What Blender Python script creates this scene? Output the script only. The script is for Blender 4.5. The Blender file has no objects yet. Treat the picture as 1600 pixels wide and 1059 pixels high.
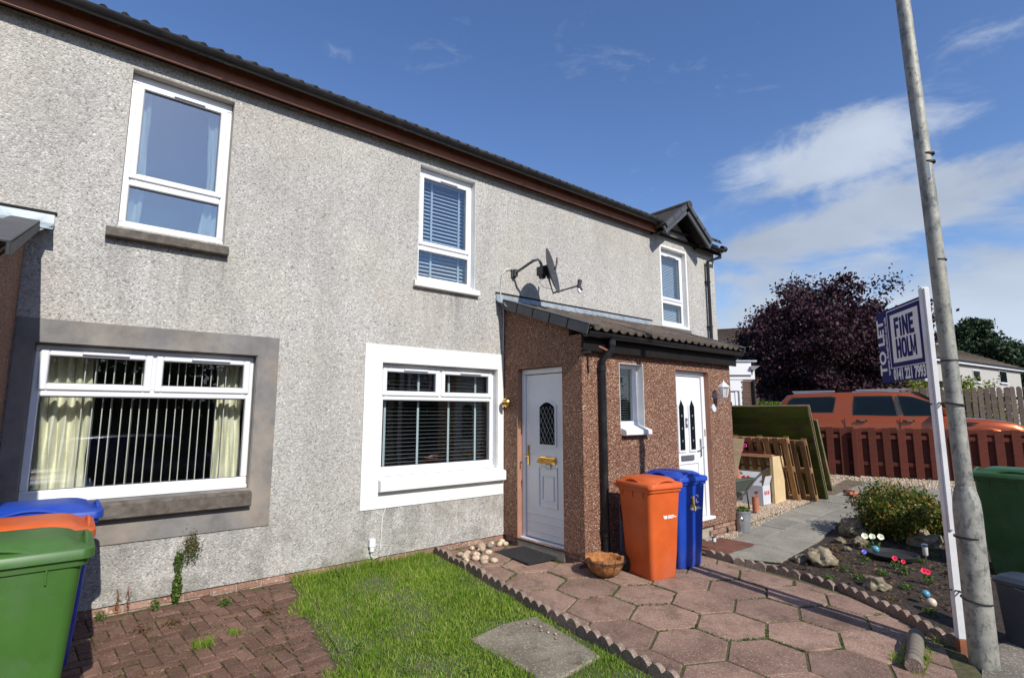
import bpy, bmesh, math, random
import numpy as np
from math import radians as RAD, sin, cos, pi, sqrt
from mathutils import Vector, Matrix, noise as mnoise
random.seed(7); RNG = np.random.default_rng(7)
S = bpy.context.scene; COL = S.collection

# ---------------------------------------------------------------- camera, sky, sun, exposure
cam_d = bpy.data.cameras.new('camera'); cam = bpy.data.objects.new('camera', cam_d); COL.objects.link(cam)
cam.location = (0, -5.6, 1.63)
cam.rotation_euler = (RAD(90 + 7.863), RAD(0.0), RAD(-39.477))
cam_d.sensor_width = 36; cam_d.lens = 18.824; cam_d.clip_start = 0.05; cam_d.clip_end = 2000
S.camera = cam
SUN_DIR = Vector((-0.09, -1.0, 0.80)).normalized()          # towards the sun
EL = math.asin(SUN_DIR.z); AZ = math.atan2(SUN_DIR.x, SUN_DIR.y)
sun_d = bpy.data.lights.new('sun', 'SUN'); sun = bpy.data.objects.new('sun', sun_d); COL.objects.link(sun)
sun_d.energy = 4.8; sun_d.angle = RAD(0.5); sun_d.color = (1.0, 0.955, 0.88)
sun.location = (-3, -30, 25)
sun.rotation_euler = SUN_DIR.to_track_quat('Z', 'Y').to_euler()
S.view_settings.view_transform = 'Standard'; S.view_settings.look = 'None'
S.view_settings.gamma = 1.0; S.view_settings.use_curve_mapping = False
S.view_settings.exposure = 0.13
W = bpy.data.worlds.new('World'); S.world = W; W.use_nodes = True
nt = W.node_tree; nt.nodes.clear(); N = nt.nodes.new; L = nt.links.new
sky = N('ShaderNodeTexSky'); sky.sky_type = 'NISHITA'; sky.sun_disc = False
sky.sun_elevation = EL; sky.sun_rotation = AZ % (2*pi)
sky.air_density = 1.0; sky.dust_density = 0.35; sky.ozone_density = 3.0; sky.altitude = 50
tc = N('ShaderNodeTexCoord'); sx = N('ShaderNodeSeparateXYZ'); L(tc.outputs['Generated'], sx.inputs[0])
def wm(op, a, b=None, c=None):
    n = N('ShaderNodeMath'); n.operation = op
    for i, v in enumerate((a, b, c)):
        if v is None: continue
        if isinstance(v, (int, float)): n.inputs[i].default_value = v
        else: L(v, n.inputs[i])
    return n.outputs[0]
mp = N('ShaderNodeMapping'); L(tc.outputs['Generated'], mp.inputs[0]); mp.inputs['Scale'].default_value = (1, 1, 2.3)
n1 = N('ShaderNodeTexNoise'); L(mp.outputs[0], n1.inputs['Vector']); n1.inputs['Scale'].default_value = 6.5; n1.inputs['Detail'].default_value = 10; n1.inputs['Roughness'].default_value = 0.63; n1.inputs['Distortion'].default_value = 0.35
n3 = N('ShaderNodeTexNoise'); L(mp.outputs[0], n3.inputs['Vector']); n3.inputs['Scale'].default_value = 2.2; n3.inputs['Detail'].default_value = 6
az = wm('ARCTAN2', sx.outputs[0], sx.outputs[1]); el = wm('ARCSINE', sx.outputs[2])
def ell(a0, e0, sa, se, tilt=0.0):
    da = wm('SUBTRACT', az, RAD(a0)); de = wm('SUBTRACT', wm('SUBTRACT', el, RAD(e0)), wm('MULTIPLY', da, tilt))
    q = wm('ADD', wm('POWER', wm('DIVIDE', da, RAD(sa)), 2.0), wm('POWER', wm('DIVIDE', de, RAD(se)), 2.0))
    return wm('MAXIMUM', wm('SUBTRACT', 1.0, q), 0.0)
bias = wm('ADD', wm('MULTIPLY', ell(72.0, 23.4, 13.0, 4.2, 0.05), 0.385), wm('MULTIPLY', ell(75.0, 17.6, 15.0, 3.2, 0.12), 0.365))
low = N('ShaderNodeMapRange'); low.interpolation_type = 'SMOOTHSTEP'; L(el, low.inputs[0]); low.inputs[1].default_value = RAD(26); low.inputs[2].default_value = RAD(5); low.inputs[3].default_value = 0.0; low.inputs[4].default_value = 0.36
bias = wm('ADD', bias, low.outputs[0])
cl = wm('ADD', wm('ADD', wm('MULTIPLY', n1.outputs[0], 0.95), wm('SUBTRACT', wm('MULTIPLY', n3.outputs[0], 0.25), 0.135)), bias)
mr = N('ShaderNodeMapRange'); mr.interpolation_type = 'SMOOTHSTEP'; L(cl, mr.inputs[0]); mr.inputs[1].default_value = 0.545; mr.inputs[2].default_value = 0.87
fac = wm('MULTIPLY', mr.outputs[0], 0.85)
n2 = N('ShaderNodeTexNoise'); L(mp.outputs[0], n2.inputs['Vector']); n2.inputs['Scale'].default_value = 2.6; n2.inputs['Detail'].default_value = 5
cr = N('ShaderNodeMapRange'); L(n2.outputs[0], cr.inputs[0]); cr.inputs[1].default_value = 0.3; cr.inputs[2].default_value = 0.7; cr.inputs[3].default_value = 0.65; cr.inputs[4].default_value = 1.05
cc = N('ShaderNodeVectorMath'); cc.operation = 'SCALE'; cc.inputs[0].default_value = (4.3, 4.8, 5.6); L(cr.outputs[0], cc.inputs['Scale'])
mx = N('ShaderNodeMix'); mx.data_type = 'RGBA'; L(fac, mx.inputs[0])
hs = N('ShaderNodeHueSaturation'); hs.inputs['Saturation'].default_value = 1.13; hs.inputs['Hue'].default_value = 0.509; hs.inputs['Value'].default_value = 1.08
L(sky.outputs[0], hs.inputs['Color']); L(hs.outputs[0], mx.inputs[6]); L(cc.outputs[0], mx.inputs[7])
bg = N('ShaderNodeBackground'); L(mx.outputs[2], bg.inputs[0]); bg.inputs[1].default_value = 0.138
wo = N('ShaderNodeOutputWorld'); L(bg.outputs[0], wo.inputs[0])

# ---------------------------------------------------------------- helpers
def g(x, y):
    """height of the ground"""
    return 0.01 + 0.035*min(0, max(y, -8)) - 0.015*min(max(x-4, 0), 4) + 0.04*min(max(x-8, 0), 3) + 0.07*min(max(x-11, 0), 4)

class MB:
    """collects shapes, becomes one mesh"""
    def __init__(s): s.v = []; s.f = []; s.m = []; s.cm = 0
    def add(s, vs, fs, mi=None):
        o = len(s.v); s.v += [tuple(v) for v in vs]; s.f += [tuple(o+i for i in f) for f in fs]
        s.m += [s.cm if mi is None else mi]*len(fs); return s
    def box(s, x0, x1, y0, y1, z0, z1, M=None, mi=None):
        vs = [Vector(p) for p in ((x0,y0,z0),(x1,y0,z0),(x1,y1,z0),(x0,y1,z0),(x0,y0,z1),(x1,y0,z1),(x1,y1,z1),(x0,y1,z1))]
        if M: vs = [M @ v for v in vs]
        return s.add(vs, [(0,3,2,1),(4,5,6,7),(0,1,5,4),(1,2,6,5),(2,3,7,6),(3,0,4,7)], mi)
    def bbox(s, x0, x1, y0, y1, z0, z1, b=0.004, M=None, mi=None):
        """box with chamfered edges (each face inset)"""
        vs = []; 
        for sx_, X in ((-1, x0), (1, x1)):
            for sy_, Y in ((-1, y0), (1, y1)):
                for sz_, Z in ((-1, z0), (1, z1)):
                    vs += [(X, Y-sy_*b, Z-sz_*b), (X-sx_*b, Y, Z-sz_*b), (X-sx_*b, Y-sy_*b, Z)]
        idx = lambda i, j, k, a: ((i*2+j)*2+k)*3+a
        fs = []
        for i in (0, 1): fs.append([idx(i,0,0,0), idx(i,1,0,0), idx(i,1,1,0), idx(i,0,1,0)][::(-1 if i == 0 else 1)])
        for j in (0, 1): fs.append([idx(0,j,0,1), idx(1,j,0,1), idx(1,j,1,1), idx(0,j,1,1)][::(1 if j == 0 else -1)])
        for k in (0, 1): fs.append([idx(0,0,k,2), idx(1,0,k,2), idx(1,1,k,2), idx(0,1,k,2)][::(-1 if k == 0 else 1)])
        for i in (0, 1):
            for j in (0, 1): fs.append([idx(i,j,0,0), idx(i,j,1,0), idx(i,j,1,1), idx(i,j,0,1)])
            for k in (0, 1): fs.append([idx(i,0,k,0), idx(i,1,k,0), idx(i,1,k,2), idx(i,0,k,2)])
        for j in (0, 1):
            for k in (0, 1): fs.append([idx(0,j,k,1), idx(1,j,k,1), idx(1,j,k,2), idx(0,j,k,2)])
        for i in (0, 1):
            for j in (0, 1):
                for k in (0, 1): fs.append([idx(i,j,k,0), idx(i,j,k,1), idx(i,j,k,2)])
        if M: vs = [M @ Vector(v) for v in vs]
        return s.add(vs, fs, mi)
    def prism(s, poly, z0, z1, b=0.0, mi=None):
        """vertical prism over polygon [(x,y)..] ccw; z0/z1 numbers or functions; b chamfer on the top"""
        n = len(poly); f0 = z0 if callable(z0) else (lambda x, y: z0); f1 = z1 if callable(z1) else (lambda x, y: z1)
        vs = [(x, y, f0(x, y)) for x, y in poly] + [(x, y, f1(x, y)-b) for x, y in poly]
        fs = [tuple(range(n))[::-1]] + [(i, (i+1) % n, n+(i+1) % n, n+i) for i in range(n)]
        if b > 0:
            cx_ = sum(p[0] for p in poly)/n; cy_ = sum(p[1] for p in poly)/n
            for x, y in poly:
                d = sqrt((x-cx_)**2+(y-cy_)**2) or 1; vs.append((x-(x-cx_)/d*b*1.3, y-(y-cy_)/d*b*1.3, f1(x, y)))
            fs += [(n+i, n+(i+1) % n, 2*n+(i+1) % n, 2*n+i) for i in range(n)] + [tuple(range(2*n, 3*n))]
        else: fs.append(tuple(range(n, 2*n)))
        return s.add(vs, fs, mi)
    def extrude(s, poly, M, t, mi=None):
        """polygon in the local xz plane of M, extruded along local y by t"""
        n = len(poly); vs = [M @ Vector((x, 0, z)) for x, z in poly] + [M @ Vector((x, t, z)) for x, z in poly]
        fs = [tuple(range(n)), tuple(range(n, 2*n))[::-1]] + [((i+1) % n, i, n+i, n+(i+1) % n) for i in range(n)]
        return s.add(vs, fs, mi)
    def tube(s, pts, r, n=8, cap=True, mi=None):
        pts = [Vector(p) for p in pts]; rs = r if isinstance(r, (list, tuple)) else [r]*len(pts)
        vs = []; up = Vector((0.13, 0.21, 0.97))
        for i, p in enumerate(pts):
            a = pts[max(i-1, 0)]; b = pts[min(i+1, len(pts)-1)]; d = (b-a).normalized()
            if abs(d.dot(up)) > 0.98: u = d.cross(Vector((1, 0.1, 0))).normalized()
            else: u = d.cross(up).normalized()
            w = d.cross(u)
            for k in range(n):
                t = 2*pi*k/n; vs.append(p+(u*cos(t)+w*sin(t))*rs[i])
        fs = []
        for i in range(len(pts)-1):
            for k in range(n):
                fs.append((i*n+k, i*n+(k+1) % n, (i+1)*n+(k+1) % n, (i+1)*n+k))
        if cap: fs += [tuple(range(n))[::-1], tuple(range((len(pts)-1)*n, len(pts)*n))]
        return s.add(vs, fs, mi)
    def loft(s, rings, cap0=True, cap1=True, mi=None):
        n = len(rings[0]); vs = [v for r in rings for v in r]; fs = []
        for i in range(len(rings)-1):
            for k in range(n): fs.append((i*n+k, i*n+(k+1) % n, (i+1)*n+(k+1) % n, (i+1)*n+k))
        if cap0: fs.append(tuple(range(n))[::-1])
        if cap1: fs.append(tuple(range((len(rings)-1)*n, len(rings)*n)))
        return s.add(vs, fs, mi)
    def lathe(s, prof, c=(0, 0, 0), n=20, M=None, mi=None):
        """prof [(r,z)...]"""
        rings = []
        for r, z in prof:
            ring = [Vector((c[0]+r*cos(2*pi*k/n), c[1]+r*sin(2*pi*k/n), c[2]+z)) for k in range(n)]
            if M: ring = [M @ v for v in ring]
            rings.append(ring)
        return s.loft(rings, True, True, mi)
    def xf(s, M):
        s.v = [tuple(M @ Vector(v)) for v in s.v]; return s

def rr(w, d, r, z, n=4, cx=0, cy=0):
    """rounded rectangle ring"""
    out = []
    for (ax, ay, a0) in ((w/2-r, d/2-r, 0), (-w/2+r, d/2-r, 90), (-w/2+r, -d/2+r, 180), (w/2-r, -d/2+r, 270)):
        for k in range(n+1):
            a = RAD(a0+90*k/n); out.append((cx+ax+r*cos(a), cy+ay+r*sin(a), z))
    return out

def mesh_of(name, mb, mats, smooth=False, angle=None):
    me = bpy.data.meshes.new(name); me.from_pydata(mb.v, [], mb.f); 
    for m in (mats if isinstance(mats, (list, tuple)) else [mats]): me.materials.append(m)
    if isinstance(mats, (list, tuple)) and len(mats) > 1: me.polygons.foreach_set('material_index', mb.m)
    if smooth:
        me.polygons.foreach_set('use_smooth', [True]*len(me.polygons))
        bm = bmesh.new(); bm.from_mesh(me); bmesh.ops.remove_doubles(bm, verts=bm.verts, dist=1e-5)
        lim = RAD(angle or 35)
        for e in bm.edges:
            if len(e.link_faces) == 2 and e.calc_face_angle(0) > lim: e.smooth = False
        bm.to_mesh(me); bm.free()
    me.update(); return me

def link(name, me, parent=None, loc=None):
    o = bpy.data.objects.new(name, me); COL.objects.link(o)
    if parent is not None: o.parent = parent
    if loc is not None: o.location = loc
    return o
def root_shift(parent):
    t = Vector((0, 0, 0)); p = parent
    while p is not None: t += p.location; p = p.parent
    return t
def obj(name, mb, m, parent=None, smooth=False, angle=None, world=False):
    """one mesh object; world=True means the coordinates are world ones (parents unrotated)"""
    if world and parent is not None:
        t = root_shift(parent); mb.v = [(v[0]-t.x, v[1]-t.y, v[2]-t.z) for v in mb.v]
    return link(name, mesh_of(name, mb, m, smooth, angle), parent)
def tag(o, label, cat, group=None):
    o['label'] = label; o['category'] = cat
    if group: o['group'] = group
    return o
def thing(name, label, cat, loc=(0, 0, 0), rz=0, group=None):
    o = bpy.data.objects.new(name, None); COL.objects.link(o); o.empty_display_size = 0.1
    o.location = loc; o.rotation_euler = (0, 0, rz); return tag(o, label, cat, group)
def structure(o): o['kind'] = 'structure'; return o
def stuff(o): o['kind'] = 'stuff'; return o
def fast(name, verts, faces, m, parent=None, smooth=False, mi=None):
    me = bpy.data.meshes.new(name)
    nv = len(verts); nf = len(faces); k = faces.shape[1]
    me.vertices.add(nv); me.vertices.foreach_set('co', verts.astype(np.float32).ravel())
    me.loops.add(nf*k); me.loops.foreach_set('vertex_index', faces.astype(np.int32).ravel())
    me.polygons.add(nf); me.polygons.foreach_set('loop_start', np.arange(0, nf*k, k, dtype=np.int32))
    me.polygons.foreach_set('loop_total', np.full(nf, k, dtype=np.int32))
    for mm in (m if isinstance(m, (list, tuple)) else [m]): me.materials.append(mm)
    if mi is not None: me.polygons.foreach_set('material_index', mi.astype(np.int32))
    if smooth: me.polygons.foreach_set('use_smooth', [True]*nf)
    me.update(calc_edges=True); me.validate(); return link(name, me, parent)
def copy_tree(o, parent=None):
    c = o.copy(); COL.objects.link(c)
    if parent is not None: c.parent = parent
    for ch in list(o.children): copy_tree(ch, c)
    return c
def point_in(poly, x, y):
    c = False; n = len(poly)
    for i in range(n):
        x1, y1 = poly[i]; x2, y2 = poly[(i+1) % n]
        if (y1 > y) != (y2 > y) and x < (x2-x1)*(y-y1)/(y2-y1)+x1: c = not c
    return c
def clip(poly, a, b):
    """keep the part of polygon left of the line a->b"""
    out = []; nx, ny = -(b[1]-a[1]), b[0]-a[0]
    d = lambda p: (p[0]-a[0])*nx+(p[1]-a[1])*ny
    for i in range(len(poly)):
        p, q = poly[i], poly[(i+1) % len(poly)]; dp, dq = d(p), d(q)
        if dp >= 0: out.append(p)
        if (dp > 0 and dq < 0) or (dp < 0 and dq > 0):
            t = dp/(dp-dq); out.append((p[0]+(q[0]-p[0])*t, p[1]+(q[1]-p[1])*t))
    return out
def area(poly): return 0.5*sum(poly[i][0]*poly[(i+1) % len(poly)][1]-poly[(i+1) % len(poly)][0]*poly[i][1] for i in range(len(poly)))
def shrink(poly, d):
    """inset a convex ccw polygon"""
    out = poly
    n = len(poly)
    for i in range(n):
        a, b = poly[i], poly[(i+1) % n]; dx, dy = b[0]-a[0], b[1]-a[1]; l = sqrt(dx*dx+dy*dy)
        if l < 1e-6: continue
        ox, oy = -dy/l*d, dx/l*d
        out = clip(out, (a[0]+ox, a[1]+oy), (b[0]+ox, b[1]+oy))
        if len(out) < 3: return []
    return out

# ---------------------------------------------------------------- materials
class NT:
    def __init__(s, name):
        s.m = bpy.data.materials.new(name); s.m.use_nodes = True; s.t = s.m.node_tree; s.t.nodes.clear()
        s.out = s.n('ShaderNodeOutputMaterial'); s.p = s.n('ShaderNodeBsdfPrincipled'); s.l(s.p.outputs[0], s.out.inputs[0])
        s.tc = s.n('ShaderNodeTexCoord'); s.vec = s.tc.outputs['Object']
    def shift(s):
        a = s.n('ShaderNodeVectorMath', operation='ADD'); m = s.n('ShaderNodeMath', operation='MULTIPLY'); s.l(s.rnd(), m.inputs[0]); m.inputs[1].default_value = 41.0
        s.l(s.tc.outputs['Object'], a.inputs[0]); s.l(m.outputs[0], a.inputs[1]); s.vec = a.outputs[0]; return s
    def n(s, k, **kw):
        x = s.t.nodes.new(k)
        for a, b in kw.items(): setattr(x, a, b)
        return x
    def l(s, a, b): s.t.links.new(a, b)
    def set(s, i, v):
        if isinstance(v, (int, float)): i.default_value = v
        elif isinstance(v, (tuple, list)): i.default_value = (tuple(v)+(1,)) if (len(v) == 3 and len(i.default_value) == 4) else tuple(v)
        else: s.l(v, i)
    def noise(s, sc, det=4, rough=0.55, vec=None, dist=0.0):
        x = s.n('ShaderNodeTexNoise'); x.inputs['Scale'].default_value = sc; x.inputs['Detail'].default_value = det; x.inputs['Roughness'].default_value = rough; x.inputs['Distortion'].default_value = dist
        s.l(vec if vec is not None else s.vec, x.inputs['Vector']); return x.outputs['Fac']
    def vor(s, sc, feat='F1', vec=None, out='Distance', rnd=1.0):
        x = s.n('ShaderNodeTexVoronoi', feature=feat); x.inputs['Scale'].default_value = sc; x.inputs['Randomness'].default_value = rnd
        s.l(vec if vec is not None else s.vec, x.inputs['Vector']); return x.outputs[out]
    def mapv(s, scale, loc=(0, 0, 0), rot=(0, 0, 0)):
        x = s.n('ShaderNodeMapping'); s.l(s.vec, x.inputs[0]); x.inputs['Scale'].default_value = scale; x.inputs['Location'].default_value = loc; x.inputs['Rotation'].default_value = rot; return x.outputs[0]
    def ramp(s, f, stops, interp='LINEAR'):
        x = s.n('ShaderNodeValToRGB'); x.color_ramp.interpolation = interp; e = x.color_ramp.elements
        while len(e) < len(stops): e.new(0.5)
        for i, (p, c) in enumerate(stops):
            e[i].position = p; e[i].color = (c, c, c, 1) if isinstance(c, (int, float)) else tuple(c)+(1,)
        s.l(f, x.inputs[0]); return x.outputs[0]
    def mix(s, f, a, b, mode='MIX'):
        x = s.n('ShaderNodeMix', data_type='RGBA', blend_type=mode); s.set(x.inputs[0], f); s.set(x.inputs[6], a); s.set(x.inputs[7], b); return x.outputs[2]
    def math(s, op, a, b=0.0):
        x = s.n('ShaderNodeMath', operation=op); s.set(x.inputs[0], a); s.set(x.inputs[1], b); return x.outputs[0]
    def bump(s, h, st=0.5, dist=0.01):
        x = s.n('ShaderNodeBump'); x.inputs['Strength'].default_value = st; x.inputs['Distance'].default_value = dist; s.l(h, x.inputs['Height'])
        s.l(x.outputs[0], s.p.inputs['Normal']); return x
    def rnd(s): return s.n('ShaderNodeObjectInfo').outputs['Random']
    def done(s, col, rough=0.6, metal=0.0, spec=0.5):
        s.set(s.p.inputs['Base Color'], col); s.set(s.p.inputs['Roughness'], rough); s.set(s.p.inputs['Metallic'], metal); s.set(s.p.inputs['Specular IOR Level'], spec); return s.m

def plain(name, col, rough=0.5, metal=0.0, spec=0.5, var=0.12, vs=6.0, bump=0.0, bs=60.0, dirt=None, dirt_amt=0.3, rnd=0.0, bd=0.004):
    t = NT(name)
    n = t.noise(vs, 5, 0.6)
    c = t.mix(t.ramp(n, [(0.3, 0.0), (0.7, 1.0)]), tuple(x*(1-var) for x in col), tuple(min(1, x*(1+var)) for x in col))
    if dirt:
        d = t.ramp(t.noise(vs*0.45, 6, 0.7), [(0.48, 0.0), (0.68, 1.0)]); c = t.mix(t.math('MULTIPLY', d, dirt_amt), c, dirt)
    if rnd:
        hv = t.n('ShaderNodeHueSaturation'); t.l(c, hv.inputs['Color'])
        m = t.n('ShaderNodeMapRange'); t.l(t.rnd(), m.inputs[0]); m.inputs[3].default_value = 1-rnd; m.inputs[4].default_value = 1+rnd; t.l(m.outputs[0], hv.inputs['Value']); c = hv.outputs[0]
    if bump: t.bump(t.noise(bs, 5, 0.6), bump, bd)
    return t.done(c, rough, metal, spec)

def harling_grey():
    t = NT('grey_white_pebbledash')
    v = t.vor(84, out='Color'); sep = t.n('ShaderNodeSeparateColor'); t.l(v, sep.inputs[0])
    stones = t.ramp(sep.outputs[0], [(0.0, (0.11, 0.10, 0.09)), (0.13, (0.33, 0.320, 0.298)), (0.5, (0.43, 0.419, 0.388)), (0.85, (0.50, 0.487, 0.452)), (1.0, (0.74, 0.73, 0.70))])
    v2 = t.vor(52, out='Color'); sep2 = t.n('ShaderNodeSeparateColor'); t.l(v2, sep2.inputs[0])
    c = t.mix(0.28, stones, t.ramp(sep2.outputs[1], [(0, (0.34, 0.32, 0.30)), (1, (0.70, 0.68, 0.64))]))
    st = t.ramp(t.noise(1.1, 7, 0.7, t.mapv((1, 1, 0.55))), [(0.40, 0.0), (0.66, 1.0)])
    c = t.mix(t.math('MULTIPLY', st, 0.30), c, (0.19, 0.165, 0.155))
    warm = t.ramp(t.noise(1.3, 4, 0.6, t.mapv((1, 1, 1), (7, 3, 2))), [(0.45, 0.0), (0.7, 1.0)])
    c = t.mix(t.math('MULTIPLY', warm, 0.22), c, (0.50, 0.43, 0.31))
    streak = t.ramp(t.noise(2.2, 5, 0.65, t.mapv((1, 1, 0.22))), [(0.5, 0.0), (0.72, 1.0)])
    c = t.mix(t.math('MULTIPLY', streak, 0.20), c, (0.13, 0.125, 0.12))
    sp = t.n('ShaderNodeSeparateXYZ'); t.l(t.tc.outputs['Object'], sp.inputs[0])
    low = t.n('ShaderNodeMapRange'); t.l(sp.outputs[2], low.inputs[0]); low.inputs[1].default_value = 0.9; low.inputs[2].default_value = 0.1
    gn = t.ramp(t.noise(2.3, 6, 0.7, t.mapv((1, 1, 1.2), (4, 4, 4))), [(0.47, 0.0), (0.62, 1.0)])
    c = t.mix(t.math('MULTIPLY', t.math('MULTIPLY', gn, low.outputs[0]), 0.55), c, (0.10, 0.10, 0.075))
    def under(x0_, x1_, zt, ln):      # dirt washed down from the sill ends
        def mrg(i, a, b): n_ = t.n('ShaderNodeMapRange'); t.l(sp.outputs[i], n_.inputs[0]); n_.inputs[1].default_value = a; n_.inputs[2].default_value = b; return n_.outputs[0]
        m_ = t.math('MULTIPLY', t.math('MULTIPLY', mrg(0, x0_-.10, x0_+.02), mrg(0, x1_+.10, x1_-.02)), t.math('MULTIPLY', mrg(2, zt-ln, zt), mrg(2, zt+.02, zt)))
        return m_
    sm_ = None
    for a_ in ((0.12, 1.06, 3.12, 1.0), (3.07, 4.03, 3.13, .75), (8.06, 8.96, 3.08, .5), (-.36, 1.585, .57, .5), (2.5, 4.455, .595, .55)):
        u_ = under(a_[0]-4.5, a_[1]-4.5, a_[2], a_[3]); sm_ = u_ if sm_ is None else t.math('MAXIMUM', sm_, u_)
    sn = t.ramp(t.noise(7, 4, 0.6, t.mapv((1, 1, 0.07))), [(0.42, 0.0), (0.66, 1.0)])
    c = t.mix(t.math('MULTIPLY', t.math('MULTIPLY', sn, sm_), 0.45), c, (0.12, 0.115, 0.105))
    h = t.math('ADD', t.math('MULTIPLY', t.vor(84), -1.0), t.math('MULTIPLY', t.vor(150), -0.4))
    t.bump(h, 0.8, 0.007)
    return t.done(c, 0.85, 0, 0.3)
def harling_brown():
    t = NT('red_brown_pebbledash')
    v = t.vor(88, out='Color'); sep = t.n('ShaderNodeSeparateColor'); t.l(v, sep.inputs[0])
    c = t.ramp(sep.outputs[0], [(0.0, (0.085, 0.04, 0.024)), (0.30, (0.21, 0.10, 0.062)), (0.78, (0.34, 0.175, 0.112)), (0.94, (0.46, 0.30, 0.21)), (1.0, (0.68, 0.56, 0.45))])
    st = t.ramp(t.noise(1.6, 6, 0.7), [(0.42, 0.0), (0.7, 1.0)])
    c = t.mix(t.math('MULTIPLY', st, 0.35), c, (0.13, 0.06, 0.04))
    h = t.math('ADD', t.math('MULTIPLY', t.vor(72), -1.0), t.math('MULTIPLY', t.vor(38), -0.8))
    t.bump(h, 1.0, 0.016)
    return t.done(c, 0.8, 0, 0.3)

def glass(name, refl, tint=(0.75, 0.8, 0.8)):
    m = bpy.data.materials.new(name); m.use_nodes = True; t = m.node_tree; t.nodes.clear()
    o = t.nodes.new('ShaderNodeOutputMaterial'); tr = t.nodes.new('ShaderNodeBsdfTransparent'); gl = t.nodes.new('ShaderNodeBsdfGlossy')
    fr = t.nodes.new('ShaderNodeLayerWeight'); fr.inputs[0].default_value = 0.5; pw = t.nodes.new('ShaderNodeMath'); pw.operation = 'POWER'; pw.inputs[1].default_value = 4.0; mr_ = t.nodes.new('ShaderNodeMapRange'); mxs = t.nodes.new('ShaderNodeMixShader')
    tr.inputs[0].default_value = tint+(1,); gl.inputs['Roughness'].default_value = 0.01; gl.inputs[0].default_value = (0.95, 0.98, 1, 1)
    mr_.inputs[1].default_value = 0.0; mr_.inputs[2].default_value = 1.0; mr_.inputs[3].default_value = refl; mr_.inputs[4].default_value = 1.0
    t.links.new(fr.outputs['Facing'], pw.inputs[0]); t.links.new(pw.outputs[0], mr_.inputs[0]); t.links.new(mr_.outputs[0], mxs.inputs[0]); t.links.new(tr.outputs[0], mxs.inputs[1]); t.links.new(gl.outputs[0], mxs.inputs[2]); t.links.new(mxs.outputs[0], o.inputs[0])
    nz = t.nodes.new('ShaderNodeTexNoise'); nz.inputs['Scale'].default_value = 1.7; nz.inputs['Detail'].default_value = 1
    tcn = t.nodes.new('ShaderNodeTexCoord'); t.links.new(tcn.outputs['Object'], nz.inputs['Vector'])
    bp = t.nodes.new('ShaderNodeBump'); bp.inputs['Strength'].default_value = 0.05; bp.inputs['Distance'].default_value = 0.02; t.links.new(nz.outputs[0], bp.inputs['Height']); t.links.new(bp.outputs[0], gl.inputs['Normal'])
    return m
def foliage(name, cols, rough=0.55, trans=0.35):
    t = NT(name)
    geo = t.n('ShaderNodeNewGeometry')
    c = t.ramp(geo.outputs['Random Per Island'], [(i/(len(cols)-1), c) for i, c in enumerate(cols)])
    c2 = t.mix(t.ramp(t.noise(1.3, 3, 0.6), [(0.35, 0.0), (0.65, 0.5)]), c, cols[0])
    t.done(c2, rough, 0, 0.3)
    tr = t.n('ShaderNodeBsdfTranslucent'); t.l(c2, tr.inputs[0]); ms = t.n('ShaderNodeMixShader'); ms.inputs[0].default_value = trans
    t.l(t.p.outputs[0], ms.inputs[1]); t.l(tr.outputs[0], ms.inputs[2]); t.l(ms.outputs[0], t.out.inputs[0]); return t.m
def wood(name, col, dark, scale=(1, 1, 12), rough=0.75, green=None):
    t = NT(name).shift(); n = t.noise(3.5, 6, 0.65, t.mapv(scale)); c = t.mix(t.ramp(n, [(0.35, 0.0), (0.65, 1.0)]), dark, col)
    if green: c = t.mix(t.ramp(t.noise(2.5, 5, 0.6), [(0.38, 0.0), (0.58, 1.0)]), c, green)
    hv = t.n('ShaderNodeHueSaturation'); t.l(c, hv.inputs['Color']); m = t.n('ShaderNodeMapRange'); t.l(t.rnd(), m.inputs[0]); m.inputs[3].default_value = 0.68; m.inputs[4].default_value = 1.32; t.l(m.outputs[0], hv.inputs['Value'])
    t.bump(n, 0.4, 0.004); return t.done(hv.outputs[0], rough, 0, 0.3)
def slab_mat(name, cols, moss=(0.05, 0.07, 0.02), sc=150, speck=(0.6, 0.5, 0.45), moss_amt=0.35, rnd=0.14):
    t = NT(name).shift(); n = t.noise(2.2, 6, 0.65); c = t.mix(t.ramp(n, [(0.35, 0.0), (0.65, 1.0)]), cols[0], cols[1])
    v = t.vor(sc, out='Color'); sp = t.n('ShaderNodeSeparateColor'); t.l(v, sp.inputs[0])
    c = t.mix(t.ramp(sp.outputs[0], [(0.0, 0.30), (0.3, 0.0), (1.0, 0.0)]), c, tuple(x*0.35 for x in cols[0]))
    c = t.mix(t.ramp(sp.outputs[1], [(0.80, 0.0), (0.97, 0.75)]), c, speck)
    st = t.ramp(t.noise(5, 7, 0.75), [(0.52, 0.0), (0.72, 1.0)]); c = t.mix(t.math('MULTIPLY', st, moss_amt), c, moss)
    hv = t.n('ShaderNodeHueSaturation'); t.l(c, hv.inputs['Color']); m = t.n('ShaderNodeMapRange'); t.l(t.rnd(), m.inputs[0]); m.inputs[3].default_value = 1-rnd; m.inputs[4].default_value = 1+rnd; t.l(m.outputs[0], hv.inputs['Value'])
    t.bump(t.math('ADD', t.noise(sc*0.6, 3, 0.6), t.math('MULTIPLY', t.vor(sc), -0.6)), 0.5, 0.006)
    return t.done(hv.outputs[0], 0.85, 0, 0.25)

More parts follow.
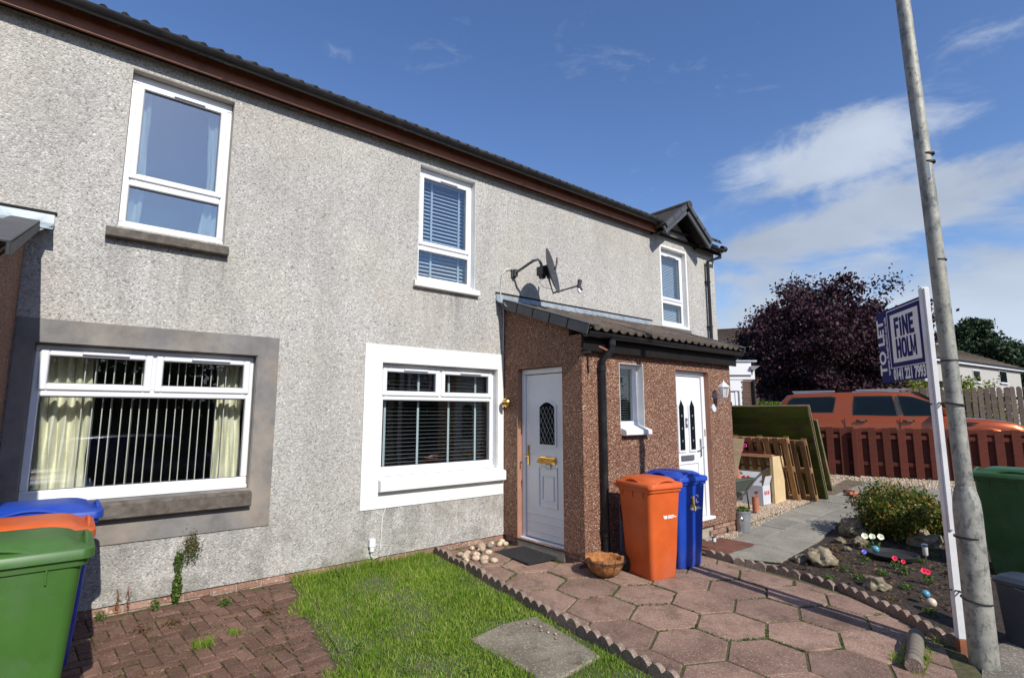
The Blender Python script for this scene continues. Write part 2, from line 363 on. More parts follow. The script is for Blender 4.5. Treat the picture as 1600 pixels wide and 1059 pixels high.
MT = {}
MT['dash'] = harling_grey(); MT['brown'] = harling_brown()
MT['grey_render'] = plain('grey_smooth_render', (0.185, 0.178, 0.17), 0.85, var=0.3, vs=4, bump=0.3, bs=90, dirt=(0.34, 0.27, 0.20), dirt_amt=0.6)
MT['white_paint'] = plain('white_masonry_paint', (0.74, 0.74, 0.72), 0.7, var=0.06, vs=4, bump=0.25, bs=70, dirt=(0.50, 0.47, 0.41), dirt_amt=0.3)
MT['brown_reveal'] = plain('brown_smooth_render', (0.33, 0.165, 0.11), 0.8, var=0.15, vs=6, bump=0.2)
MT['pvc'] = plain('white_plastic_frame', (0.72, 0.73, 0.75), 0.28, var=0.03, vs=5, dirt=(0.6, 0.6, 0.58), dirt_amt=0.12)
MT['pvc_grey'] = plain('grey_gasket', (0.12, 0.12, 0.13), 0.5)
MT['sill_dark'] = plain('lichened_concrete_sill', (0.10, 0.085, 0.07), 0.9, var=0.35, vs=18, bump=0.7, bs=60, dirt=(0.22, 0.2, 0.17), dirt_amt=0.4)
MT['glass_up'] = glass('upstairs_glass', 0.24); MT['glass_low'] = glass('downstairs_glass', 0.055, (0.93, 0.95, 0.95)); MT['glass_mid'] = glass('blind_window_glass', 0.10, (0.88, 0.92, 0.95))
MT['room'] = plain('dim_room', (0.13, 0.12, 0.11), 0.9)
MT['black_plastic'] = plain('black_rainwater_plastic', (0.014, 0.014, 0.016), 0.28, var=0.3, vs=9, dirt=(0.05, 0.045, 0.04), dirt_amt=0.4)
MT['brown_fascia'] = plain('brown_stained_fascia', (0.22, 0.075, 0.035), 0.5, var=0.25, vs=7, bump=0.15)
MT['black_fascia'] = plain('black_painted_fascia', (0.012, 0.010, 0.009), 0.65, var=0.3, spec=0.15)
MT['tile'] = slab_mat('brown_concrete_tile', ((0.075, 0.055, 0.042), (0.13, 0.10, 0.078)), (0.10, 0.10, 0.07), 120, (0.24, 0.2, 0.16), 0.3, 0.15)
MT['tile_dark'] = slab_mat('dark_concrete_tile', ((0.035, 0.03, 0.027), (0.07, 0.06, 0.05)), (0.07, 0.075, 0.04), 120, (0.14, 0.12, 0.1), 0.5)
MT['verge'] = plain('grey_verge_cap', (0.06, 0.063, 0.068), 0.6, var=0.2, bump=0.15)
MT['lead'] = plain('weathered_lead', (0.30, 0.35, 0.39), 0.45, metal=0.25, var=0.25, vs=12, dirt=(0.55, 0.55, 0.5), dirt_amt=0.35, bump=0.3, bs=25)
MT['brick'] = slab_mat('pink_brown_brick', ((0.22, 0.11, 0.075), (0.32, 0.19, 0.14)), (0.30, 0.27, 0.22), 60, (0.45, 0.38, 0.32), 0.45, 0.22)
MT['mortar'] = plain('pale_mortar', (0.30, 0.26, 0.21), 0.95, var=0.2, bump=0.5)
MT['paver'] = slab_mat('red_brown_block_paver', ((0.105, 0.054, 0.038), (0.18, 0.10, 0.07)), (0.05, 0.045, 0.02), 170, (0.30, 0.22, 0.18), 0.55, 0.22)
MT['hex'] = slab_mat('pink_grey_hexagon_slab', ((0.175, 0.105, 0.078), (0.30, 0.19, 0.142)), (0.085, 0.062, 0.042), 130, (0.42, 0.33, 0.26), 0.8, 0.24)
MT['slab'] = slab_mat('grey_concrete_slab', ((0.20, 0.185, 0.155), (0.29, 0.265, 0.22)), (0.09, 0.095, 0.05), 120, (0.4, 0.38, 0.33), 0.5, 0.12)
MT['edging'] = slab_mat('scalloped_edging', ((0.155, 0.105, 0.08), (0.26, 0.19, 0.15)), (0.05, 0.055, 0.03), 140, (0.45, 0.38, 0.32), 0.45, 0.12)
MT['moss'] = plain('mossy_joint_soil', (0.07, 0.07, 0.025), 1.0, var=0.5, vs=25, bump=0.8, bs=80, dirt=(0.07, 0.045, 0.03), dirt_amt=0.8)
MT['soil'] = plain('dark_garden_soil', (0.035, 0.024, 0.017), 1.0, var=0.5, vs=20, bump=1.0, bs=45, dirt=(0.10, 0.07, 0.05), dirt_amt=0.5, bd=0.03)
MT['lawn_soil'] = plain('lawn_soil', (0.07, 0.09, 0.03), 1.0, var=0.4, vs=14, bump=0.7, bs=50, dirt=(0.16, 0.13, 0.07), dirt_amt=0.6, bd=0.02)
MT['tarmac'] = slab_mat('worn_pavement_tarmac', ((0.12, 0.105, 0.085), (0.19, 0.165, 0.135)), (0.07, 0.065, 0.05), 110, (0.4, 0.36, 0.3), 0.5)
MT['gravel_base'] = slab_mat('gravel_bed', ((0.28, 0.21, 0.14), (0.40, 0.31, 0.22)), (0.15, 0.11, 0.08), 45, (0.6, 0.5, 0.4), 0.3)
def gravel_mat():
    t = NT('gravel_stones'); geo = t.n('ShaderNodeNewGeometry')
    c = t.ramp(geo.outputs['Random Per Island'], [(0, (0.22, 0.12, 0.07)), (0.25, (0.42, 0.29, 0.18)), (0.5, (0.52, 0.42, 0.30)), (0.75, (0.62, 0.55, 0.44)), (1, (0.30, 0.27, 0.24))]); return t.done(c, 0.8, 0, 0.3)
MT['gravel'] = gravel_mat()
MT['pebble'] = slab_mat('cream_cobble', ((0.36, 0.24, 0.145), (0.50, 0.40, 0.29)), (0.3, 0.25, 0.2), 90, (0.7, 0.65, 0.55), 0.4, 0.25)
MT['rock'] = slab_mat('lichened_rock', ((0.14, 0.11, 0.075), (0.26, 0.21, 0.14)), (0.06, 0.065, 0.03), 30, (0.4, 0.36, 0.26), 0.6, 0.25)
MT['concrete_patch'] = slab_mat('stained_concrete', ((0.15, 0.125, 0.09), (0.25, 0.22, 0.165)), (0.065, 0.04, 0.028), 100, (0.36, 0.32, 0.26), 0.95)
MT['galv'] = None
def pole_mat():
    t = NT('blotchy_galvanised_steel'); c = t.ramp(t.noise(9, 7, 0.75), [(0.33, (0.11, 0.12, 0.12)), (0.48, (0.30, 0.295, 0.26)), (0.7, (0.42, 0.41, 0.35))])
    r = t.ramp(t.noise(26, 5, 0.7, t.mapv((1, 1, 0.5))), [(0.54, 0.0), (0.64, 1.0)]); c = t.mix(t.math('MULTIPLY', r, 0.75), c, (0.09, 0.10, 0.105))
    y = t.ramp(t.noise(3, 5, 0.6, t.mapv((1, 1, 0.4), (3, 1, 5))), [(0.5, 0.0), (0.7, 1.0)]); c = t.mix(t.math('MULTIPLY', y, 0.4), c, (0.36, 0.30, 0.17))
    t.bump(t.noise(60, 4, 0.6), 0.25, 0.004); return t.done(c, 0.62, 0.25, 0.4)
MT['galv'] = pole_mat()
MT['bucket'] = plain('dull_zinc', (0.36, 0.38, 0.40), 0.45, metal=0.6, var=0.15, vs=10, dirt=(0.25, 0.22, 0.18), dirt_amt=0.3)
for k, c in (('green', (0.045, 0.125, 0.020)), ('orange', (0.56, 0.10, 0.018)), ('blue', (0.007, 0.05, 0.36)), ('caddy', (0.03, 0.04, 0.055)), ('green2', (0.022, 0.085, 0.018))):
    MT['bin_'+k] = plain(k+'_bin_plastic', c, 0.45, var=0.14, vs=4, dirt=tuple(x*0.6+0.07 for x in c), dirt_amt=0.55, bump=0.06, bs=120, spec=0.45)
MT['rubber'] = plain('black_rubber', (0.018, 0.018, 0.019), 0.75)
MT['board_navy'] = plain('navy_sign_face', (0.012, 0.016, 0.13), 0.7, var=0.08, spec=0.15)
MT['board_white'] = plain('white_sign_print', (0.80, 0.80, 0.80), 0.6, var=0.04, spec=0.2)
MT['post_white'] = plain('white_painted_timber', (0.72, 0.73, 0.76), 0.45, var=0.06, vs=8, dirt=(0.45, 0.42, 0.38), dirt_amt=0.25, bump=0.1)
MT['red_fence'] = wood('red_brown_stained_timber', (0.125, 0.028, 0.015), (0.07, 0.017, 0.010))
MT['old_fence'] = wood('weathered_grey_timber', (0.15, 0.11, 0.09), (0.06, 0.045, 0.038))
MT['pallet'] = wood('pallet_timber', (0.30, 0.17, 0.08), (0.15, 0.08, 0.035), (1, 6, 1))
MT['panel'] = wood('algae_green_timber', (0.085, 0.075, 0.02), (0.05, 0.04, 0.012), (1, 1, 5), green=(0.075, 0.10, 0.008))
MT['panel_edge'] = wood('weathered_batten', (0.21, 0.15, 0.085), (0.10, 0.07, 0.035), green=(0.09, 0.10, 0.03))
MT['plywood'] = wood('pale_plywood', (0.60, 0.46, 0.27), (0.50, 0.37, 0.20), (1, 5, 1), 0.6)
MT['log'] = wood('grey_bark_log', (0.30, 0.26, 0.20), (0.14, 0.12, 0.09), (6, 1, 1))
MT['coir'] = plain('orange_brown_coir', (0.40, 0.17, 0.055), 0.95, var=0.45, vs=30, bump=1.0, bs=70, bd=0.02)
MT['wire'] = plain('black_wire', (0.02, 0.02, 0.02), 0.5)
MT['white_cable'] = plain('white_cable', (0.7, 0.7, 0.7), 0.5)
MT['gold'] = plain('polished_brass', (0.75, 0.48, 0.13), 0.22, metal=1.0, var=0.1)
MT['chrome'] = plain('chrome', (0.7, 0.7, 0.72), 0.15, metal=1.0)
MT['dish'] = plain('dark_grey_painted_metal', (0.045, 0.046, 0.05), 0.5, var=0.25, dirt=(0.12, 0.11, 0.1), dirt_amt=0.4)
MT['dish_pole'] = plain('galvanised_bracket', (0.12, 0.125, 0.13), 0.5, metal=0.4, var=0.25, vs=20)
MT['rust'] = plain('rusty_tip', (0.28, 0.10, 0.05), 0.8, var=0.3)
MT['terracotta'] = plain('terracotta', (0.42, 0.15, 0.09), 0.8, var=0.2, bump=0.3)
MT['pink'] = plain('pink_plastic', (0.75, 0.09, 0.36), 0.4)
MT['card'] = plain('white_grey_printed_card', (0.52, 0.54, 0.58), 0.6, var=0.08)
MT['card_dark'] = plain('dark_grey_print', (0.10, 0.10, 0.13), 0.6)
MT['red_print'] = plain('red_print', (0.65, 0.025, 0.02), 0.5)
MT['cream'] = plain('cream_curtain', (0.80, 0.77, 0.60), 0.9, var=0.08)
MT['net'] = plain('white_net_curtain', (0.75, 0.77, 0.75), 0.9, var=0.05)
MT['blind'] = plain('pale_blue_white_slat', (0.55, 0.60, 0.64), 0.35)
MT['blind_grey'] = plain('grey_slat', (0.30, 0.32, 0.33), 0.4)
MT['vblind'] = plain('cream_blind_slat', (0.62, 0.60, 0.52), 0.7)
MT['tape'] = plain('pale_blue_tape', (0.42, 0.50, 0.52), 0.7)
MT['truck'] = None
def paint_mat(name, c):
    t = NT(name); t.done(c, 0.28, 0.55, 0.5); t.p.inputs['Coat Weight'].default_value = 0.8; t.p.inputs['Coat Roughness'].default_value = 0.06; return t.m
MT['truck'] = paint_mat('metallic_orange_paint', (0.40, 0.075, 0.009)); MT['car_blue'] = paint_mat('dark_blue_car_paint', (0.02, 0.03, 0.07))
MT['tint'] = plain('tinted_car_glass', (0.006, 0.010, 0.013), 0.08, spec=0.2, var=0.05)
MT['silver'] = plain('silver_trim', (0.55, 0.56, 0.58), 0.3, metal=0.8)
MT['grass'] = foliage('grass_blades', [(0.10, 0.20, 0.014), (0.19, 0.34, 0.022), (0.30, 0.42, 0.045), (0.48, 0.46, 0.16)], 0.5, 0.4)
MT['beech'] = foliage('copper_beech_leaves', [(0.020, 0.009, 0.014), (0.035, 0.013, 0.02), (0.07, 0.025, 0.033), (0.10, 0.042, 0.05)], 0.65, 0.15)
MT['conifer'] = foliage('dark_conifer_needles', [(0.016, 0.035, 0.014), (0.03, 0.055, 0.02), (0.05, 0.08, 0.03)], 0.6, 0.1)
MT['hedge'] = foliage('yellow_green_hedge_leaves', [(0.06, 0.11, 0.01), (0.14, 0.22, 0.02), (0.26, 0.36, 0.04)], 0.5, 0.3)
MT['lime'] = foliage('golden_conifer_foliage', [(0.10, 0.14, 0.02), (0.24, 0.28, 0.03), (0.38, 0.40, 0.06)], 0.5, 0.3)
MT['spirea'] = foliage('orange_tipped_shrub_leaves', [(0.03, 0.065, 0.014), (0.07, 0.125, 0.02), (0.13, 0.18, 0.03), (0.22, 0.20, 0.035), (0.50, 0.19, 0.03)], 0.5, 0.25)
MT['weed'] = foliage('weed_leaves', [(0.04, 0.09, 0.015), (0.10, 0.18, 0.03), (0.2, 0.24, 0.06)], 0.5, 0.3)
MT['weed_dry'] = foliage('dry_reddish_weed', [(0.09, 0.045, 0.025), (0.20, 0.10, 0.05), (0.16, 0.16, 0.05)], 0.7, 0.2)
MT['tree_green'] = foliage('mid_green_leaves', [(0.02, 0.045, 0.012), (0.045, 0.08, 0.02), (0.08, 0.12, 0.03)], 0.5, 0.25)
MT['bark'] = plain('dark_bark', (0.06, 0.045, 0.035), 0.95, var=0.3, bump=0.8)
MT['petal_white'] = plain('cream_petal', (0.75, 0.78, 0.55), 0.6); MT['petal_red'] = plain('crimson_petal', (0.75, 0.02, 0.08), 0.5); MT['petal_blue'] = plain('violet_petal', (0.22, 0.18, 0.75), 0.5)
MT['ball_blue'] = plain('turquoise_glazed_ball', (0.09, 0.30, 0.38), 0.3); MT['ball_cream'] = plain('cream_glazed_ball', (0.6, 0.5, 0.38), 0.35)
MT['mat_rubber'] = plain('black_rubber_mat', (0.02, 0.02, 0.022), 0.6); MT['mat_brown'] = plain('brown_red_door_mat', (0.14, 0.05, 0.03), 1.0, var=0.3, bump=0.8, bs=120)
MT['house_pale'] = plain('pale_roughcast', (0.42, 0.40, 0.37), 0.9, var=0.1, bump=0.3, bs=40); MT['house_brown'] = plain('brown_roughcast', (0.14, 0.075, 0.052), 0.9, var=0.2, bump=0.4, bs=40)
MT['dark_brick'] = plain('dark_brick', (0.10, 0.055, 0.042), 0.85, var=0.3, vs=20)
MT['lamp_glass'] = plain('frosted_lamp_glass', (0.62, 0.62, 0.6), 0.25); MT['plaque'] = plain('china_house_plaque', (0.60, 0.64, 0.70), 0.3)
MT['barrow'] = plain('green_grey_barrow_tray', (0.07, 0.09, 0.075), 0.5); MT['grey_board'] = plain('grey_plastic_board', (0.22, 0.23, 0.25), 0.5)
MT['yellow_sticker'] = plain('yellow_black_sticker', (0.45, 0.30, 0.02), 0.5, var=0.9, vs=60)

# ---------------------------------------------------------------- the setting: ground
def sheet(name, x0, x1, y0, y1, nx, ny, m, dz=0.0, kind=True, f=g, jit=0.0):
    xs = np.linspace(x0, x1, nx+1); ys = np.linspace(y0, y1, ny+1); v = []
    for y in ys:
        for x in xs: v.append((x, y, f(x, y)+dz+(mnoise.noise(Vector((x*2.1, y*2.1, 3)))*jit if jit else 0)))
    fs = [(j*(nx+1)+i, j*(nx+1)+i+1, (j+1)*(nx+1)+i+1, (j+1)*(nx+1)+i) for j in range(ny) for i in range(nx)]
    mb = MB().add(v, fs); o = obj(name, mb, m, smooth=True)
    return structure(o) if kind else o
# uneven spacing: fine near, coarse far
def big_ground():
    xs = sorted(set([-400, -150, -60, -25, -10]+[round(-5+i*1.0, 2) for i in range(0, 25)]+[22, 26, 32, 45, 70, 110, 200, 450]))
    ys = sorted(set([-400, -150, -60, -25, -15, -10]+[round(-8+i*0.5, 2) for i in range(0, 21)]+[4, 8, 14, 25, 50, 120, 400]))
    v = [(x, y, g(x, y)-0.06) for y in ys for x in xs]; n = len(xs)
    f = [(j*n+i, j*n+i+1, (j+1)*n+i+1, (j+1)*n+i) for j in range(len(ys)-1) for i in range(n-1)]
    structure(obj('ground', MB().add(v, f), MT['soil']))
big_ground()
def patch(name, poly, m, dz=0.0, bot=-0.08, kind=True, step=0.35, jit=0.0):
    """a sheet clipped to a polygon, following the ground"""
    xs = [p[0] for p in poly]; ys = [p[1] for p in poly]; bm = bmesh.new()
    x0, x1, y0, y1 = min(xs), max(xs), min(ys), max(ys)
    vs = [bm.verts.new((p[0], p[1], 0)) for p in poly]; bm.faces.new(vs)
    bmesh.ops.triangulate(bm, faces=bm.faces[:])
    for ax in (0, 1):
        a = (x0, y0)[ax]+step
        while a < (x1, y1)[ax]:
            co = (a, 0, 0) if ax == 0 else (0, a, 0); no = (1, 0, 0) if ax == 0 else (0, 1, 0)
            bmesh.ops.bisect_plane(bm, geom=bm.verts[:]+bm.edges[:]+bm.faces[:], plane_co=co, plane_no=no); a += step
    for v in bm.verts: v.co.z = g(v.co.x, v.co.y)+dz+(mnoise.noise(Vector((v.co.x*2.3, v.co.y*2.3, 5)))*jit if jit else 0)
    bmesh.ops.recalc_face_normals(bm, faces=bm.faces[:])
    if bm.faces[:] and sum(f.normal.z for f in bm.faces) < 0: bmesh.ops.reverse_faces(bm, faces=bm.faces[:])
    me = bpy.data.meshes.new(name); bm.to_mesh(me); bm.free(); me.materials.append(m)
    for p in me.polygons: p.use_smooth = True
    o = link(name, me); return structure(o) if kind else o
# lawn, joint bed under the pavers, bed under the hexagons, pavement
LAWN = [(1.86, 0.02), (1.95, -0.2), (1.72, -1.0), (1.58, -2.1), (1.45, -3.6), (1.4, -5.2), (3.1, -5.2), (3.08, -3.75), (3.17, -2.9), (3.25, -2.0), (3.36, -0.9), (3.42, 0.02)]
lawn = patch('lawn', LAWN, MT['lawn_soil'], 0.0, jit=0.02)
drive = patch('driveway', [(-3.2, 0.02), (-3.2, -5.4), (1.42, -5.4), (1.50, -3.6), (1.62, -2.1), (1.75, -1.0), (1.97, -0.2), (1.95, 0.02)], MT['moss'], -0.003)
hexbed = patch('paved_path', [(3.40, 0.02), (3.36, -0.9), (3.25, -2.0), (3.17, -2.9), (3.08, -3.75), (3.0, -5.0), (4.7, -4.75), (5.55, -4.35), (5.85, -3.95), (6.1, -3.45), (6.2, -2.75), (6.15, -1.9), (6.15, -1.3), (4.4, -1.3), (4.4, 0.02)], MT['moss'], 0.003)
pave = patch('pavement', [(-6, -8.2), (12.5, -8.2), (12.5, -5.2), (7.3, -4.98), (5.62, -4.5), (4.85, -4.62), (4.2, -4.9), (3.05, -5.0), (1.4, -5.2), (-6, -5.4)], MT['tarmac'], 0.004)
road = patch('road', [(-60, -14.5), (60, -14.5), (60, -8.35), (-60, -8.35)], plain('asphalt', (0.055, 0.055, 0.055), 0.9, bump=0.4), -0.09, step=4)
kb = MB()
for i in range(40): kb.bbox(-20+i*0.92, -20+i*0.92+0.905, -8.35, -8.2, -0.40, g(-20+i*0.92, -8.2)+0.01, 0.01)
structure(obj('kerb', kb, MT['slab']))
path2 = patch('slab_path', [(6.2, -1.28), (11.3, -1.22), (13.2, -1.0), (13.2, -6), (11.0, -6), (11.0, -2.3), (9.62, -2.16), (7.86, -2.38), (6.64, -2.55), (6.2, -1.95)], MT['moss'], 0.003)
gravel_bed = patch('gravel_bed', [(7.5, -1.27), (11.0, -1.24), (12.6, 0.6), (12.6, 3), (7.5, 3), (7.5, -1.27)][:5], MT['gravel_base'], 0.012)
gravel_far = patch('gravel_strip', [(11.0, -1.15), (13.2, -0.98), (13.25, -6.5), (15.8, -6.5), (13.0, 1.2), (11.8, 1.0)], MT['gravel_base'], 0.006)
BED = [(6.22, -2.6), (6.64, -2.57), (7.86, -2.40), (9.62, -2.18), (11.0, -2.32), (11.0, -5.1), (7.2, -5.15), (5.55, -4.6), (5.62, -4.3), (5.95, -3.95), (6.2, -3.45), (6.3, -2.75)]
def gb(x, y):
    d = min(abs(y+2.3), abs(x-6.1), max(0, y+4.5))*0.12
    return g(x, y)+min(0.06, max(0, d))-0.004
bedp = patch('flower_bed', BED, MT['soil'], 0.0)
for v in bedp.data.vertices: v.co.z = gb(v.co.x, v.co.y)+0.03*mnoise.noise(v.co*4)

# brick pavers of the drive: herringbone field with a soldier border
def drive_bricks():
    L_, B_ = 0.2, 0.1; protos = []
    for k in range(5):
        mb = MB(); r = random.Random(k)
        mb.bbox(-L_/2+0.0025, L_/2-0.0025, -B_/2+0.0025, B_/2-0.0025, -0.05, 0.0, 0.0035)
        mb.v = [(x+r.uniform(-.0015, .0015), y+r.uniform(-.0015, .0015), z+r.uniform(-.0015, .0015)) for x, y, z in mb.v]
        protos.append(mesh_of('brick', mb, MT['paver']))
    def edge(y): return 1.93+0.18*y if y > -1 else 1.75+0.115*(y+1)
    cand = []
    a = RAD(4.0); ca, sa = cos(a), sin(a)
    for i in range(-40, 40):
        for j in range(-60, 60):
            # herringbone 90 deg: unit cell offsets
            for kind in (0, 1):
                if kind == 0: x = 0.1*i+0.4*j*0.5; y = 0.1*i-0.2*j*1.0
                u = i*0.1+j*0.2; w = i*0.1-j*0.2
                if kind == 0: X, Y, rz = u+0.1, w+0.05, 0
                else: X, Y, rz = u+0.05, w+0.2, pi/2
                xx = ca*X-sa*Y+0.02; yy = sa*X+ca*Y-1.0
                cand.append((round(xx, 3), round(yy, 3), rz+a))
    seen = set(); spots = []
    for x, y, r in cand:
        if (x, y) in seen: continue
        seen.add((x, y))
        if not (-2.2 < x and -3.6 < y < -0.02): continue
        cr_, sr_ = abs(cos(r))*.1+abs(sin(r))*.05, 0
        if x+cr_ < edge(y)-0.318: spots.append((x, y, r))
        elif x-cr_ < edge(y)-0.318 and x > .05:
            c_, s_ = cos(r), sin(r); pl = [(x+c_*a_-s_*b_, y+s_*a_+c_*b_) for a_, b_ in ((-.0975, -.0475), (.0975, -.0475), (.0975, .0475), (-.0975, .0475))]
            y0_ = y-.3; y1_ = y+.3; pl = clip(pl, (edge(y0_)-.320, y0_), (edge(y1_)-.320, y1_))
            if len(pl) >= 3 and area(pl) > .0015:
                mx_ = sum(p[0] for p in pl)/len(pl); my_ = sum(p[1] for p in pl)/len(pl)
                link('brick', mesh_of('brick', MB().prism([(p[0]-mx_, p[1]-my_) for p in pl], -.05, 0.0, b=.003), MT['paver']), drive, (mx_, my_, g(mx_, my_)+.006))
    for i in range(34):
        y = -0.07-0.104*i; spots.append((edge(y)-0.215+random.uniform(-.006, .006), y, RAD(8)+random.uniform(-.03, .03)))
    def dist(s): return (s[0])**2+(s[1]+5.6)**2
    vis = [s for s in spots if s[0] > 0.05 and s[1] > -2.6]; rest = [s for s in spots if not (s[0] > 0.05 and s[1] > -2.6)]
    vis.sort(key=lambda s: dist(s)); rest += vis[262:]; vis = vis[:262]
    for k, (x, y, r) in enumerate(vis):
        o = link('brick', protos[k % 5], drive, (x, y, g(x, y)+0.006+random.uniform(-.002, .002)))
        o.rotation_euler = (random.uniform(-.008, .008), random.uniform(-.008, .008), r+random.uniform(-.012, .012))
    mb = MB()
    for x, y, r in rest:
        M = Matrix.Translation((x, y, g(x, y)+0.004)) @ Matrix.Rotation(r, 4, 'Z'); mb.bbox(-0.096, 0.096, -0.046, 0.046, -0.05, 0, 0.006, M)
    if rest: stuff(obj('brick_field', mb, MT['paver'], drive))
    return vis
BRICKS = drive_bricks()

# hexagonal slabs
def hexes():
    cuts = [((3.19, -5.1), (3.47, 0.05))]     # keep right of the scalloped edging
    right = [((6.06, -1.3), (6.08, -2.75)), ((6.08, -2.75), (6.0, -3.45)), ((6.0, -3.45), (5.72, -3.95)), ((5.72, -3.95), (5.4, -4.3)), ((5.4, -4.3), (4.5, -4.62)), ((4.5, -4.62), (3.2, -4.95))]
    n = 0
    for j in range(-5, 9):
        for i in range(-4, 5):
            cx_ = 4.36+0.605*i+(0.3025 if j % 2 else 0); cy_ = -3.14+0.432*j
            hx = [(cx_+0.3025*dx, cy_+0.288*dy) for dx, dy in ((0, -1), (1, -0.5), (1, 0.5), (0, 1), (-1, 0.5), (-1, -0.5))]
            hx = shrink(hx, 0.009)
            hx = clip(hx, cuts[0][1], cuts[0][0])
            for a, b in right:
                if len(hx) < 3: break
                hx = clip(hx, b, a)
            if len(hx) < 3 or abs(area(hx)) < 0.012: continue
            if all(p[1] > 0.0 for p in hx) or (cx_ > 4.6 and cy_ > -1.3): continue
            hx = clip(hx, (6.5, -0.03), (3.0, -0.03)) if any(p[1] > -0.03 for p in hx) else hx
            if len(hx) < 3: continue
            dz = random.uniform(-0.004, 0.006); tx, ty = random.uniform(-.012, .012), random.uniform(-.012, .012)
            mx_ = sum(p[0] for p in hx)/len(hx); my_ = sum(p[1] for p in hx)/len(hx); gz = g(mx_, my_)
            mb = MB().prism([(x-mx_, y-my_) for x, y in hx], lambda x, y: -0.06, lambda x, y: g(mx_+x, my_+y)-gz+0.012+dz+tx*x+ty*y, b=0.006)
            link('paving_slab', mesh_of('paving_slab', mb, MT['hex']), hexbed, (mx_, my_, gz))
hexes()

# grey slabs of the path to the second door
def slabs():
    def put(poly):
        poly = shrink(poly, 0.006)
        if len(poly) < 3 or area(poly) < 0.02: return
        mx_ = sum(p[0] for p in poly)/len(poly); my_ = sum(p[1] for p in poly)/len(poly); gz = g(mx_, my_); dz = random.uniform(-.003, .005)
        mb = MB().prism([(x-mx_, y-my_) for x, y in poly], lambda x, y: -0.05, lambda x, y: g(mx_+x, my_+y)-gz+0.012+dz, b=0.005)
        link('paving_slab', mesh_of('paving_slab', mb, MT['slab']), path2, (mx_, my_, gz))
    low = [((6.64, -2.53), (7.86, -2.38)), ((7.86, -2.38), (9.62, -2.16)), ((9.62, -2.16), (11.4, -2.3))]
    x = 6.22; k = 0
    while x < 11.2:
        w = 0.78 if x < 7.6 else 0.62
        for r, (ya, yb) in enumerate(((-1.30, -1.80), (-1.80, -2.62))):
            sh = 0.0 if r == 0 else 0.2
            poly = [(x+sh, yb), (x+w+sh, yb), (x+w+sh, ya), (x+sh, ya)]
            if r == 0 and x < 6.5: poly = [(6.55, yb), (x+w, yb), (x+w, ya), (6.9, ya)]
            if r == 1 and x < 6.5: poly = [(6.22, -1.95), (6.64, -2.53), (x+w+sh, -2.62), (x+w+sh, ya), (6.22, ya)]
            for a, b in low:
                if poly and (x+w+sh) > a[0] and x+sh < b[0]: poly = clip(poly, a, b)
            if len(poly) >= 3: put(poly)
        x += w; k += 1
    for i in range(4):
        for j in range(8):
            x0 = 11.05+0.55*i; y0 = -1.35-0.6*j
            if i > 3: continue
            put([(x0, y0-0.6), (x0+0.55, y0-0.6), (x0+0.55, y0), (x0, y0)])
slabs()

# gravel stones
def stones(name, poly, n, size, m, dz=0.014, parent=None, zf=g):
    xs = [p[0] for p in poly]; ys = [p[1] for p in poly]; pts = []
    while len(pts) < n:
        x = random.uniform(min(xs), max(xs)); y = random.uniform(min(ys), max(ys))
        if point_in(poly, x, y): pts.append((x, y, zf(x, y)+dz+random.uniform(0, size*0.5)))
    base = np.array([(1, 0, 0), (0, 1, 0), (-1, 0, 0), (0, -1, 0), (0, 0, 1), (0, 0, -1)], float)
    fc = np.array([(0, 1, 4), (1, 2, 4), (2, 3, 4), (3, 0, 4), (1, 0, 5), (2, 1, 5), (3, 2, 5), (0, 3, 5)])
    P = np.array(pts); s = size*(0.5+RNG.random((n, 1, 3))*0.6)*np.array([1, 1, 0.6]); rot = RNG.random(n)*6.28
    V = base[None]*s*(0.8+0.4*RNG.random((n, 6, 1))); c, sn = np.cos(rot)[:, None], np.sin(rot)[:, None]
    V = np.stack([V[..., 0]*c-V[..., 1]*sn, V[..., 0]*sn+V[..., 1]*c, V[..., 2]], -1)+P[:, None]
    F = fc[None]+np.arange(n)[:, None, None]*6
    return stuff(fast(name, V.reshape(-1, 3), F.reshape(-1, 3), m, parent))
o = stones('gravel', [(7.45, -1.5), (8.6, -1.42), (9.4, -1.34), (10.2, -1.28), (11.05, -1.3), (11.1, 0.5), (7.8, 0.5), (7.78, -1.30), (7.3, -1.42)], 11000, 0.017, MT['gravel'], 0.008)
tag(o, 'cream gravel spread between the brown porch corner, the cardboard box and the pallets', 'gravel')
o = stones('gravel', [(11.3, -1.05), (13.25, -0.95), (13.25, -6), (15.3, -5.2), (13.3, 0.2), (11.9, 0.3)], 9000, 0.026, MT['gravel'], 0.004)
tag(o, 'brownish gravel strip in front of the red picket fence', 'gravel')
o = stones('gravel', [(6.75, -1.42), (7.55, -1.42), (7.5, -1.56), (7.0, -1.62)], 240, 0.018, MT['gravel'], 0.004)
tag(o, 'few gravel stones around the zinc bucket and solar light by the second door', 'gravel')

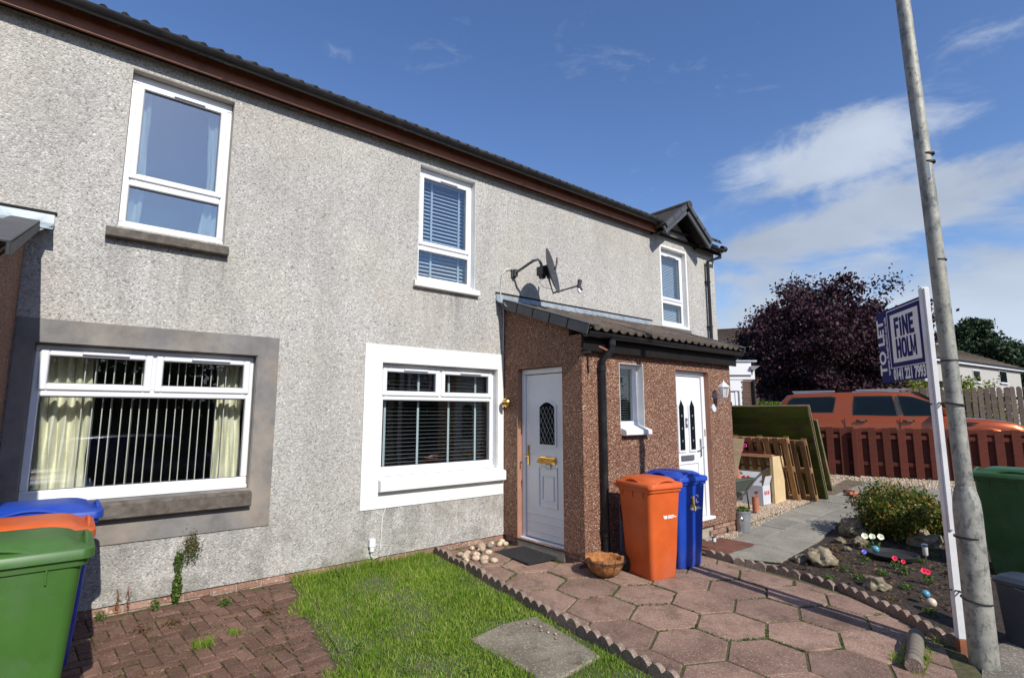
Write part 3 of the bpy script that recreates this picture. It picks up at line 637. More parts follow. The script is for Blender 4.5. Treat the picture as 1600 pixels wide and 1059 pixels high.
# ---------------------------------------------------------------- the terrace
H = thing('terraced_house', 'two-storey terrace of grey white pebbledash with brown tiled porches and white windows', 'house', (4.5, 0, 0))
def wall_slab(x0, x1, z0, z1, holes, th, place):
    """wall slab with holes; local (x, depth, z) -> world through place()"""
    mb = MB(); xs = sorted({x0, x1} | {h[0] for h in holes} | {h[1] for h in holes}); zs = sorted({z0, z1} | {h[2] for h in holes} | {h[3] for h in holes})
    hole = lambda x, z: any(h[0] < x < h[1] and h[2] < z < h[3] for h in holes)
    def q(*p): mb.add([place(*v) for v in p], [(0, 1, 2, 3)])
    for i in range(len(xs)-1):
        for j in range(len(zs)-1):
            a, b, c, d = xs[i], xs[i+1], zs[j], zs[j+1]
            if hole((a+b)/2, (c+d)/2): continue
            q((a, 0, c), (b, 0, c), (b, 0, d), (a, 0, d)); q((a, th, d), (b, th, d), (b, th, c), (a, th, c))
    for a, b, c, d in holes:
        q((a, 0, c), (a, 0, d), (a, th, d), (a, th, c)); q((b, 0, d), (b, 0, c), (b, th, c), (b, th, d))
        q((a, 0, d), (b, 0, d), (b, th, d), (a, th, d)); q((b, 0, c), (a, 0, c), (a, th, c), (b, th, c))
    q((x0, 0, z0), (x0, 0, z1), (x0, th, z1), (x0, th, z0)); q((x1, 0, z1), (x1, 0, z0), (x1, th, z0), (x1, th, z1))
    q((x0, 0, z1), (x1, 0, z1), (x1, th, z1), (x0, th, z1)); q((x1, 0, z0), (x0, 0, z0), (x0, th, z0), (x1, th, z0))
    return mb
WIN = dict(A=(0.19, 1.035, 3.23, 4.71), B=(3.13, 3.985, 3.22, 4.71), C=(-0.245, 1.39, 0.92, 2.185), D=(2.71, 4.36, 0.92, 2.20), E=(8.14, 8.93, 3.22, 4.66))
wall = obj('wall', wall_slab(-9, 9.97, 0.088, 4.86, list(WIN.values()), 0.24, lambda x, d, z: (x, d, z)), MT['dash'], H, world=True)
# gable end and back, plus the little gable wall over the last window
mb = MB().extrude([(0.24, 0.088), (7.5, 0.088), (7.5, 4.9), (3.8, 7.1), (0.24, 4.98)], Matrix(((0, -1, 0, 9.97), (1, 0, 0, 0), (0, 0, 1, 0), (0, 0, 0, 1))), 0.24)
obj('gable_wall', mb, MT['dash'], H, world=True)
obj('rear_wall', MB().box(-9, 9.73, 7.26, 7.5, 0.088, 4.9), MT['dash'], H, world=True)
obj('plinth_core', MB().box(-9, 9.95, 0.06, 7.45, -0.25, 0.086), MT['mortar'], H, world=True)
# plinth bricks (front of the main wall)
def brick_run(n, place, L_=0.2135, hgt=0.062, courses=((0.019, 0), (-0.052, 1)), x0=0.0, length=1.0, parent=H):
    mb = MB().bbox(0.004, L_-0.006, 0, 0.09, 0, hgt, 0.004); me = mesh_of('plinth_brick', mb, MT['brick'])
    for z, off in courses:
        x = x0-off*L_/2
        while x < x0+length-0.02:
            p, rz = place(x+random.uniform(-.003, .003), z)
            o = link('plinth_brick', me, parent); t = root_shift(parent); o.location = Vector(p)-t+Vector((0, 0, random.uniform(-.002, .002))); o.rotation_euler = (0, 0, rz); x += L_
brick_run(0, lambda x, z: ((x, 0.012+random.uniform(0, .006), z), 0), x0=-0.36, length=4.82)
obj('mortar_bed', MB().box(-0.5, 4.46, 0.022, 0.07, -0.2, 0.084), MT['mortar'], H, world=True)

# painted and rendered surrounds
def ring(x0, x1, z0, z1, hx0, hx1, hz0, hz1, y0, y1):
    mb = MB(); mb.box(x0, x1, y0, y1, hz1, z1); mb.box(x0, x1, y0, y1, z0, hz0); mb.box(x0, hx0, y0, y1, hz0, hz1); mb.box(hx1, x1, y0, y1, hz0, hz1); return mb
def liner(h, y0, y1, m, name, t=0.006, sides='lrtb'):
    x0, x1, z0, z1 = h; mb = MB()
    mb.box(x0, x0+t, y0, y1, z0, z1); mb.box(x1-t, x1, y0, y1, z0, z1); mb.box(x0+t, x1-t, y0, y1, z1-t, z1); mb.box(x0+t, x1-t, y0, y1, z0, z0+t)
    obj(name, mb, m, H, world=True)
o = obj('window_surround', ring(-0.36, 1.585, 0.57, 2.372, *WIN['C'], -0.012, 0.002), MT['grey_render'], H, world=True); o['label'] = 'smooth grey rendered band around the left downstairs window'
o = obj('window_surround', ring(2.50, 4.455, 0.595, 2.402, *WIN['D'], -0.012, 0.002), MT['white_paint'], H, world=True); o['label'] = 'white painted band around the downstairs window beside the porch'
liner(WIN['C'], 0.0025, 0.20, MT['grey_render'], 'window_reveal'); liner(WIN['D'], 0.0025, 0.20, MT['white_paint'], 'window_reveal')
liner(WIN['A'], 0.003, 0.20, plain('beige_reveal', (0.42, 0.39, 0.34), 0.85, var=0.12, bump=0.4), 'window_reveal'); liner(WIN['B'], 0.003, 0.20, MT['white_paint'], 'window_reveal'); liner(WIN['E'], 0.003, 0.20, MT['white_paint'], 'window_reveal')
o = obj('window_surround', ring(8.10, 8.97, 3.18, 4.70, *WIN['E'], -0.004, 0.002), MT['white_paint'], H, world=True)
# sills
def sill(x0, x1, z0, z1, m, yo=-0.075, slope=0.03, lab=None, yi=0.07):
    mb = MB(); b = 0.008
    prof = [(yi, z1+slope), (yo+b, z1), (yo, z1-b), (yo, z0+b), (yo+b, z0), (yi, z0)]
    n = len(prof); vs = [(x0, y, z) for y, z in prof]+[(x1, y, z) for y, z in prof]
    mb.add(vs, [tuple(range(n)), tuple(range(n, 2*n))[::-1]]+[((i+1) % n, i, n+i, n+(i+1) % n) for i in range(n)])
    o = obj('window_sill', mb, m, H, world=True)
    if lab: o['label'] = lab
sill(0.12, 1.06, 3.115, 3.20, MT['sill_dark'], lab='dark weathered stone sill'); sill(3.07, 4.03, 3.135, 3.205, MT['white_paint'], -0.06); sill(8.06, 8.96, 3.08, 3.16, MT['sill_dark'], -0.05)
sill(-0.26, 1.40, 0.775, 0.90, MT['sill_dark'], -0.08, lab='thick dark concrete sill'); sill(2.70, 4.45, 0.775, 0.895, MT['white_paint'], -0.08, lab='thick white painted sill')

def frame_bar(mb, x0, x1, z0, z1, y0, y1, b=0.008): mb.bbox(x0, x1, y0, y1, z0, z1, b)
def window(h, kind, gm, fy=0.075, place=None, parent=H, name='window'):
    """white plastic window set into opening h; returns the window part"""
    x0, x1, z0, z1 = h; w = x1-x0
    x0 += 0.008; x1 -= 0.008; z0 += 0.008; z1 -= 0.008
    f = MB(); y0, y1 = fy, fy+0.07; pane = []; sash = []
    b = 0.055
    if kind == 'up':
        zt = z0+0.45; f.bbox(x0, x0+b, y0, y1, z0+b, z1-0.085, 0.008); f.bbox(x1-b, x1, y0, y1, z0+b, z1-0.085, 0.008)
        f.bbox(x0, x1, y0, y1, z1-0.085, z1, 0.008); f.bbox(x0, x1, y0, y1, z0, z0+b+0.02, 0.008); f.bbox(x0+b, x1-b, y0, y1, zt-0.045, zt+0.03, 0.008)
        f.bbox(x0-0.0, x1+0.0, y0-0.03, y0, z0+0.001, z0+0.03, 0.005)
        pane.append((x0+b, x1-b, z0+b+0.02, zt-0.045)); sash.append((x0+b-0.012, x1-b+0.012, zt+0.018, z1-0.072))
    else:
        zt = z1-0.385; xm = (x0+x1)/2-0.01
        f.bbox(x0, x0+b, y0, y1, z0+0.10, z1-0.055, 0.008); f.bbox(x1-b, x1, y0, y1, z0+0.10, z1-0.055, 0.008)
        f.bbox(x0, x1, y0, y1, z1-0.055, z1, 0.008); f.bbox(x0, x1, y0, y1, z0, z0+0.10, 0.008)
        f.bbox(x0+b, x1-b, y0, y1, zt-0.03, zt+0.03, 0.008); f.bbox(xm-0.035, xm+0.035, y0, y1, zt+0.03, z1-0.055, 0.008)
        f.bbox(x0, x1, y0-0.03, y0, z0+0.001, z0+0.035, 0.005)
        pane.append((x0+b, x1-b, z0+0.10, zt-0.03))
        sash += [(x0+b-0.02, xm-0.012, zt+0.02, z1-0.035), (xm+0.012, x1-b+0.02, zt+0.02, z1-0.035)]
    wo_ = obj(name, f, MT['pvc'], parent, world=True)
    def gls(r, y):
        g_ = MB().box(r[0]-0.004, r[1]+0.004, y, y+0.004, r[2]-0.004, r[3]+0.004); obj('pane', g_, gm, wo_, world=True)
        gk = MB(); t = 0.006; a, b_, c, d = r
        gk.box(a, a+t, y-0.012, y-0.002, c, d); gk.box(b_-t, b_, y-0.012, y-0.002, c, d); gk.box(a+t, b_-t, y-0.012, y-0.002, c, c+t); gk.box(a+t, b_-t, y-0.012, y-0.002, d-t, d)
        obj('gasket', gk, MT['pvc_grey'], wo_, world=True)
    for p in pane: gls(p, y0+0.03)
    for s_ in sash:
        m = MB(); t = 0.055; a, b_, c, d = s_
        m.bbox(a, a+t, y0-0.016, y0+0.045, c, d, 0.008); m.bbox(b_-t, b_, y0-0.016, y0+0.045, c, d, 0.008); m.bbox(a+t, b_-t, y0-0.0155, y0+0.0445, c, c+t, 0.008); m.bbox(a+t, b_-t, y0-0.0155, y0+0.0445, d-t, d, 0.008)
        obj('sash', m, MT['pvc'], wo_, world=True); gls((a+t, b_-t, c+t, d-t), y0+0.012)
        xm = (a+b_)/2+0.06*(b_-a); v = MB().bbox(xm-0.16, xm+0.16, y0-0.034, y0-0.017, d-0.036, d-0.014, 0.004) if kind != 'up' else MB().bbox(xm-0.13, xm+0.13, y0-0.03, y0-0.017, d-0.040, d-0.018, 0.004)
        obj('trickle_vent', v, MT['pvc'], wo_, world=True)
    return wo_
window(WIN['A'], 'up', MT['glass_up'], 0.085); window(WIN['B'], 'up', MT['glass_mid'], 0.085); window(WIN['E'], 'up', MT['glass_mid'], 0.085)
window(WIN['C'], 'big', MT['glass_low']); window(WIN['D'], 'big', MT['glass_low'])
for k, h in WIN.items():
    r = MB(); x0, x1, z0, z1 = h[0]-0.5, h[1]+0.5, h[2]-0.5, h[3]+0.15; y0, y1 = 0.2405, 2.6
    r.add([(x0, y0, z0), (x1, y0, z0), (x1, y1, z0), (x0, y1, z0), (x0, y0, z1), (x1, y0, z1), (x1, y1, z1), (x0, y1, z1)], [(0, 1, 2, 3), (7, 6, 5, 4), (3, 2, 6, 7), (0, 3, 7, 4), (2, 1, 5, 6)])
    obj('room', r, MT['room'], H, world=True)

# blinds and curtains
def venetian(label, x0, x1, z0, z1, y, pitch, tilt, m, tapes, group='venetian blinds in the windows', sw=0.045):
    t = thing('venetian_blind', label, 'blind', ((x0+x1)/2, y, z0), group=group); w = (x1-x0)/2
    me = MB(); c, s_ = cos(RAD(tilt)), sin(RAD(tilt)); h = sw/2
    vs = []
    for X in (-w, w):
        for u, zz_ in ((-h, 0), (0, 0.004), (h, 0), (0, 0.0025)): vs.append((X, u*c, u*s_+zz_))
    me.add(vs, [(0, 1, 5, 4), (1, 2, 6, 5), (2, 3, 7, 6), (3, 0, 4, 7), (3, 2, 1, 0), (4, 5, 6, 7)]); sm = mesh_of('slat', me, m)
    n = int((z1-z0-0.05)/pitch)
    for i in range(n): link('slat', sm, t, (0, 0, 0.03+i*pitch))
    obj('head_rail', MB().bbox(-w, w, -0.025, 0.025, z1-z0-0.03, z1-z0, 0.004), m, t); obj('bottom_rail', MB().bbox(-w, w, -0.02, 0.02, 0, 0.016, 0.004), m, t)
    for f in tapes:
        X = -w+2*w*f; obj('ladder_tape', MB().box(X-0.014, X+0.014, -h*c-0.004, -h*c-0.002, 0.01, z1-z0-0.03), MT['tape'], t)
venetian('pale slatted blind filling the narrow upstairs window above the dish side', WIN['B'][0]+0.03, WIN['B'][1]-0.03, 3.24, 4.64, 0.215, 0.050, 42, MT['blind'], (0.33, 0.86))
venetian('pale slatted blind in the upstairs window under the small gable', WIN['E'][0]+0.03, WIN['E'][1]-0.03, 3.24, 4.60, 0.215, 0.030, 50, MT['blind'], ())
venetian('dark slatted blind with four pale tapes in the white-banded downstairs window', WIN['D'][0]+0.03, WIN['D'][1]-0.03, 0.98, 2.15, 0.215, 0.0455, -4, MT['blind_grey'], (0.07, 0.345, 0.62, 0.88))
vb = thing('vertical_blind', 'open vertical blind of thin cream strips in the grey-banded window', 'blind', (0.6, 0.24, 0.98))
vm = mesh_of('slat', MB().box(-0.0035, 0.0035, -0.04, 0.04, 0, 1.12), MT['vblind'])
for i in range(17):
    o = link('slat', vm, vb, (-0.50+i*0.067+random.uniform(-.006, .006), 0.0, 0)); o.rotation_euler = (0, 0, RAD(-7+random.uniform(-5, 5)))
obj('head_rail', MB().box(-0.75, 0.72, -0.03, 0.03, 1.12, 1.16), MT['pvc'], vb)
def curtain(label, x0, x1, z0, z1, y, m, folds, amp, group=None, name='curtain', taper=0.0):
    n = folds*8; vs = []; 
    for j in range(9):
        f = j/8
        for i in range(n+1):
            u = i/n; sq = 1-taper*(f if f < 0.5 else 1-f)*2*0.5
            vs.append(((x0+(x1-x0)*u*sq)+0.008*sin(j*1.3+i), y+amp*sin(u*folds*2*pi+0.5*sin(3*u))+0.25*amp*sin(u*29+j*.4), z0+(z1-z0)*f))
    fs = [(j*(n+1)+i, j*(n+1)+i+1, (j+1)*(n+1)+i+1, (j+1)*(n+1)+i) for j in range(8) for i in range(n)]
    o = obj(name, MB().add(vs, fs), m, smooth=True); return tag(o, label, 'curtain', group)
curtain('cream striped curtain at the left of the grey-banded window', -0.21, 0.16, 0.97, 2.15, 0.31, MT['cream'], 5, 0.03, 'curtains in the windows')
curtain('narrow cream curtain at the right of the grey-banded window', 1.12, 1.37, 0.97, 2.15, 0.31, MT['cream'], 4, 0.03, 'curtains in the windows', taper=0.2)
curtain('white net curtain at the left side of the upstairs left window', 0.20, 0.36, 3.25, 4.68, 0.22, MT['net'], 3, 0.02, 'curtains in the windows', taper=-0.2)
curtain('white net curtain at the right side of the upstairs left window', 1.02, 0.82, 3.25, 4.68, 0.22, MT['net'], 3, 0.02, 'curtains in the windows', taper=0.6)

# eaves: soffit, fascia, gutter, roof
G0, G1 = -9, 7.93
obj('fascia', MB().bbox(G0, 7.96, -0.12, -0.095, 4.825, 5.0, 0.004), MT['brown_fascia'], H, world=True)
obj('fascia', MB().bbox(9.16, 10.02, -0.12, -0.095, 4.80, 4.93, 0.004), MT['black_fascia'], H, world=True)
obj('soffit', MB().box(G0, 10.02, -0.095, 0.10, 4.862, 4.875), MT['black_fascia'], H, world=True)
def gutter(x0, x1, y, z, r, parent=H, m=None, step=1.9, name='gutter'):
    mb = MB(); n = 8; out = []; inn = []
    for k in range(n+1):
        a = pi+pi*k/n; out.append((y+r*cos(a), z+r*sin(a)*1.05)); inn.append((y+(r-.005)*cos(a), z+(r-.005)*sin(a)*1.05))
    prof = out+inn[::-1]; k = len(prof)
    mb.loft([[(X, p[0], p[1]) for p in prof] for X in (x0, x1)])
    x = x0+0.4
    while x < x1:
        pr = [(y+(r+.006)*cos(pi+pi*i/n), z+(r+.006)*sin(pi+pi*i/n)*1.05) for i in range(n+1)]+[(y+(r)*cos(2*pi-pi*i/n), z+r*sin(2*pi-pi*i/n)*1.05) for i in range(n+1)]
        mb.loft([[(X, p[0], p[1]+0.002) for p in pr] for X in (x-.03, x+.03)]); x += step
    return obj(name, mb, m or MT['black_plastic'], parent, smooth=True, world=True)
gutter(G0, G1, -0.222, 5.00, 0.066); gutter(9.18, 9.98, -0.185, 4.90, 0.06)
obj('downpipe', MB().tube([(9.90, -0.185, 4.85), (9.90, -0.185, 4.74), (9.62, -0.065, 4.62), (9.62, -0.065, 3.0), (9.62, -0.065, 0.0)], 0.034, 10), MT['black_plastic'], H, smooth=True, world=True)
obj('gutter_end', MB().tube([(9.98, -0.185, 4.94), (10.12, -0.185, 4.94)], 0.055, 10), MT['black_plastic'], H, smooth=True, world=True)
obj('pipe_bracket', MB().bbox(9.575, 9.665, -0.09, 0, 4.2, 4.225, 0.003).bbox(9.575, 9.665, -0.09, 0, 3.3, 3.325, 0.003), MT['black_plastic'], H, world=True)
def tile_mesh(name, w, l, m, rolls=2, rh=0.032, th=0.014):
    n = rolls*6; pr = []
    for i in range(n+1):
        u = i/n; ph = (u*rolls) % 1.0; z = rh*max(0, sin(pi*min(1, ph/0.55)))**0.8 if ph < 0.55 else 0.0
        pr.append((u*w, z))
    top0 = [(x, 0, z+th) for x, z in pr]; top1 = [(x, l, z+th) for x, z in pr]; bot0 = [(x, 0, z-0.004) for x, z in pr]; bot1 = [(x, l, z-.004) for x, z in pr]
    mb = MB(); k = n+1; vs = bot0+top0+top1+bot1; fs = []
    for a in range(3):
        for i in range(n): fs.append((a*k+i, a*k+i+1, (a+1)*k+i+1, (a+1)*k+i))
    for i in range(n): fs.append((3*k+i, 3*k+i+1, i+1, i))
    fs += [(0, k, 2*k, 3*k), (k-1, 4*k-1, 3*k-1, 2*k-1)]
    mb.add(vs, fs); return mesh_of(name, mb, m, smooth=True, angle=40)
PITCH = RAD(31)
rt = tile_mesh('roof_tile', 0.298, 0.42, MT['tile_dark'])
roof = obj('roof', MB().add([(-9, -0.10, 5.015), (10.05, -0.10, 5.015), (10.05, 3.8, 5.015+3.9*math.tan(PITCH)), (-9, 3.8, 5.015+3.9*math.tan(PITCH)), (10.05, 7.7, 5.0), (-9, 7.7, 5.0)], [(0, 1, 2, 3), (3, 2, 4, 5), (0, 5, 4, 1)]), MT['tile_dark'], H, world=True)
for i in range(38):
    for j in range(2):
        x = -1.45+0.3*i
        if 7.75 < x < 9.0: continue
        o = link('roof_tile', rt, roof); y = -0.215+0.34*cos(PITCH)*j; o.location = Vector((x, y, 5.02+0.34*sin(PITCH)*j+(random.uniform(-.003, .003))))-Vector(H.location); o.rotation_euler = (PITCH, 0, 0)
mb = MB()
for j in range(12):
    y = -0.215+0.34*cos(PITCH)*j; z = 5.02+0.34*sin(PITCH)*j
    xs = np.arange(-9, 10.05, 0.075 if j > 1 else 0.075)
    if j < 2: xs = np.arange(-9, -1.45, 0.075)
    a = [(x, y, z+0.014+(0.03 if k % 2 else 0)) for k, x in enumerate(xs)]; b = [(x, y+0.42*cos(PITCH), z+0.42*sin(PITCH)+0.014+(0.03 if k % 2 else 0)) for k, x in enumerate(xs)]; c = [(x, y, z) for x in xs]
    n = len(xs); mb.add(c+a+b, [(k, k+1, n+k+1, n+k) for k in range(n-1)]+[(n+k, n+k+1, 2*n+k+1, 2*n+k) for k in range(n-1)])
stuff(obj('tile_courses', mb, MT['tile_dark'], roof, world=False)); mb = None
for o in roof.children:
    if o.name.startswith('tile_courses'): o.location = -Vector(H.location)

# the small gable over the last upstairs window
gx0, gx1, gxm, gz0, gz1 = 7.93, 9.18, 8.54, 4.93, 5.40
obj('gable_panel', MB().extrude([(8.0, 4.70), (9.1, 4.70), (9.1, 4.9), (gxm, 5.33), (8.0, 4.9)], Matrix.Translation((0, -0.004, 0)), 0.2), MT['dash'], H, world=True)
def slope_slab(x0, z0, x1, z1, y0, y1, t):
    d = Vector((x1-x0, 0, z1-z0)).normalized(); n = Vector((-d.z, 0, d.x)); n = n if n.z > 0 else -n
    a, b = Vector((x0, 0, z0)), Vector((x1, 0, z1)); vs = []
    for y in (y0, y1):
        for p, k in ((a, 0), (b, 0), (b, t), (a, t)): q = p+n*k; vs.append((q.x, y, q.z))
    return vs
for (xa, za, sgn) in ((gx0-0.08, gz0-0.06, 1), (gx1+0.08, gz0-0.06, -1)):
    mb = MB().add(slope_slab(xa, za-0.12, gxm, gz1-0.12, -0.34, -0.31, 0.13), [(0, 1, 2, 3), (7, 6, 5, 4), (0, 4, 5, 1), (1, 5, 6, 2), (2, 6, 7, 3), (3, 7, 4, 0)])
    obj('barge_board', mb, MT['verge'], H, world=True)
    mb = MB().add(slope_slab(xa, za-0.06, gxm, gz1-0.06, -0.31, 0.3, 0.02), [(0, 1, 2, 3), (7, 6, 5, 4), (0, 4, 5, 1), (1, 5, 6, 2), (2, 6, 7, 3), (3, 7, 4, 0)])
    obj('gable_soffit', mb, MT['black_fascia'], H, world=True)
    mb = MB().add(slope_slab(xa-0.03*sgn, za+0.012, gxm, gz1+0.012, -0.33, 1.6, 0.05), [(0, 1, 2, 3), (7, 6, 5, 4), (0, 4, 5, 1), (1, 5, 6, 2), (2, 6, 7, 3), (3, 7, 4, 0)])
    obj('gable_roof', mb, MT['tile_dark'], H, world=True)
    for k in range(3):
        f0, f1 = k/3, (k+1)/3; X0 = xa+(gxm-xa)*f0; Z0 = za+(gz1-za)*f0; X1 = xa+(gxm-xa)*f1; Z1 = za+(gz1-za)*f1
        mb = MB().add(slope_slab(X0-0.01*sgn, Z0-0.012, X1+0.004*sgn, Z1-0.004, -0.375, -0.30, 0.085-0.004*k), [(0, 1, 2, 3), (7, 6, 5, 4), (0, 4, 5, 1), (1, 5, 6, 2), (2, 6, 7, 3), (3, 7, 4, 0)])
        obj('verge_cap', mb, MT['verge'], H, world=True)
obj('ridge_tile', MB().tube([(gxm, -0.40, gz1+0.035), (gxm, 1.5, gz1+0.035)], 0.075, 12), MT['tile_dark'], H, smooth=True, world=True)

# ---------------------------------------------------------------- porches (parts of the terrace)
def porch_roof(x0, x1, vergex, sides, zw=3.10, ze=2.555, ye=-1.60, rows=5, ch=.055):
    sl = math.atan2(zw-ze, -ye); ln = sqrt(ye*ye+(zw-ze)**2)
    deck = MB().add([(x0+.02, ye+.10, ze+0.005), (x1-.02, ye+.10, ze+0.005), (x1-.02, 0.0, zw-0.03), (x0+.02, 0, zw-0.03), (x0+.02, ye+.10, ze-.02), (x1-.02, ye+.10, ze-.02), (x1-.02, 0, zw-0.055), (x0+.02, 0, zw-0.055)], [(0, 1, 2, 3), (7, 6, 5, 4), (0, 4, 5, 1), (1, 5, 6, 2), (2, 6, 7, 3), (3, 7, 4, 0)])
    pr = obj('porch_roof', deck, MT['tile'], H, world=True)
    tw = (x1-x0)/round((x1-x0)/0.295); tm = tile_mesh('roof_tile', tw-0.002, 0.385, MT['tile'], 2, 0.034, 0.016)
    for j in range(rows):
        for i in range(int(round((x1-x0)/tw))):
            o = link('roof_tile', tm, pr); s_ = j*0.318
            o.location = Vector((x0+i*tw, ye+s_*cos(sl), ze+s_*sin(sl)+0.006+random.uniform(-.003, .003)))-Vector(H.location); o.rotation_euler = (sl+0.025, random.uniform(-.006, .006), random.uniform(-.006, .006))
    for sx_, X in sides:
        for k in range(rows):
            s0 = k*0.318-0.02; s1 = s0+0.345
            M_ = Matrix.Translation((X, ye, ze)) @ Matrix.Rotation(sl, 4, 'X')
            mb = MB().bbox(-0.055 if sx_ < 0 else -0.12, 0.12 if sx_ < 0 else 0.055, s0, s1, 0.046+0.003*k*0, 0.064, 0.004, M_)
            mb.bbox(-0.055 if sx_ < 0 else 0.035, -0.035 if sx_ < 0 else 0.055, s0+.001, s1-.001, -ch-0.010, 0.060, 0.004, M_)
            M2 = Matrix.Translation((0, 0, 0.010 if k % 2 else 0.0))
            mb.v = [(v[0], v[1], v[2]+(0.006*(1-(v[1]-ye)/1.6 % 0.2))) for v in mb.v]
            obj('verge_cap', mb, MT['verge'], H, world=True)
    return pr
porch_roof(4.42, 7.80, 4.38, ((-1, 4.42), (1, 7.80)))
porch_roof(-3.6, -0.345, -0.29, ((1, -0.345),), 3.10, 2.435, -1.95, 6, 0.01)
# porch masonry
PZ = lambda y: 3.04+0.36*y          # underside of the roof at y
def side_wall(X, hole=None, flip=1, yend=-1.2205):
    """wall in a plane X=const, thickness inward"""
    mb = MB(); th = 0.2*flip
    ys = sorted({0.0, yend}|({hole[0], hole[1]} if hole else set())); 
    for a, b in zip(ys[:-1], ys[1:]):
        segs = [(0.09, PZ(a), PZ(b))]
        if hole and a >= hole[0]-1e-6 and b <= hole[1]+1e-6: segs = [(0.09, hole[2], hole[2]), (hole[3], PZ(a), PZ(b))]
        for z0, za, zb in segs:
            if za <= z0: continue
            vs = [(X, a, z0), (X, b, z0), (X, b, zb), (X, a, za), (X+th, a, z0), (X+th, b, z0), (X+th, b, zb), (X+th, a, za)]
            mb.add(vs, [(0, 1, 2, 3), (7, 6, 5, 4), (0, 4, 5, 1), (1, 5, 6, 2), (2, 6, 7, 3), (3, 7, 4, 0)])
    return mb
D6 = (-1.105, -0.275, 0.091, 2.19)
obj('porch_wall', side_wall(4.47, D6), MT['brown'], H, world=True)
obj('porch_wall', side_wall(7.73, None, -1), MT['brown'], H, world=True)
obj('porch_wall', side_wall(-0.37, None, -1, -1.5605), MT['brown'], H, world=True)
SW = (5.12, 5.59, 1.42, 2.235); D4 = (6.30, 7.135, 0.165, 2.22)
mb = wall_slab(4.47, 7.73, 0.09, 2.53, [SW, D4], 0.2, lambda x, d, z: (x, -1.42+d, z)); obj('porch_wall', mb, MT['brown'], H, world=True)
mb = wall_slab(-3.6, -0.37, 0.09, 2.42, [], 0.2, lambda x, d, z: (x, -1.76+d, z)); obj('porch_wall', mb, MT['brown'], H, world=True)
obj('porch_plinth', MB().box(4.53, 7.68, -1.37, -0.02, -0.25, 0.089), MT['mortar'], H, world=True); obj('porch_plinth', MB().box(-3.6, -0.42, -1.37, -0.02, -0.25, 0.089), MT['mortar'], H, world=True)
brick_run(0, lambda x, z: ((4.495, -x, z), RAD(-90)), x0=0.0, length=0.29); brick_run(0, lambda x, z: ((4.495, -x, z), RAD(-90)), x0=1.09, length=0.30, courses=((0.019, 0), (-0.052, 1), (-0.123, 0)))
brick_run(0, lambda x, z: ((x, -1.395, z), 0), x0=4.50, length=1.82, courses=((0.019, 0), (-0.052, 1), (-0.123, 0))); brick_run(0, lambda x, z: ((x, -1.395, z), 0), x0=7.14, length=0.58, courses=((0.019, 0), (-0.052, 1), (-0.123, 0), (-0.194, 1)))
# reveals, fascia, gutter, downpipe of the porch
rb = MB(); rb.box(4.4705, 4.66, D6[1]-0.006, D6[1], 0.092, 2.19); rb.box(4.4705, 4.66, D6[0], D6[0]+0.006, 0.092, 2.19); obj('door_reveal', rb, MT['brown_reveal'], H, world=True)
rb = MB(); rb.box(D4[0], D4[0]+0.006, -1.4195, -1.24, D4[2], 2.22); rb.box(D4[1]-0.006, D4[1], -1.4195, -1.24, D4[2], 2.22); rb.box(D4[0]+.006, D4[1]-0.006, -1.4195, -1.24, 2.214, 2.22); obj('door_reveal', rb, MT['brown_reveal'], H, world=True)
rb = MB(); a, b, c, d = SW; rb.box(a, a+.006, -1.426, -1.25, c, d); rb.box(b-.006, b, -1.426, -1.25, c, d); rb.box(a+.006, b-.006, -1.426, -1.25, d-.006, d); obj('window_reveal', rb, MT['white_paint'], H, world=True)
sill(5.135, 5.635, 1.365, 1.425, MT['white_paint'], yo=-1.50, slope=0.075, yi=-1.30)
f = MB(); y0, y1 = -1.335, -1.28
x0, x1, z0, z1 = a+.008, b-.008, c+.05, d-.008
f.bbox(x0, x0+.05, y0, y1, z0+.06, z1-.045, .006); f.bbox(x1-.085, x1, y0, y1, z0+.06, z1-.045, .006); f.bbox(x0, x1, y0, y1, z1-.045, z1, .006); f.bbox(x0, x1, y0-.01, y1, z0, z0+.06, .006)
w_ = obj('window', f, MT['pvc'], H, world=True); obj('pane', MB().box(x0+.045, x1-.08, y0+.02, y0+.024, z0+.055, z1-.04), MT['glass_low'], w_, world=True)
for k in range(22): obj('blind_slat', MB().box(x0+.05, x1-.09, y1+.015, y1+.045, z0+.08+k*.031, z0+.083+k*.031), MT['blind_grey'], w_, world=True)
obj('room', MB().box(x0-.2, x1+.1, -1.0, -0.98, z0-.3, z1+.2), MT['room'], H, world=True)
obj('fascia', MB().bbox(4.42, 7.80, -1.50, -1.475, 2.33, 2.55, .004), MT['black_fascia'], H, world=True); obj('soffit', MB().box(4.44, 7.80, -1.475, -1.40, 2.345, 2.36), MT['brown_fascia'], H, world=True)
obj('fascia', MB().bbox(-3.6, -0.42, -1.83, -1.805, 2.22, 2.42, .004), MT['black_fascia'], H, world=True)
gutter(4.40, 7.82, -1.56, 2.535, 0.058, step=1.5); gutter(-3.6, -0.50, -1.90, 2.40, 0.055)
obj('downpipe', MB().tube([(4.83, -1.56, 2.48), (4.83, -1.56, 2.36), (4.76, -1.485, 2.25), (4.76, -1.475, 2.15), (4.76, -1.475, 1.0), (4.76, -1.475, 0.08), (4.76, -1.51, -0.03)], 0.040, 12), MT['black_plastic'], H, smooth=True, world=True)
mb = MB()
for z in (2.44, 2.14, 0.30): mb.lathe([(0.041, -0.035), (0.048, -0.03), (0.048, 0.03), (0.041, 0.035)], (4.83 if z > 2.3 else 4.76, -1.56 if z > 2.3 else -1.475, z), 14)
obj('pipe_collar', mb, MT['black_plastic'], H, smooth=True, world=True)
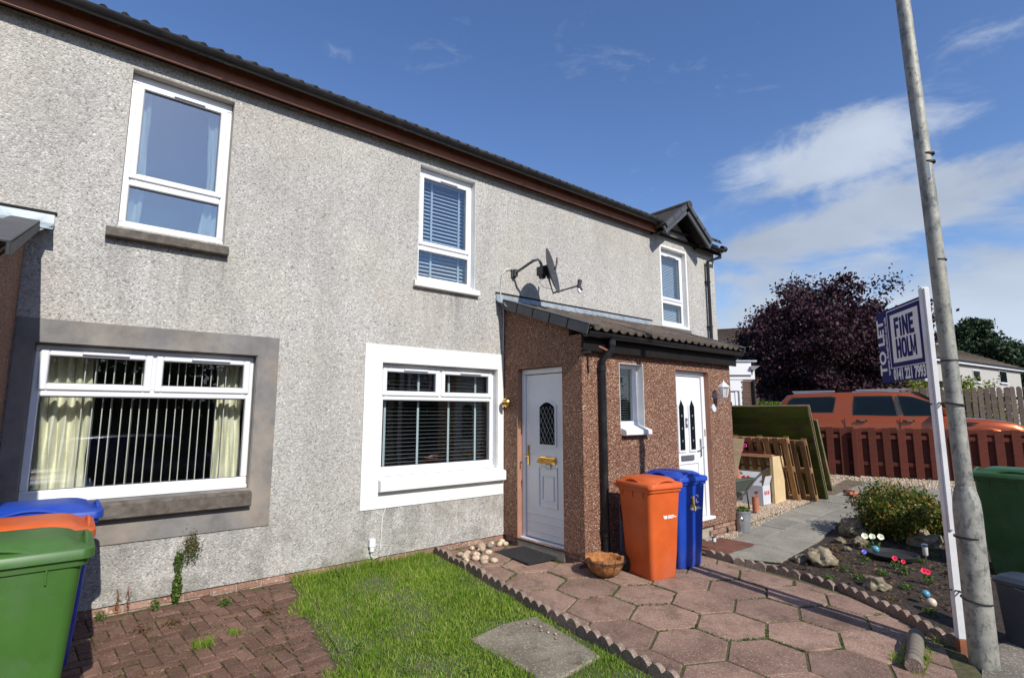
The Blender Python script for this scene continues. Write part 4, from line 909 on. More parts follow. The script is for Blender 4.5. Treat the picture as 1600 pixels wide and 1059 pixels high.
obj('gutter_bracket', MB().bbox(4.475, 4.49, -1.55, -1.425, 2.30, 2.33, .003).tube([(4.55, -1.44, 2.33), (4.56, -1.435, 2.15), (4.57, -1.43, 2.08)], 0.008, 6), MT['black_plastic'], H, world=True)
obj('batten_end', MB().tube([(4.62, -1.47, 2.42), (4.84, -1.55, 2.33)], 0.010, 5), MT['terracotta'], H, world=True)
# lead flashing: steps along the wall
def flashing(x0, x1, n, cap):
    for k in range(n):
        a_ = x0+(x1-x0)*k/n; b_ = x0+(x1-x0)*(k+1)/n-0.004; dz = random.uniform(-.006, .006)
        mb = MB(); pr = [(-0.003, 3.225), (-0.010, 3.225), (-0.013, 3.150), (-0.05, 3.105+dz), (-0.17, 3.07+dz), (-0.17, 3.064+dz), (-0.05, 3.095), (-0.003, 3.13)]
        m_ = len(pr); vs = [(a_, y, z) for y, z in pr]+[(b_, y, z) for y, z in pr]
        mb.add(vs, [tuple(range(m_))[::-1], tuple(range(m_, 2*m_))]+[(i, (i+1) % m_, m_+(i+1) % m_, m_+i) for i in range(m_)]); obj('lead_flashing', mb, MT['lead'], H, world=True)
    obj('chase_shadow_strip', MB().box(min(x0, x1)-.01, max(x0, x1)+.01, -0.016, 0.0, 3.226, 3.246), MT['black_fascia'], H, world=True)  # black strip stands in for the shadow gap of the chase above the lead
flashing(4.33, 7.79, 9, 1); flashing(-3.6, -0.21, 8, 1)
mb = MB().add([(-0.21, -0.014, 3.15), (-0.21, -0.014, 3.225), (-0.21, -0.03, 3.13), (-0.32, -0.30, 2.97), (-0.35, -0.12, 3.08)], [(0, 1, 2), (0, 2, 3, 4), (4, 3, 2)]); obj('flashing_lip', mb, MT['lead'], H, world=True)
mb = MB().add([(4.33, -0.014, 3.15), (4.33, -0.014, 3.225), (4.32, -0.03, 3.13), (4.36, -0.22, 3.01), (4.42, -0.12, 3.09)], [(0, 2, 1), (0, 4, 3, 2), (4, 2, 3)]); obj('flashing_lip', mb, MT['lead'], H, world=True)

# doors
def arc_poly(x0, x1, z0, z1, rise, n=8):
    p = [(x0, z0), (x1, z0), (x1, z1)]
    for i in range(1, n): u = i/n; p.append((x1+(x0-x1)*u, z1+rise*sin(pi*u)))
    p.append((x0, z1)); return p
# door of the near porch lies in the plane X=4.57, u runs towards -Y
M6 = Matrix(((0, 1, 0, 4.545), (-1, 0, 0, -0.283), (0, 0, 1, 0.0), (0, 0, 0, 1)))   # local x -> -Y, local y(depth) -> +X
M6 = Matrix(((0, 1, 0, 4.545), (-1, 0, 0, -0.283), (0, 0, 1, 0), (0, 0, 0, 1)))
fr = MB(); fr.bbox(0, .065, 0, .07, .11, 2.12, .006, M6); fr.bbox(.745, .812, 0, .07, .11, 2.12, .006, M6); fr.bbox(0, .812, -.0, .0695, 2.12, 2.185, .006, M6); fr.bbox(0, .812, -.035, .09, .07, .11, .006, M6)
obj('door_frame', fr, MT['pvc'], H, world=True)
dl = MB(); dl.bbox(.07, .74, .02, .06, .12, 2.11, .004, M6)
door6 = obj('door', dl, MT['pvc'], H, world=True); door6['label'] = 'white door with arched leaded glass and brass letterbox'
mb = MB().extrude(arc_poly(.31, .62, 1.22, 1.72, .07), M6 @ Matrix.Translation((0, .006, 0)), .016); obj('glazing_surround', mb, MT['pvc'], door6, world=True)
mb = MB().extrude(arc_poly(.335, .595, 1.25, 1.70, .06), M6 @ Matrix.Translation((0, .002, 0)), .006); obj('pane', mb, MT['tint'], door6, world=True)
mb = MB()
def lead(p, q):
    a_ = M6 @ Vector((p[0], .0, p[1])); b_ = M6 @ Vector((q[0], .0, q[1])); mb.tube([a_, b_], .0022, 4)
for i in range(-6, 10):
    for sg in (1, -1):
        pts = []
        for k in range(41):
            u = .335+.26*k/40; z = 1.25+.115*i+(u-.335)*1.75*sg+(0 if sg > 0 else .455)
            if 1.255 < z < 1.71: pts.append((u, z))
        if len(pts) > 2: lead(pts[0], pts[-1])
obj('leading', mb, MT['silver'], door6, world=True)
mb = MB()
for (a_, b_, c_, d_) in ((.30, .63, .50, .98), (.36, .57, .58, .88)):
    t = .016; mb.bbox(a_, b_, .008, .0205, d_-t, d_, .004, M6); mb.bbox(a_, b_, .008, .0205, c_, c_+t, .004, M6); mb.bbox(a_, a_+t, .008, .02, c_+t, d_-t, .004, M6); mb.bbox(b_-t, b_, .008, .02, c_+t, d_-t, .004, M6)
for z in (.20, .31, .40): mb.bbox(.07, .74, .010, .0205, z, z+.010, .003, M6)
obj('door_moulding', mb, MT['pvc'], door6, world=True)
mb = MB().bbox(.31, .61, -.002, .02, 1.02, 1.10, .005, M6); mb.add([M6 @ Vector(p) for p in ((.32, -.004, 1.085), (.60, -.004, 1.085), (.60, -.045, 1.03), (.32, -.045, 1.03))], [(0, 1, 2, 3), (3, 2, 1, 0)]); obj('letterbox', mb, MT['gold'], door6, world=True)
obj('letterbox_hanger', MB().bbox(.43, .52, .004, .02, .955, 1.015, .003, M6), MT['bucket'], door6, world=True)
mb = MB().bbox(.10, .13, .005, .02, .98, 1.23, .005, M6).tube([M6 @ Vector(p) for p in ((.115, .01, 1.10), (.115, -.04, 1.10), (.20, -.045, 1.095))], .009, 8); obj('handle', mb, MT['gold'], door6, world=True)
obj('threshold', MB().box(4.475, 4.70, -1.10, -.28, -.1, .068), MT['mortar'], H, world=True)
# door of the far side of the porch, plane Y=-1.32
fr = MB(); x0, x1, z0, z1 = 6.306, 7.129, .17, 2.214
fr.bbox(x0, x0+.07, -1.345, -1.27, z0+.04, z1-.07, .006); fr.bbox(x1-.075, x1, -1.345, -1.27, z0+.04, z1-.07, .006); fr.bbox(x0, x1, -1.345, -1.27, z1-.07, z1, .006); fr.bbox(x0, x1+.0, -1.43, -1.26, z0, z0+.04, .006)
obj('door_frame', fr, MT['pvc'], H, world=True)
door4 = obj('door', MB().bbox(x0+.075, x1-.08, -1.325, -1.285, z0+.045, z1-.075, .004), MT['pvc'], H, world=True); door4['label'] = 'white door with two slanted-top glazed slots and dark letterbox'
I4 = Matrix.Translation((0, -1.325, 0))
for s_, cxx in ((1, 6.53), (-1, 6.79)):
    o_ = .115; w1 = .085
    pol = [(cxx-w1, 1.10), (cxx+w1, 1.10), (cxx+w1, 1.80 if s_ > 0 else 1.73), (cxx-w1, 1.73 if s_ > 0 else 1.80)]
    pol = [(cxx-w1, 1.10), (cxx+w1, 1.10), (cxx+w1, 1.74), (cxx+w1*.1*s_, 1.84), (cxx-w1, 1.74)] if s_ < 0 else [(cxx-w1, 1.10), (cxx+w1, 1.10), (cxx+w1, 1.74), (cxx-w1*.1, 1.84), (cxx-w1, 1.74)]
    obj('glazing_surround', MB().extrude(pol, I4 @ Matrix.Translation((0, -.014, 0)), .014), MT['pvc'], door4, world=True)
    inn = [(cxx+(p[0]-cxx)*.66, 1.46+(p[1]-1.46)*.92) for p in pol]
    obj('pane', MB().extrude(inn, I4 @ Matrix.Translation((0, -.018, 0)), .005), MT['tint'], door4, world=True)
    mb = MB()
    for z in (1.25, 1.42, 1.59): mb.lathe([(0.0, -.02), (.018, 0), (0, .02)], (0, 0, 0), 4, Matrix.Translation((cxx, -1.345, z)) @ Matrix.Scale(.1, 4, (0, 1, 0)))
    obj('glass_bevel', mb, MT['silver'], door4, world=True)
mb = MB(); t = .014; a_, b_, c_, d_ = 6.44, 6.92, .30, .95
mb.bbox(a_, b_, -1.337, -1.3245, d_-t, d_, .004); mb.bbox(a_, b_, -1.337, -1.3245, c_, c_+t, .004); mb.bbox(a_, a_+t, -1.337, -1.325, c_+t, d_-t, .004); mb.bbox(b_-t, b_, -1.337, -1.325, c_+t, d_-t, .004); obj('door_moulding', mb, MT['pvc'], door4, world=True)
obj('letterbox', MB().bbox(6.50, 6.80, -1.345, -1.324, .985, 1.055, .006), MT['card_dark'], door4, world=True)
obj('handle', MB().bbox(6.965, 6.995, -1.345, -1.324, 1.02, 1.27, .005).tube([(6.98, -1.335, 1.15), (6.98, -1.385, 1.15), (6.89, -1.39, 1.145)], .009, 8), MT['chrome'], door4, world=True)
obj('key_plate', MB().bbox(7.075, 7.095, -1.352, -1.344, 1.30, 1.40, .003), MT['gold'], H, world=True)
# number plates
def text(s, name, size, m, M_, parent=None, ext=0.002, off=0.0, align='CENTER', sx=1.0, space=1.0, world=True):
    cu = bpy.data.curves.new(name, 'FONT'); cu.body = s; cu.size = size; cu.extrude = ext; cu.offset = off; cu.align_x = align; cu.align_y = 'CENTER'; cu.space_character = space; cu.resolution_u = 3
    to = bpy.data.objects.new(name, cu); COL.objects.link(to); dg = bpy.context.evaluated_depsgraph_get(); dg.update()
    me = bpy.data.meshes.new_from_object(to.evaluated_get(dg)); bpy.data.objects.remove(to); bpy.data.curves.remove(cu)
    me.transform(Matrix.Scale(sx, 4, (1, 0, 0))); me.transform(M_)
    if world and parent is not None: me.transform(Matrix.Translation(-root_shift(parent)))
    me.materials.clear(); me.materials.append(m); me.name = name
    return link(name, me, parent)
RX = Matrix.Rotation(pi/2, 4, 'X')
np_ = obj('number_plate', MB().bbox(6.635, 6.685, -1.335, -1.3245, 1.43, 1.56, .003), MT['card_dark'], door4, world=True)
text('4', 'number', .07, MT['board_white'], Matrix.Translation((6.66, -1.337, 1.495)) @ RX, np_)
text('6', 'house_number', .12, MT['gold'], Matrix.Translation((4.515, -0.2835, 1.47)) @ RX, H, off=.003)

# ---------------------------------------------------------------- wheelie bins
def make_bin(label, col, loc, rz, w=0.48, d=0.55, h=1.07, group='wheeled refuse bins', lidh=1.0, logo=True):
    """front faces local -Y; wheels and hinge at +Y"""
    t = thing('wheelie_bin', label, 'bin', loc, rz, group); m = MT['bin_'+col]; hb = h*0.915
    b = MB(); rings = []
    for z, s_ in ((0.0, .74), (0.02, .765), (.25, .83), (.55, .885), (hb-.10, .955), (hb-.045, .965)): rings.append(rr(w*s_, d*(s_-.02), .045, z, 3, 0, -0.01))
    b.loft(rings)
    obj('body', b, m, t, smooth=True)
    r = MB(); r.loft([rr(w*.965, d*.95, .045, hb-.075, 3, 0, -.01), rr(w*1.0, d*1.0, .045, hb-.07, 3, 0, -.01), rr(w*1.02, d*1.02, .045, hb-.012, 3, 0, -.01), rr(w*.98, d*.98, .04, hb-.012, 3, 0, -.01)])
    for sx_ in (-1, 1):
        for k in (-.3, 0, .3): r.bbox(sx_*w*.49-.004, sx_*w*.49+.004, d*k-.004, d*k+.004, hb-.14, hb-.07, .002)
    obj('rim', r, m, t, smooth=True)
    L_ = MB(); cz = hb-.008
    L_.loft([rr(w*1.06, d*1.05, .05, cz-.03, 3, 0, -.012), rr(w*1.07, d*1.06, .05, cz-.028, 3, 0, -.012), rr(w*1.07, d*1.06, .05, cz+.014, 3, 0, -.012), rr(w*1.03, d*1.02, .05, cz+.024, 3, 0, -.012), rr(w*.94, d*.90, .07, cz+.030, 3), rr(w*.86, d*.84, .08, cz+.052*lidh, 3, 0, .0), rr(w*.74, d*.74, .09, cz+.070*lidh, 3, 0, .01), rr(w*.4, d*.45, .08, cz+.076*lidh, 3, 0, .01)])
    lid = obj('lid', L_, m, t, smooth=True, angle=50)
    for sx_ in (-1, 1):
        pts = [(sx_*w*.47, -d*.22+d*.44*k/8, cz+.022+.030*sin(pi*k/8)) for k in range(9)]
        obj('lid_grip', MB().tube(pts, [.007]+[.011]*7+[.007], 7), m, lid, smooth=True)
    pts = [(-w*.32+w*.64*k/8, -d*.50, cz+.020+.032*sin(pi*k/8)) for k in range(9)]
    obj('lid_grip', MB().tube(pts, [.007]+[.012]*7+[.007], 7), m, lid, smooth=True)
    hd = MB().tube([(-w*.43, d*.5, hb-.05), (-w*.43, d*.5+.055, hb-.035), (w*.43, d*.5+.055, hb-.035), (w*.43, d*.5, hb-.05)], .014, 8)
    for sx_ in (-.28, 0, .28): hd.bbox(sx_*w-.012, sx_*w+.012, d*.47, d*.5+.06, hb-.075, hb-.02, .004)
    obj('handle', hd, m, t, smooth=True)
    for sx_ in (-1, 1):
        Mw = Matrix.Translation((sx_*(w*.40), d*.40, .10)) @ Matrix.Rotation(pi/2, 4, 'Y')
        wh = MB().lathe([(.0, -.026), (.055, -.026), (.062, -.018), (.088, -.026), (.1, -.018), (.1, .018), (.088, .026), (.062, .018), (.055, .026), (0, .026)], n=22, M=Mw)
        wo2 = obj('wheel', wh, MT['rubber'], t, smooth=True); obj('hub', MB().lathe([(0, -.03), (.02, -.03), (.02, .03), (0, .03)], n=10, M=Mw), MT['bin_caddy'], wo2)
    obj('axle', MB().tube([(-w*.38, d*.40, .10), (w*.38, d*.40, .10)], .01, 6), MT['rubber'], t)
    if logo:
        lg = MB(); yf = -d*.465-.012; tilt = .03
        for i, (x0_, x1_, z0_, z1_) in enumerate(((-.02, .02, -.018, .012), (.03, .12, .004, .013), (.03, .155, -.009, -.002), (.03, .10, -.018, -.013), (-.028, -.022, -.005, .018))):
            z = h*.60; yy = -d*(.885+(z-.55)/(hb-.65)*.07-.02)/2-.0115
            lg.box(x0_, x1_, yy-.002, yy, z+z0_, z+z1_)
        obj('printed_logo', lg, MT['board_white'], t)
    return t
o1 = make_bin('orange wheelie bin standing left of the blue one by the brown porch', 'orange', (4.93, -1.93, g(4.93, -1.93)+.012), RAD(-10), .46, .53, 1.035)
o2 = make_bin('bright blue wheelie bin with a yellow sticker standing right of the orange one', 'blue', (5.54, -1.84, g(5.54, -1.84)+.012), RAD(-8), .48, .55, 1.06)
mb = MB(); y_ = -.268
for p in ((-.02, .03, .78, .80), (.0, .028, .70, .78), (-.03, .02, .68, .71), (.03, .045, .64, .69)): mb.box(p[0], p[1], y_-.002, y_+.03, p[2]-.03, p[3]-.03)
obj('sticker', mb, MT['yellow_sticker'], o2)
mb = MB()
for p in ((.06, .09, .775, .783), (.085, .093, .75, .783), (.06, .066, .70, .74), (.06, .095, .695, .703), (.09, .096, .695, .712)): mb.box(p[0], p[1], y_-.002, y_+.02, p[2], p[3])
obj('painted_mark', mb, MT['board_white'], o2)
# left group: fronts face the house side (+X)
for lab, c, x, y, w_, d_ in (('green wheelie bin nearest the camera at the left edge', 'green', -.225, -1.90, .50, .72), ('orange wheelie bin squeezed between the green and blue ones at the left edge', 'orange', -.19, -1.29, .50, .70), ('blue wheelie bin nearest the wall under the grey-banded window', 'blue', -.13, -.70, .50, .70)):
    make_bin(lab, c, (x, y, g(x, y)+.0), RAD(90), w_, d_, 1.115 if c == 'green' else 1.075, logo=False)
make_bin('dark green wheelie bin cut off by the right edge behind the lamp post', 'green2', (8.33, -4.47, g(8.3, -4.47)), RAD(176-180-178), .58, .74, 1.25, logo=False)
# food caddy beside the post
t = thing('food_caddy', 'small dark slate-grey lidded caddy on the pavement beside the lamp post', 'bin', (6.02, -4.74, g(6.0, -4.74)+.004), RAD(-18))
obj('body', MB().loft([rr(.24, .26, .04, 0), rr(.27, .29, .04, .25), rr(.29, .31, .04, .46)]), MT['bin_caddy'], t, smooth=True)
obj('lid', MB().loft([rr(.31, .33, .05, .455), rr(.32, .34, .05, .46), rr(.32, .34, .05, .485), rr(.26, .28, .06, .515)]), MT['bin_caddy'], t, smooth=True)
obj('handle', MB().tube([(-.165, 0, .45), (-.175, -.15, .42), (0, -.19, .40), (.175, -.15, .42), (.165, 0, .45)], .007, 6), MT['bin_caddy'], t, smooth=True)

# ---------------------------------------------------------------- lamp post, to-let board
t = thing('lamp_post', 'tall blotchy galvanised steel lamp post with a thicker base', 'lamp post', (5.25, -4.57, -.3))
obj('base_section', MB().lathe([(.088, 0), (.088, .12), (.087, 1.20), (.083, 1.28), (.064, 1.37), (.057, 1.39)], n=28), MT['galv'], t, smooth=True)
obj('shaft', MB().tube([(0, 0, 1.385), (-.01, .015, 3.5), (-.02, .045, 5.5), (-.02, .047, 5.75)], [.056, .053, .050, .050], 24), MT['galv'], t, smooth=True)
for z in (3.13, 2.33, 3.95, 4.02, 1.02): mb = MB(); mb.lathe([(.054 if z > 1.3 else .089, -.007), (.058 if z > 1.3 else .091, -.006), (.058 if z > 1.3 else .091, .006), (.054 if z > 1.3 else .089, .007)], (-.003, .008, z), 24); obj('strap', mb, MT['wire'], t, smooth=True)
obj('paint_label', MB().box(-.061, -.053, -.02, .02, 3.80, 3.93), plain('white_label', (.7, .72, .7), .5), t)
P0 = Vector((5.40, -4.415, 0)); bd = Vector((0.79, 0.61, 0)).normalized(); ang = math.atan2(bd.y, bd.x)
t = thing('to_let_board', 'navy and white TO LET board on a white post tied to the lamp post', 'sign', (P0.x, P0.y, g(P0.x, P0.y)), ang)
zg = g(P0.x, P0.y)
obj('post', MB().bbox(-.027, .030, -.026, .026, .10, 2.66-zg, .004).bbox(-.050, -.0275, -.018, .018, .9, 2.65-zg, .003), MT['post_white'], t)
obj('post_foot', MB().bbox(-.03, .03, -.026, .026, -.15, .0995, .004), MT['rust'], t)
# the face turned to the camera is local +Y ; seen from there local +x runs to the left
Bz0, Bz1 = 1.915-zg, 2.60-zg; BW = .87
obj('panel', MB().bbox(.034, .034+BW, -.006, .006, Bz0, Bz1, .002), MT['board_navy'], t)
def onboard(u, z): return Matrix.Translation((.034+BW-u, .0065, z)) @ Matrix.Rotation(pi, 4, 'Z') @ RX      # u from the board's left edge as read
def rect(u0, u1, z0, z1, y=.0062, th=.0015): return MB().box(.034+BW-u1, .034+BW-u0, y, y+th, z0, z1)
bl = MB(); u0, u1, z0_, z1_ = .225, .855, Bz0+.125, Bz1-.02; k = .008
for r in ((u0, u1, z1_-k, z1_), (u0, u1, z0_, z0_+k), (u0, u0+k, z0_+k, z1_-k), (u1-k, u1, z0_+k, z1_-k)): q = rect(*r); bl.add(q.v, q.f)
obj('border_line', bl, MT['board_white'], t)
obj('logo_square', rect(u0+.062, u1-.062, z0_+.048, z1_-.048), MT['board_white'], t)
cu_ = (u0+u1)/2; zc = (z0_+z1_)/2
GL = dict(F=[[(0,0),(.36,0),(.36,1),(0,1)],[(.36,.78),(.95,.78),(.95,1),(.36,1)],[(.36,.42),(.85,.42),(.85,.63),(.36,.63)]],
          I=[[(.1,0),(.9,0),(.9,.74),(.1,.74)]],
          N=[[(0,0),(.30,0),(.30,1),(0,1)],[(.70,0),(1,0),(1,1),(.70,1)],[(.30,.56),(.70,0),(.70,.44),(.30,1)]],
          E=[[(0,0),(.36,0),(.36,1),(0,1)],[(.36,.78),(.95,.78),(.95,1),(.36,1)],[(.36,.40),(.85,.40),(.85,.61),(.36,.61)],[(.36,0),(.97,0),(.97,.22),(.36,.22)]],
          H=[[(0,0),(.34,0),(.34,1),(0,1)],[(.66,0),(1,0),(1,1),(.66,1)],[(.34,.40),(.66,.40),(.66,.62),(.34,.62)]],
          L=[[(0,0),(.38,0),(.38,1),(0,1)],[(.38,0),(.97,0),(.97,.22),(.38,.22)]],
          M=[[(0,0),(.24,0),(.24,1),(0,1)],[(.76,0),(1,0),(1,1),(.76,1)],[(.24,.62),(.42,.12),(.50,.30),(.24,1)],[(.50,.30),(.58,.12),(.76,.62),(.76,1)]],
          O=[[(.5+.5*sx1*(1-abs(c1)**3*.25), .5+.5*c1) for sx1, c1 in ((sin(q1), cos(q1)),)] for q1 in ()])
def glyph(ch, uc, zb, w, h):
    mb = MB()
    def put(poly): mb.extrude([(x, z) for x, z in poly], onboard(uc, zb) @ Matrix.Rotation(-pi/2, 4, 'X') @ Matrix.Translation((0, -.0035, 0)), .0022)
    if ch == 'O':
        n = 20; out = []; inn = []
        for k in range(n):
            a = 2*pi*k/n; e = lambda v: math.copysign(abs(v)**.7, v); out.append((e(cos(a))*w/2, h/2+e(sin(a))*h/2)); inn.append((e(cos(a))*w*.17, h/2+e(sin(a))*h*.31))
        for k in range(n): j = (k+1) % n; put([out[k], out[j], inn[j], inn[k]])
    else:
        for p in GL[ch]: put([((x-.5)*w, z*h) for x, z in p])
    obj('lettering', mb, MT['board_navy'], t)
hh_ = .178
for ch, uo, ww in (('F', -.136, .090), ('I', -.062, .040), ('N', .023, .100), ('E', .130, .088)): glyph(ch, cu_+uo, zc+.008, ww, hh_)
for ch, uo, ww in (('H', -.132, .094), ('O', -.030, .092), ('L', .056, .066), ('M', .134, .098)): glyph(ch, cu_+uo, zc-.008-hh_, ww, hh_)
mb = MB().lathe([(0, 0), (.019, 0), (.019, .002), (0, .002)], n=14, M=Matrix.Translation((.034+BW-(cu_-.062), .0085, zc+.160)) @ Matrix.Rotation(-pi/2, 4, 'X')); obj('key_dot', mb, MT['board_navy'], t)
text('0141 221 7993', 'phone_number', .138, MT['board_white'], onboard(.545, Bz0+.062), t, .001, .005, sx=.68, world=False)
text('TO LET', 'lettering', .185, MT['board_white'], onboard(.075, (Bz0+Bz1)/2) @ Matrix.Rotation(pi/2, 4, 'Z'), t, .001, .006, sx=.88, world=False)
text('www.fineholm.co.uk', 'web_address', .072, MT['board_white'], onboard(.180, (Bz0+Bz1)/2) @ Matrix.Rotation(pi/2, 4, 'Z'), t, .001, .0008, sx=.93, world=False)
def ptie(z, lab):
    a = Vector((5.25, -4.57, z)); pts = []
    for k in range(17):
        an = 2*pi*k/16; r_ = .064 if z > 1.1 else .094
        pts.append((a.x+r_*cos(an), a.y+r_*sin(an), z+.01*sin(an)))
    b1 = (5.44, -4.39, z-.01); b2 = (5.355, -4.45, z+.01)
    o = obj('tie_strap', MB().tube(pts, .006, 5, cap=False).tube([pts[2], b1, (5.39, -4.38, z), b2, pts[10]], .006, 5), MT['wire'], smooth=True); tag(o, lab, 'strap', 'straps tying the sign post')
ptie(1.70, 'upper black strap tying the white sign post to the lamp post'); ptie(.28, 'lower black strap tying the white sign post to the lamp post base')

# ---------------------------------------------------------------- satellite dish, lamp, small wall things
t = thing('satellite_dish', 'dark grey satellite dish on a bent wall arm above the porch roof', 'satellite dish', (4.62, 0, 3.55))
obj('wall_bracket', MB().bbox(-.03, .05, -.03, 0, -.06, .06, .004).bbox(-.015, .04, -.075, -.03, -.05, .05, .004), MT['dish'], t)
obj('arm', MB().tube([(.01, -.05, 0), (.03, -.20, .05), (.05, -.38, .11), (.09, -.44, .12), (.12, -.46, .06), (.13, -.46, -.02)], .019, 10), MT['dish_pole'], t, smooth=True)
obj('clamp', MB().bbox(.085, .20, -.53, -.40, -.10, .02, .006).bbox(.10, .17, -.5, -.43, -.14, -.10, .004), MT['dish'], t)
Dn = Vector((.55, -.83, .22)).normalized()          # the way the dish looks
Md = Matrix.Translation((.235, -.50, -.035)) @ Dn.to_track_quat('Z', 'Y').to_matrix().to_4x4()
rings = []; 
for k in range(8):
    r_ = .30*k/7 if k else .002; rings.append([Md @ Vector((r_*cos(2*pi*i/32)*.92, r_*sin(2*pi*i/32)*1.05, .55*r_*r_)) for i in range(32)])
back = [[v-Dn*.006 for v in r] for r in rings]
mb = MB().loft(rings+back[::-1], True, True); obj('reflector', mb, MT['dish'], t, smooth=True, angle=60)
obj('back_plate', MB().bbox(-.05, .05, -.09, .09, -.05, -.006, .005, Md), MT['dish'], t)
obj('feed_arm', MB().tube([Md @ Vector((0, -.10, -.03)), Md @ Vector((0, -.30, -.02)), Md @ Vector((0, -.30, .34))], .013, 8), MT['dish_pole'], t, smooth=True)
lb = obj('receiver', MB().tube([Md @ Vector((0, -.33, .33)), Md @ Vector((0, -.23, .37))], [.024, .030], 12).tube([Md @ Vector((0, -.30, .34)), Md @ Vector((0, -.37, .36))], .02, 8), MT['dish'], t, smooth=True)
obj('receiver_cap', MB().tube([Md @ Vector((0, -.345, .325)), Md @ Vector((0, -.40, .33))], .022, 10), MT['pvc'], t, smooth=True)
mb = MB().tube([(.20, -.48, -.06), (.33, -.44, -.04), (.42, -.42, .03), (.45, -.42, .13), (.455, -.42, .18)], .013, 8); obj('side_hook', mb, MT['dish'], t, smooth=True); obj('rusty_tip', MB().tube([(.455, -.42, .181), (.457, -.42, .22)], .0135, 8), MT['rust'], t, smooth=True)
obj('cable_tail', MB().tube([(.13, -.45, -.10), (.10, -.45, -.20), (.16, -.47, -.26), (.27, -.5, -.27)], .004, 5), MT['white_cable'], t, smooth=True)
o = obj('cable', MB().tube([(4.63, -.03, 3.59), (4.56, -.03, 3.61), (4.49, -.02, 3.58), (4.42, -.015, 3.50), (4.40, -.015, 3.25), (4.395, -.03, 3.12), (4.44, -.03, 2.98), (4.455, -.012, 2.80), (4.452, -.008, 2.44)], .0055, 5), MT['white_cable'], smooth=True); tag(o, 'white cable hanging from the satellite dish down the porch corner', 'cable')
t = thing('outdoor_socket', 'small white outdoor box low on the wall under the white-banded window', 'socket', (2.645, 0, .25))
obj('box', MB().bbox(-.035, .035, -.05, 0, -.04, .045, .006), MT['pvc'], t); obj('plug', MB().bbox(-.022, .02, -.045, -.01, -.09, -.041, .005), MT['pvc'], t)
obj('cable', MB().tube([(0, -.02, -.088), (.0, -.02, -.13), (.03, -.02, -.165), (.08, -.02, -.15), (.105, -.015, -.08), (.115, -.01, .1), (.12, -.01, .26), (.15, -.01, .33), (.15, -.01, .37)], .006, 5), MT['white_cable'], t, smooth=True)
t = thing('door_bell', 'round brass bell on the brown wall between the white window band and the near door', 'bell', (4.47, -.11, 1.765))
Mb = Matrix.Rotation(-pi/2, 4, 'Y'); obj('dome', MB().lathe([(.0, .10), (.03, .095), (.055, .07), (.062, .045), (.055, .04), (.02, .035)], n=20, M=Mb), MT['gold'], t, smooth=True); obj('back_plate', MB().lathe([(0, 0), (.03, 0), (.028, .012), (.012, .016), (.012, .04), (0, .04)], n=16, M=Mb), MT['gold'], t, smooth=True)
# coach lamp beside the second door
t = thing('coach_lamp', 'white coach lantern on the brown wall right of the second door', 'wall lamp', (7.27, -1.42, 1.91))
obj('wall_plate', MB().lathe([(0, 0), (.055, 0), (.05, .02), (.02, .035), (0, .035)], n=18, M=Matrix.Translation((0, 0, -.03)) @ Matrix.Rotation(pi/2, 4, 'X')), MT['bucket'], t, smooth=True)
obj('bracket', MB().tube([(0, -.03, -.04), (0, -.07, -.09), (0, -.14, -.09), (0, -.15, -.06)], .010, 8), MT['pvc'], t, smooth=True)
hexr = lambda r, z: [(r*cos(pi/3*k+.3), -.15+r*sin(pi/3*k+.3), z) for k in range(6)]
obj('lantern_base', MB().loft([hexr(.02, -.075), hexr(.045, -.055), hexr(.045, -.045)]), MT['pvc'], t); obj('lantern_glass', MB().loft([hexr(.038, -.044), hexr(.068, .085)]), MT['lamp_glass'], t)
mb = MB()
for k in range(6):
    a, b = hexr(.043, -.045)[k], hexr(.073, .088)[k]; mb.tube([a, b], .005, 4)
obj('lantern_bars', mb, MT['pvc'], t); obj('lantern_roof', MB().loft([hexr(.085, .085), hexr(.085, .098), hexr(.045, .135), hexr(.03, .15), hexr(.012, .165), hexr(.006, .19)]), MT['pvc'], t)
o = obj('house_plaque', MB().lathe([(0, 0), (.058, 0), (.055, .01), (0, .012)], n=20, M=Matrix.Translation((7.23, -1.42, 1.70)) @ Matrix.Rotation(pi/2, 4, 'X')), MT['plaque'], smooth=True); tag(o, 'round pale blue china plaque on the brown wall under the coach lamp', 'plaque')

# ---------------------------------------------------------------- path edging, mat, stones, baskets
def edging_run(pts, label, group, stone=.118, per=3, top=.085, inside=1):
    t = thing('path_edging', label, 'edging', (pts[0][0], pts[0][1], 0), group=group)
    cum = [0]
    for a, b in zip(pts[:-1], pts[1:]): cum.append(cum[-1]+math.dist(a, b))
    def at(s):
        for i in range(len(pts)-1):
            if s <= cum[i+1] or i == len(pts)-2:
                f = (s-cum[i])/(cum[i+1]-cum[i]); return Vector((pts[i][0]+(pts[i+1][0]-pts[i][0])*f, pts[i][1]+(pts[i+1][1]-pts[i][1])*f)), math.atan2(pts[i+1][1]-pts[i][1], pts[i+1][0]-pts[i][0])
    ln = stone*per; n = int(cum[-1]/(ln+.004)); me = []
    for k in range(3):
        m = MB(); hz = []
        prof = []
        for i in range(per*6+1): u = i/(per*6); prof.append((-ln/2+.002+(ln-.004)*u, top-.035+.04*abs(sin(pi*u*per))**.8))
        th = .024
        poly = prof+[(ln/2-.002, -.12), (-ln/2+.002, -.12)]
        m.extrude(poly[::-1], Matrix.Translation((0, -th, 0)), 2*th); me.append(mesh_of('edging_stone', m, MT['edging'], smooth=True, angle=50))
    for k in range(n):
        p, a = at((k+.5)*(ln+.004)); o = link('edging_stone', me[k % 3], t, (p.x-pts[0][0], p.y-pts[0][1], g(p.x, p.y)+random.uniform(-.008, .008))); o.rotation_euler = (random.uniform(-.06, .06), random.uniform(-.02, .02), a+random.uniform(-.02, .02))
    return t
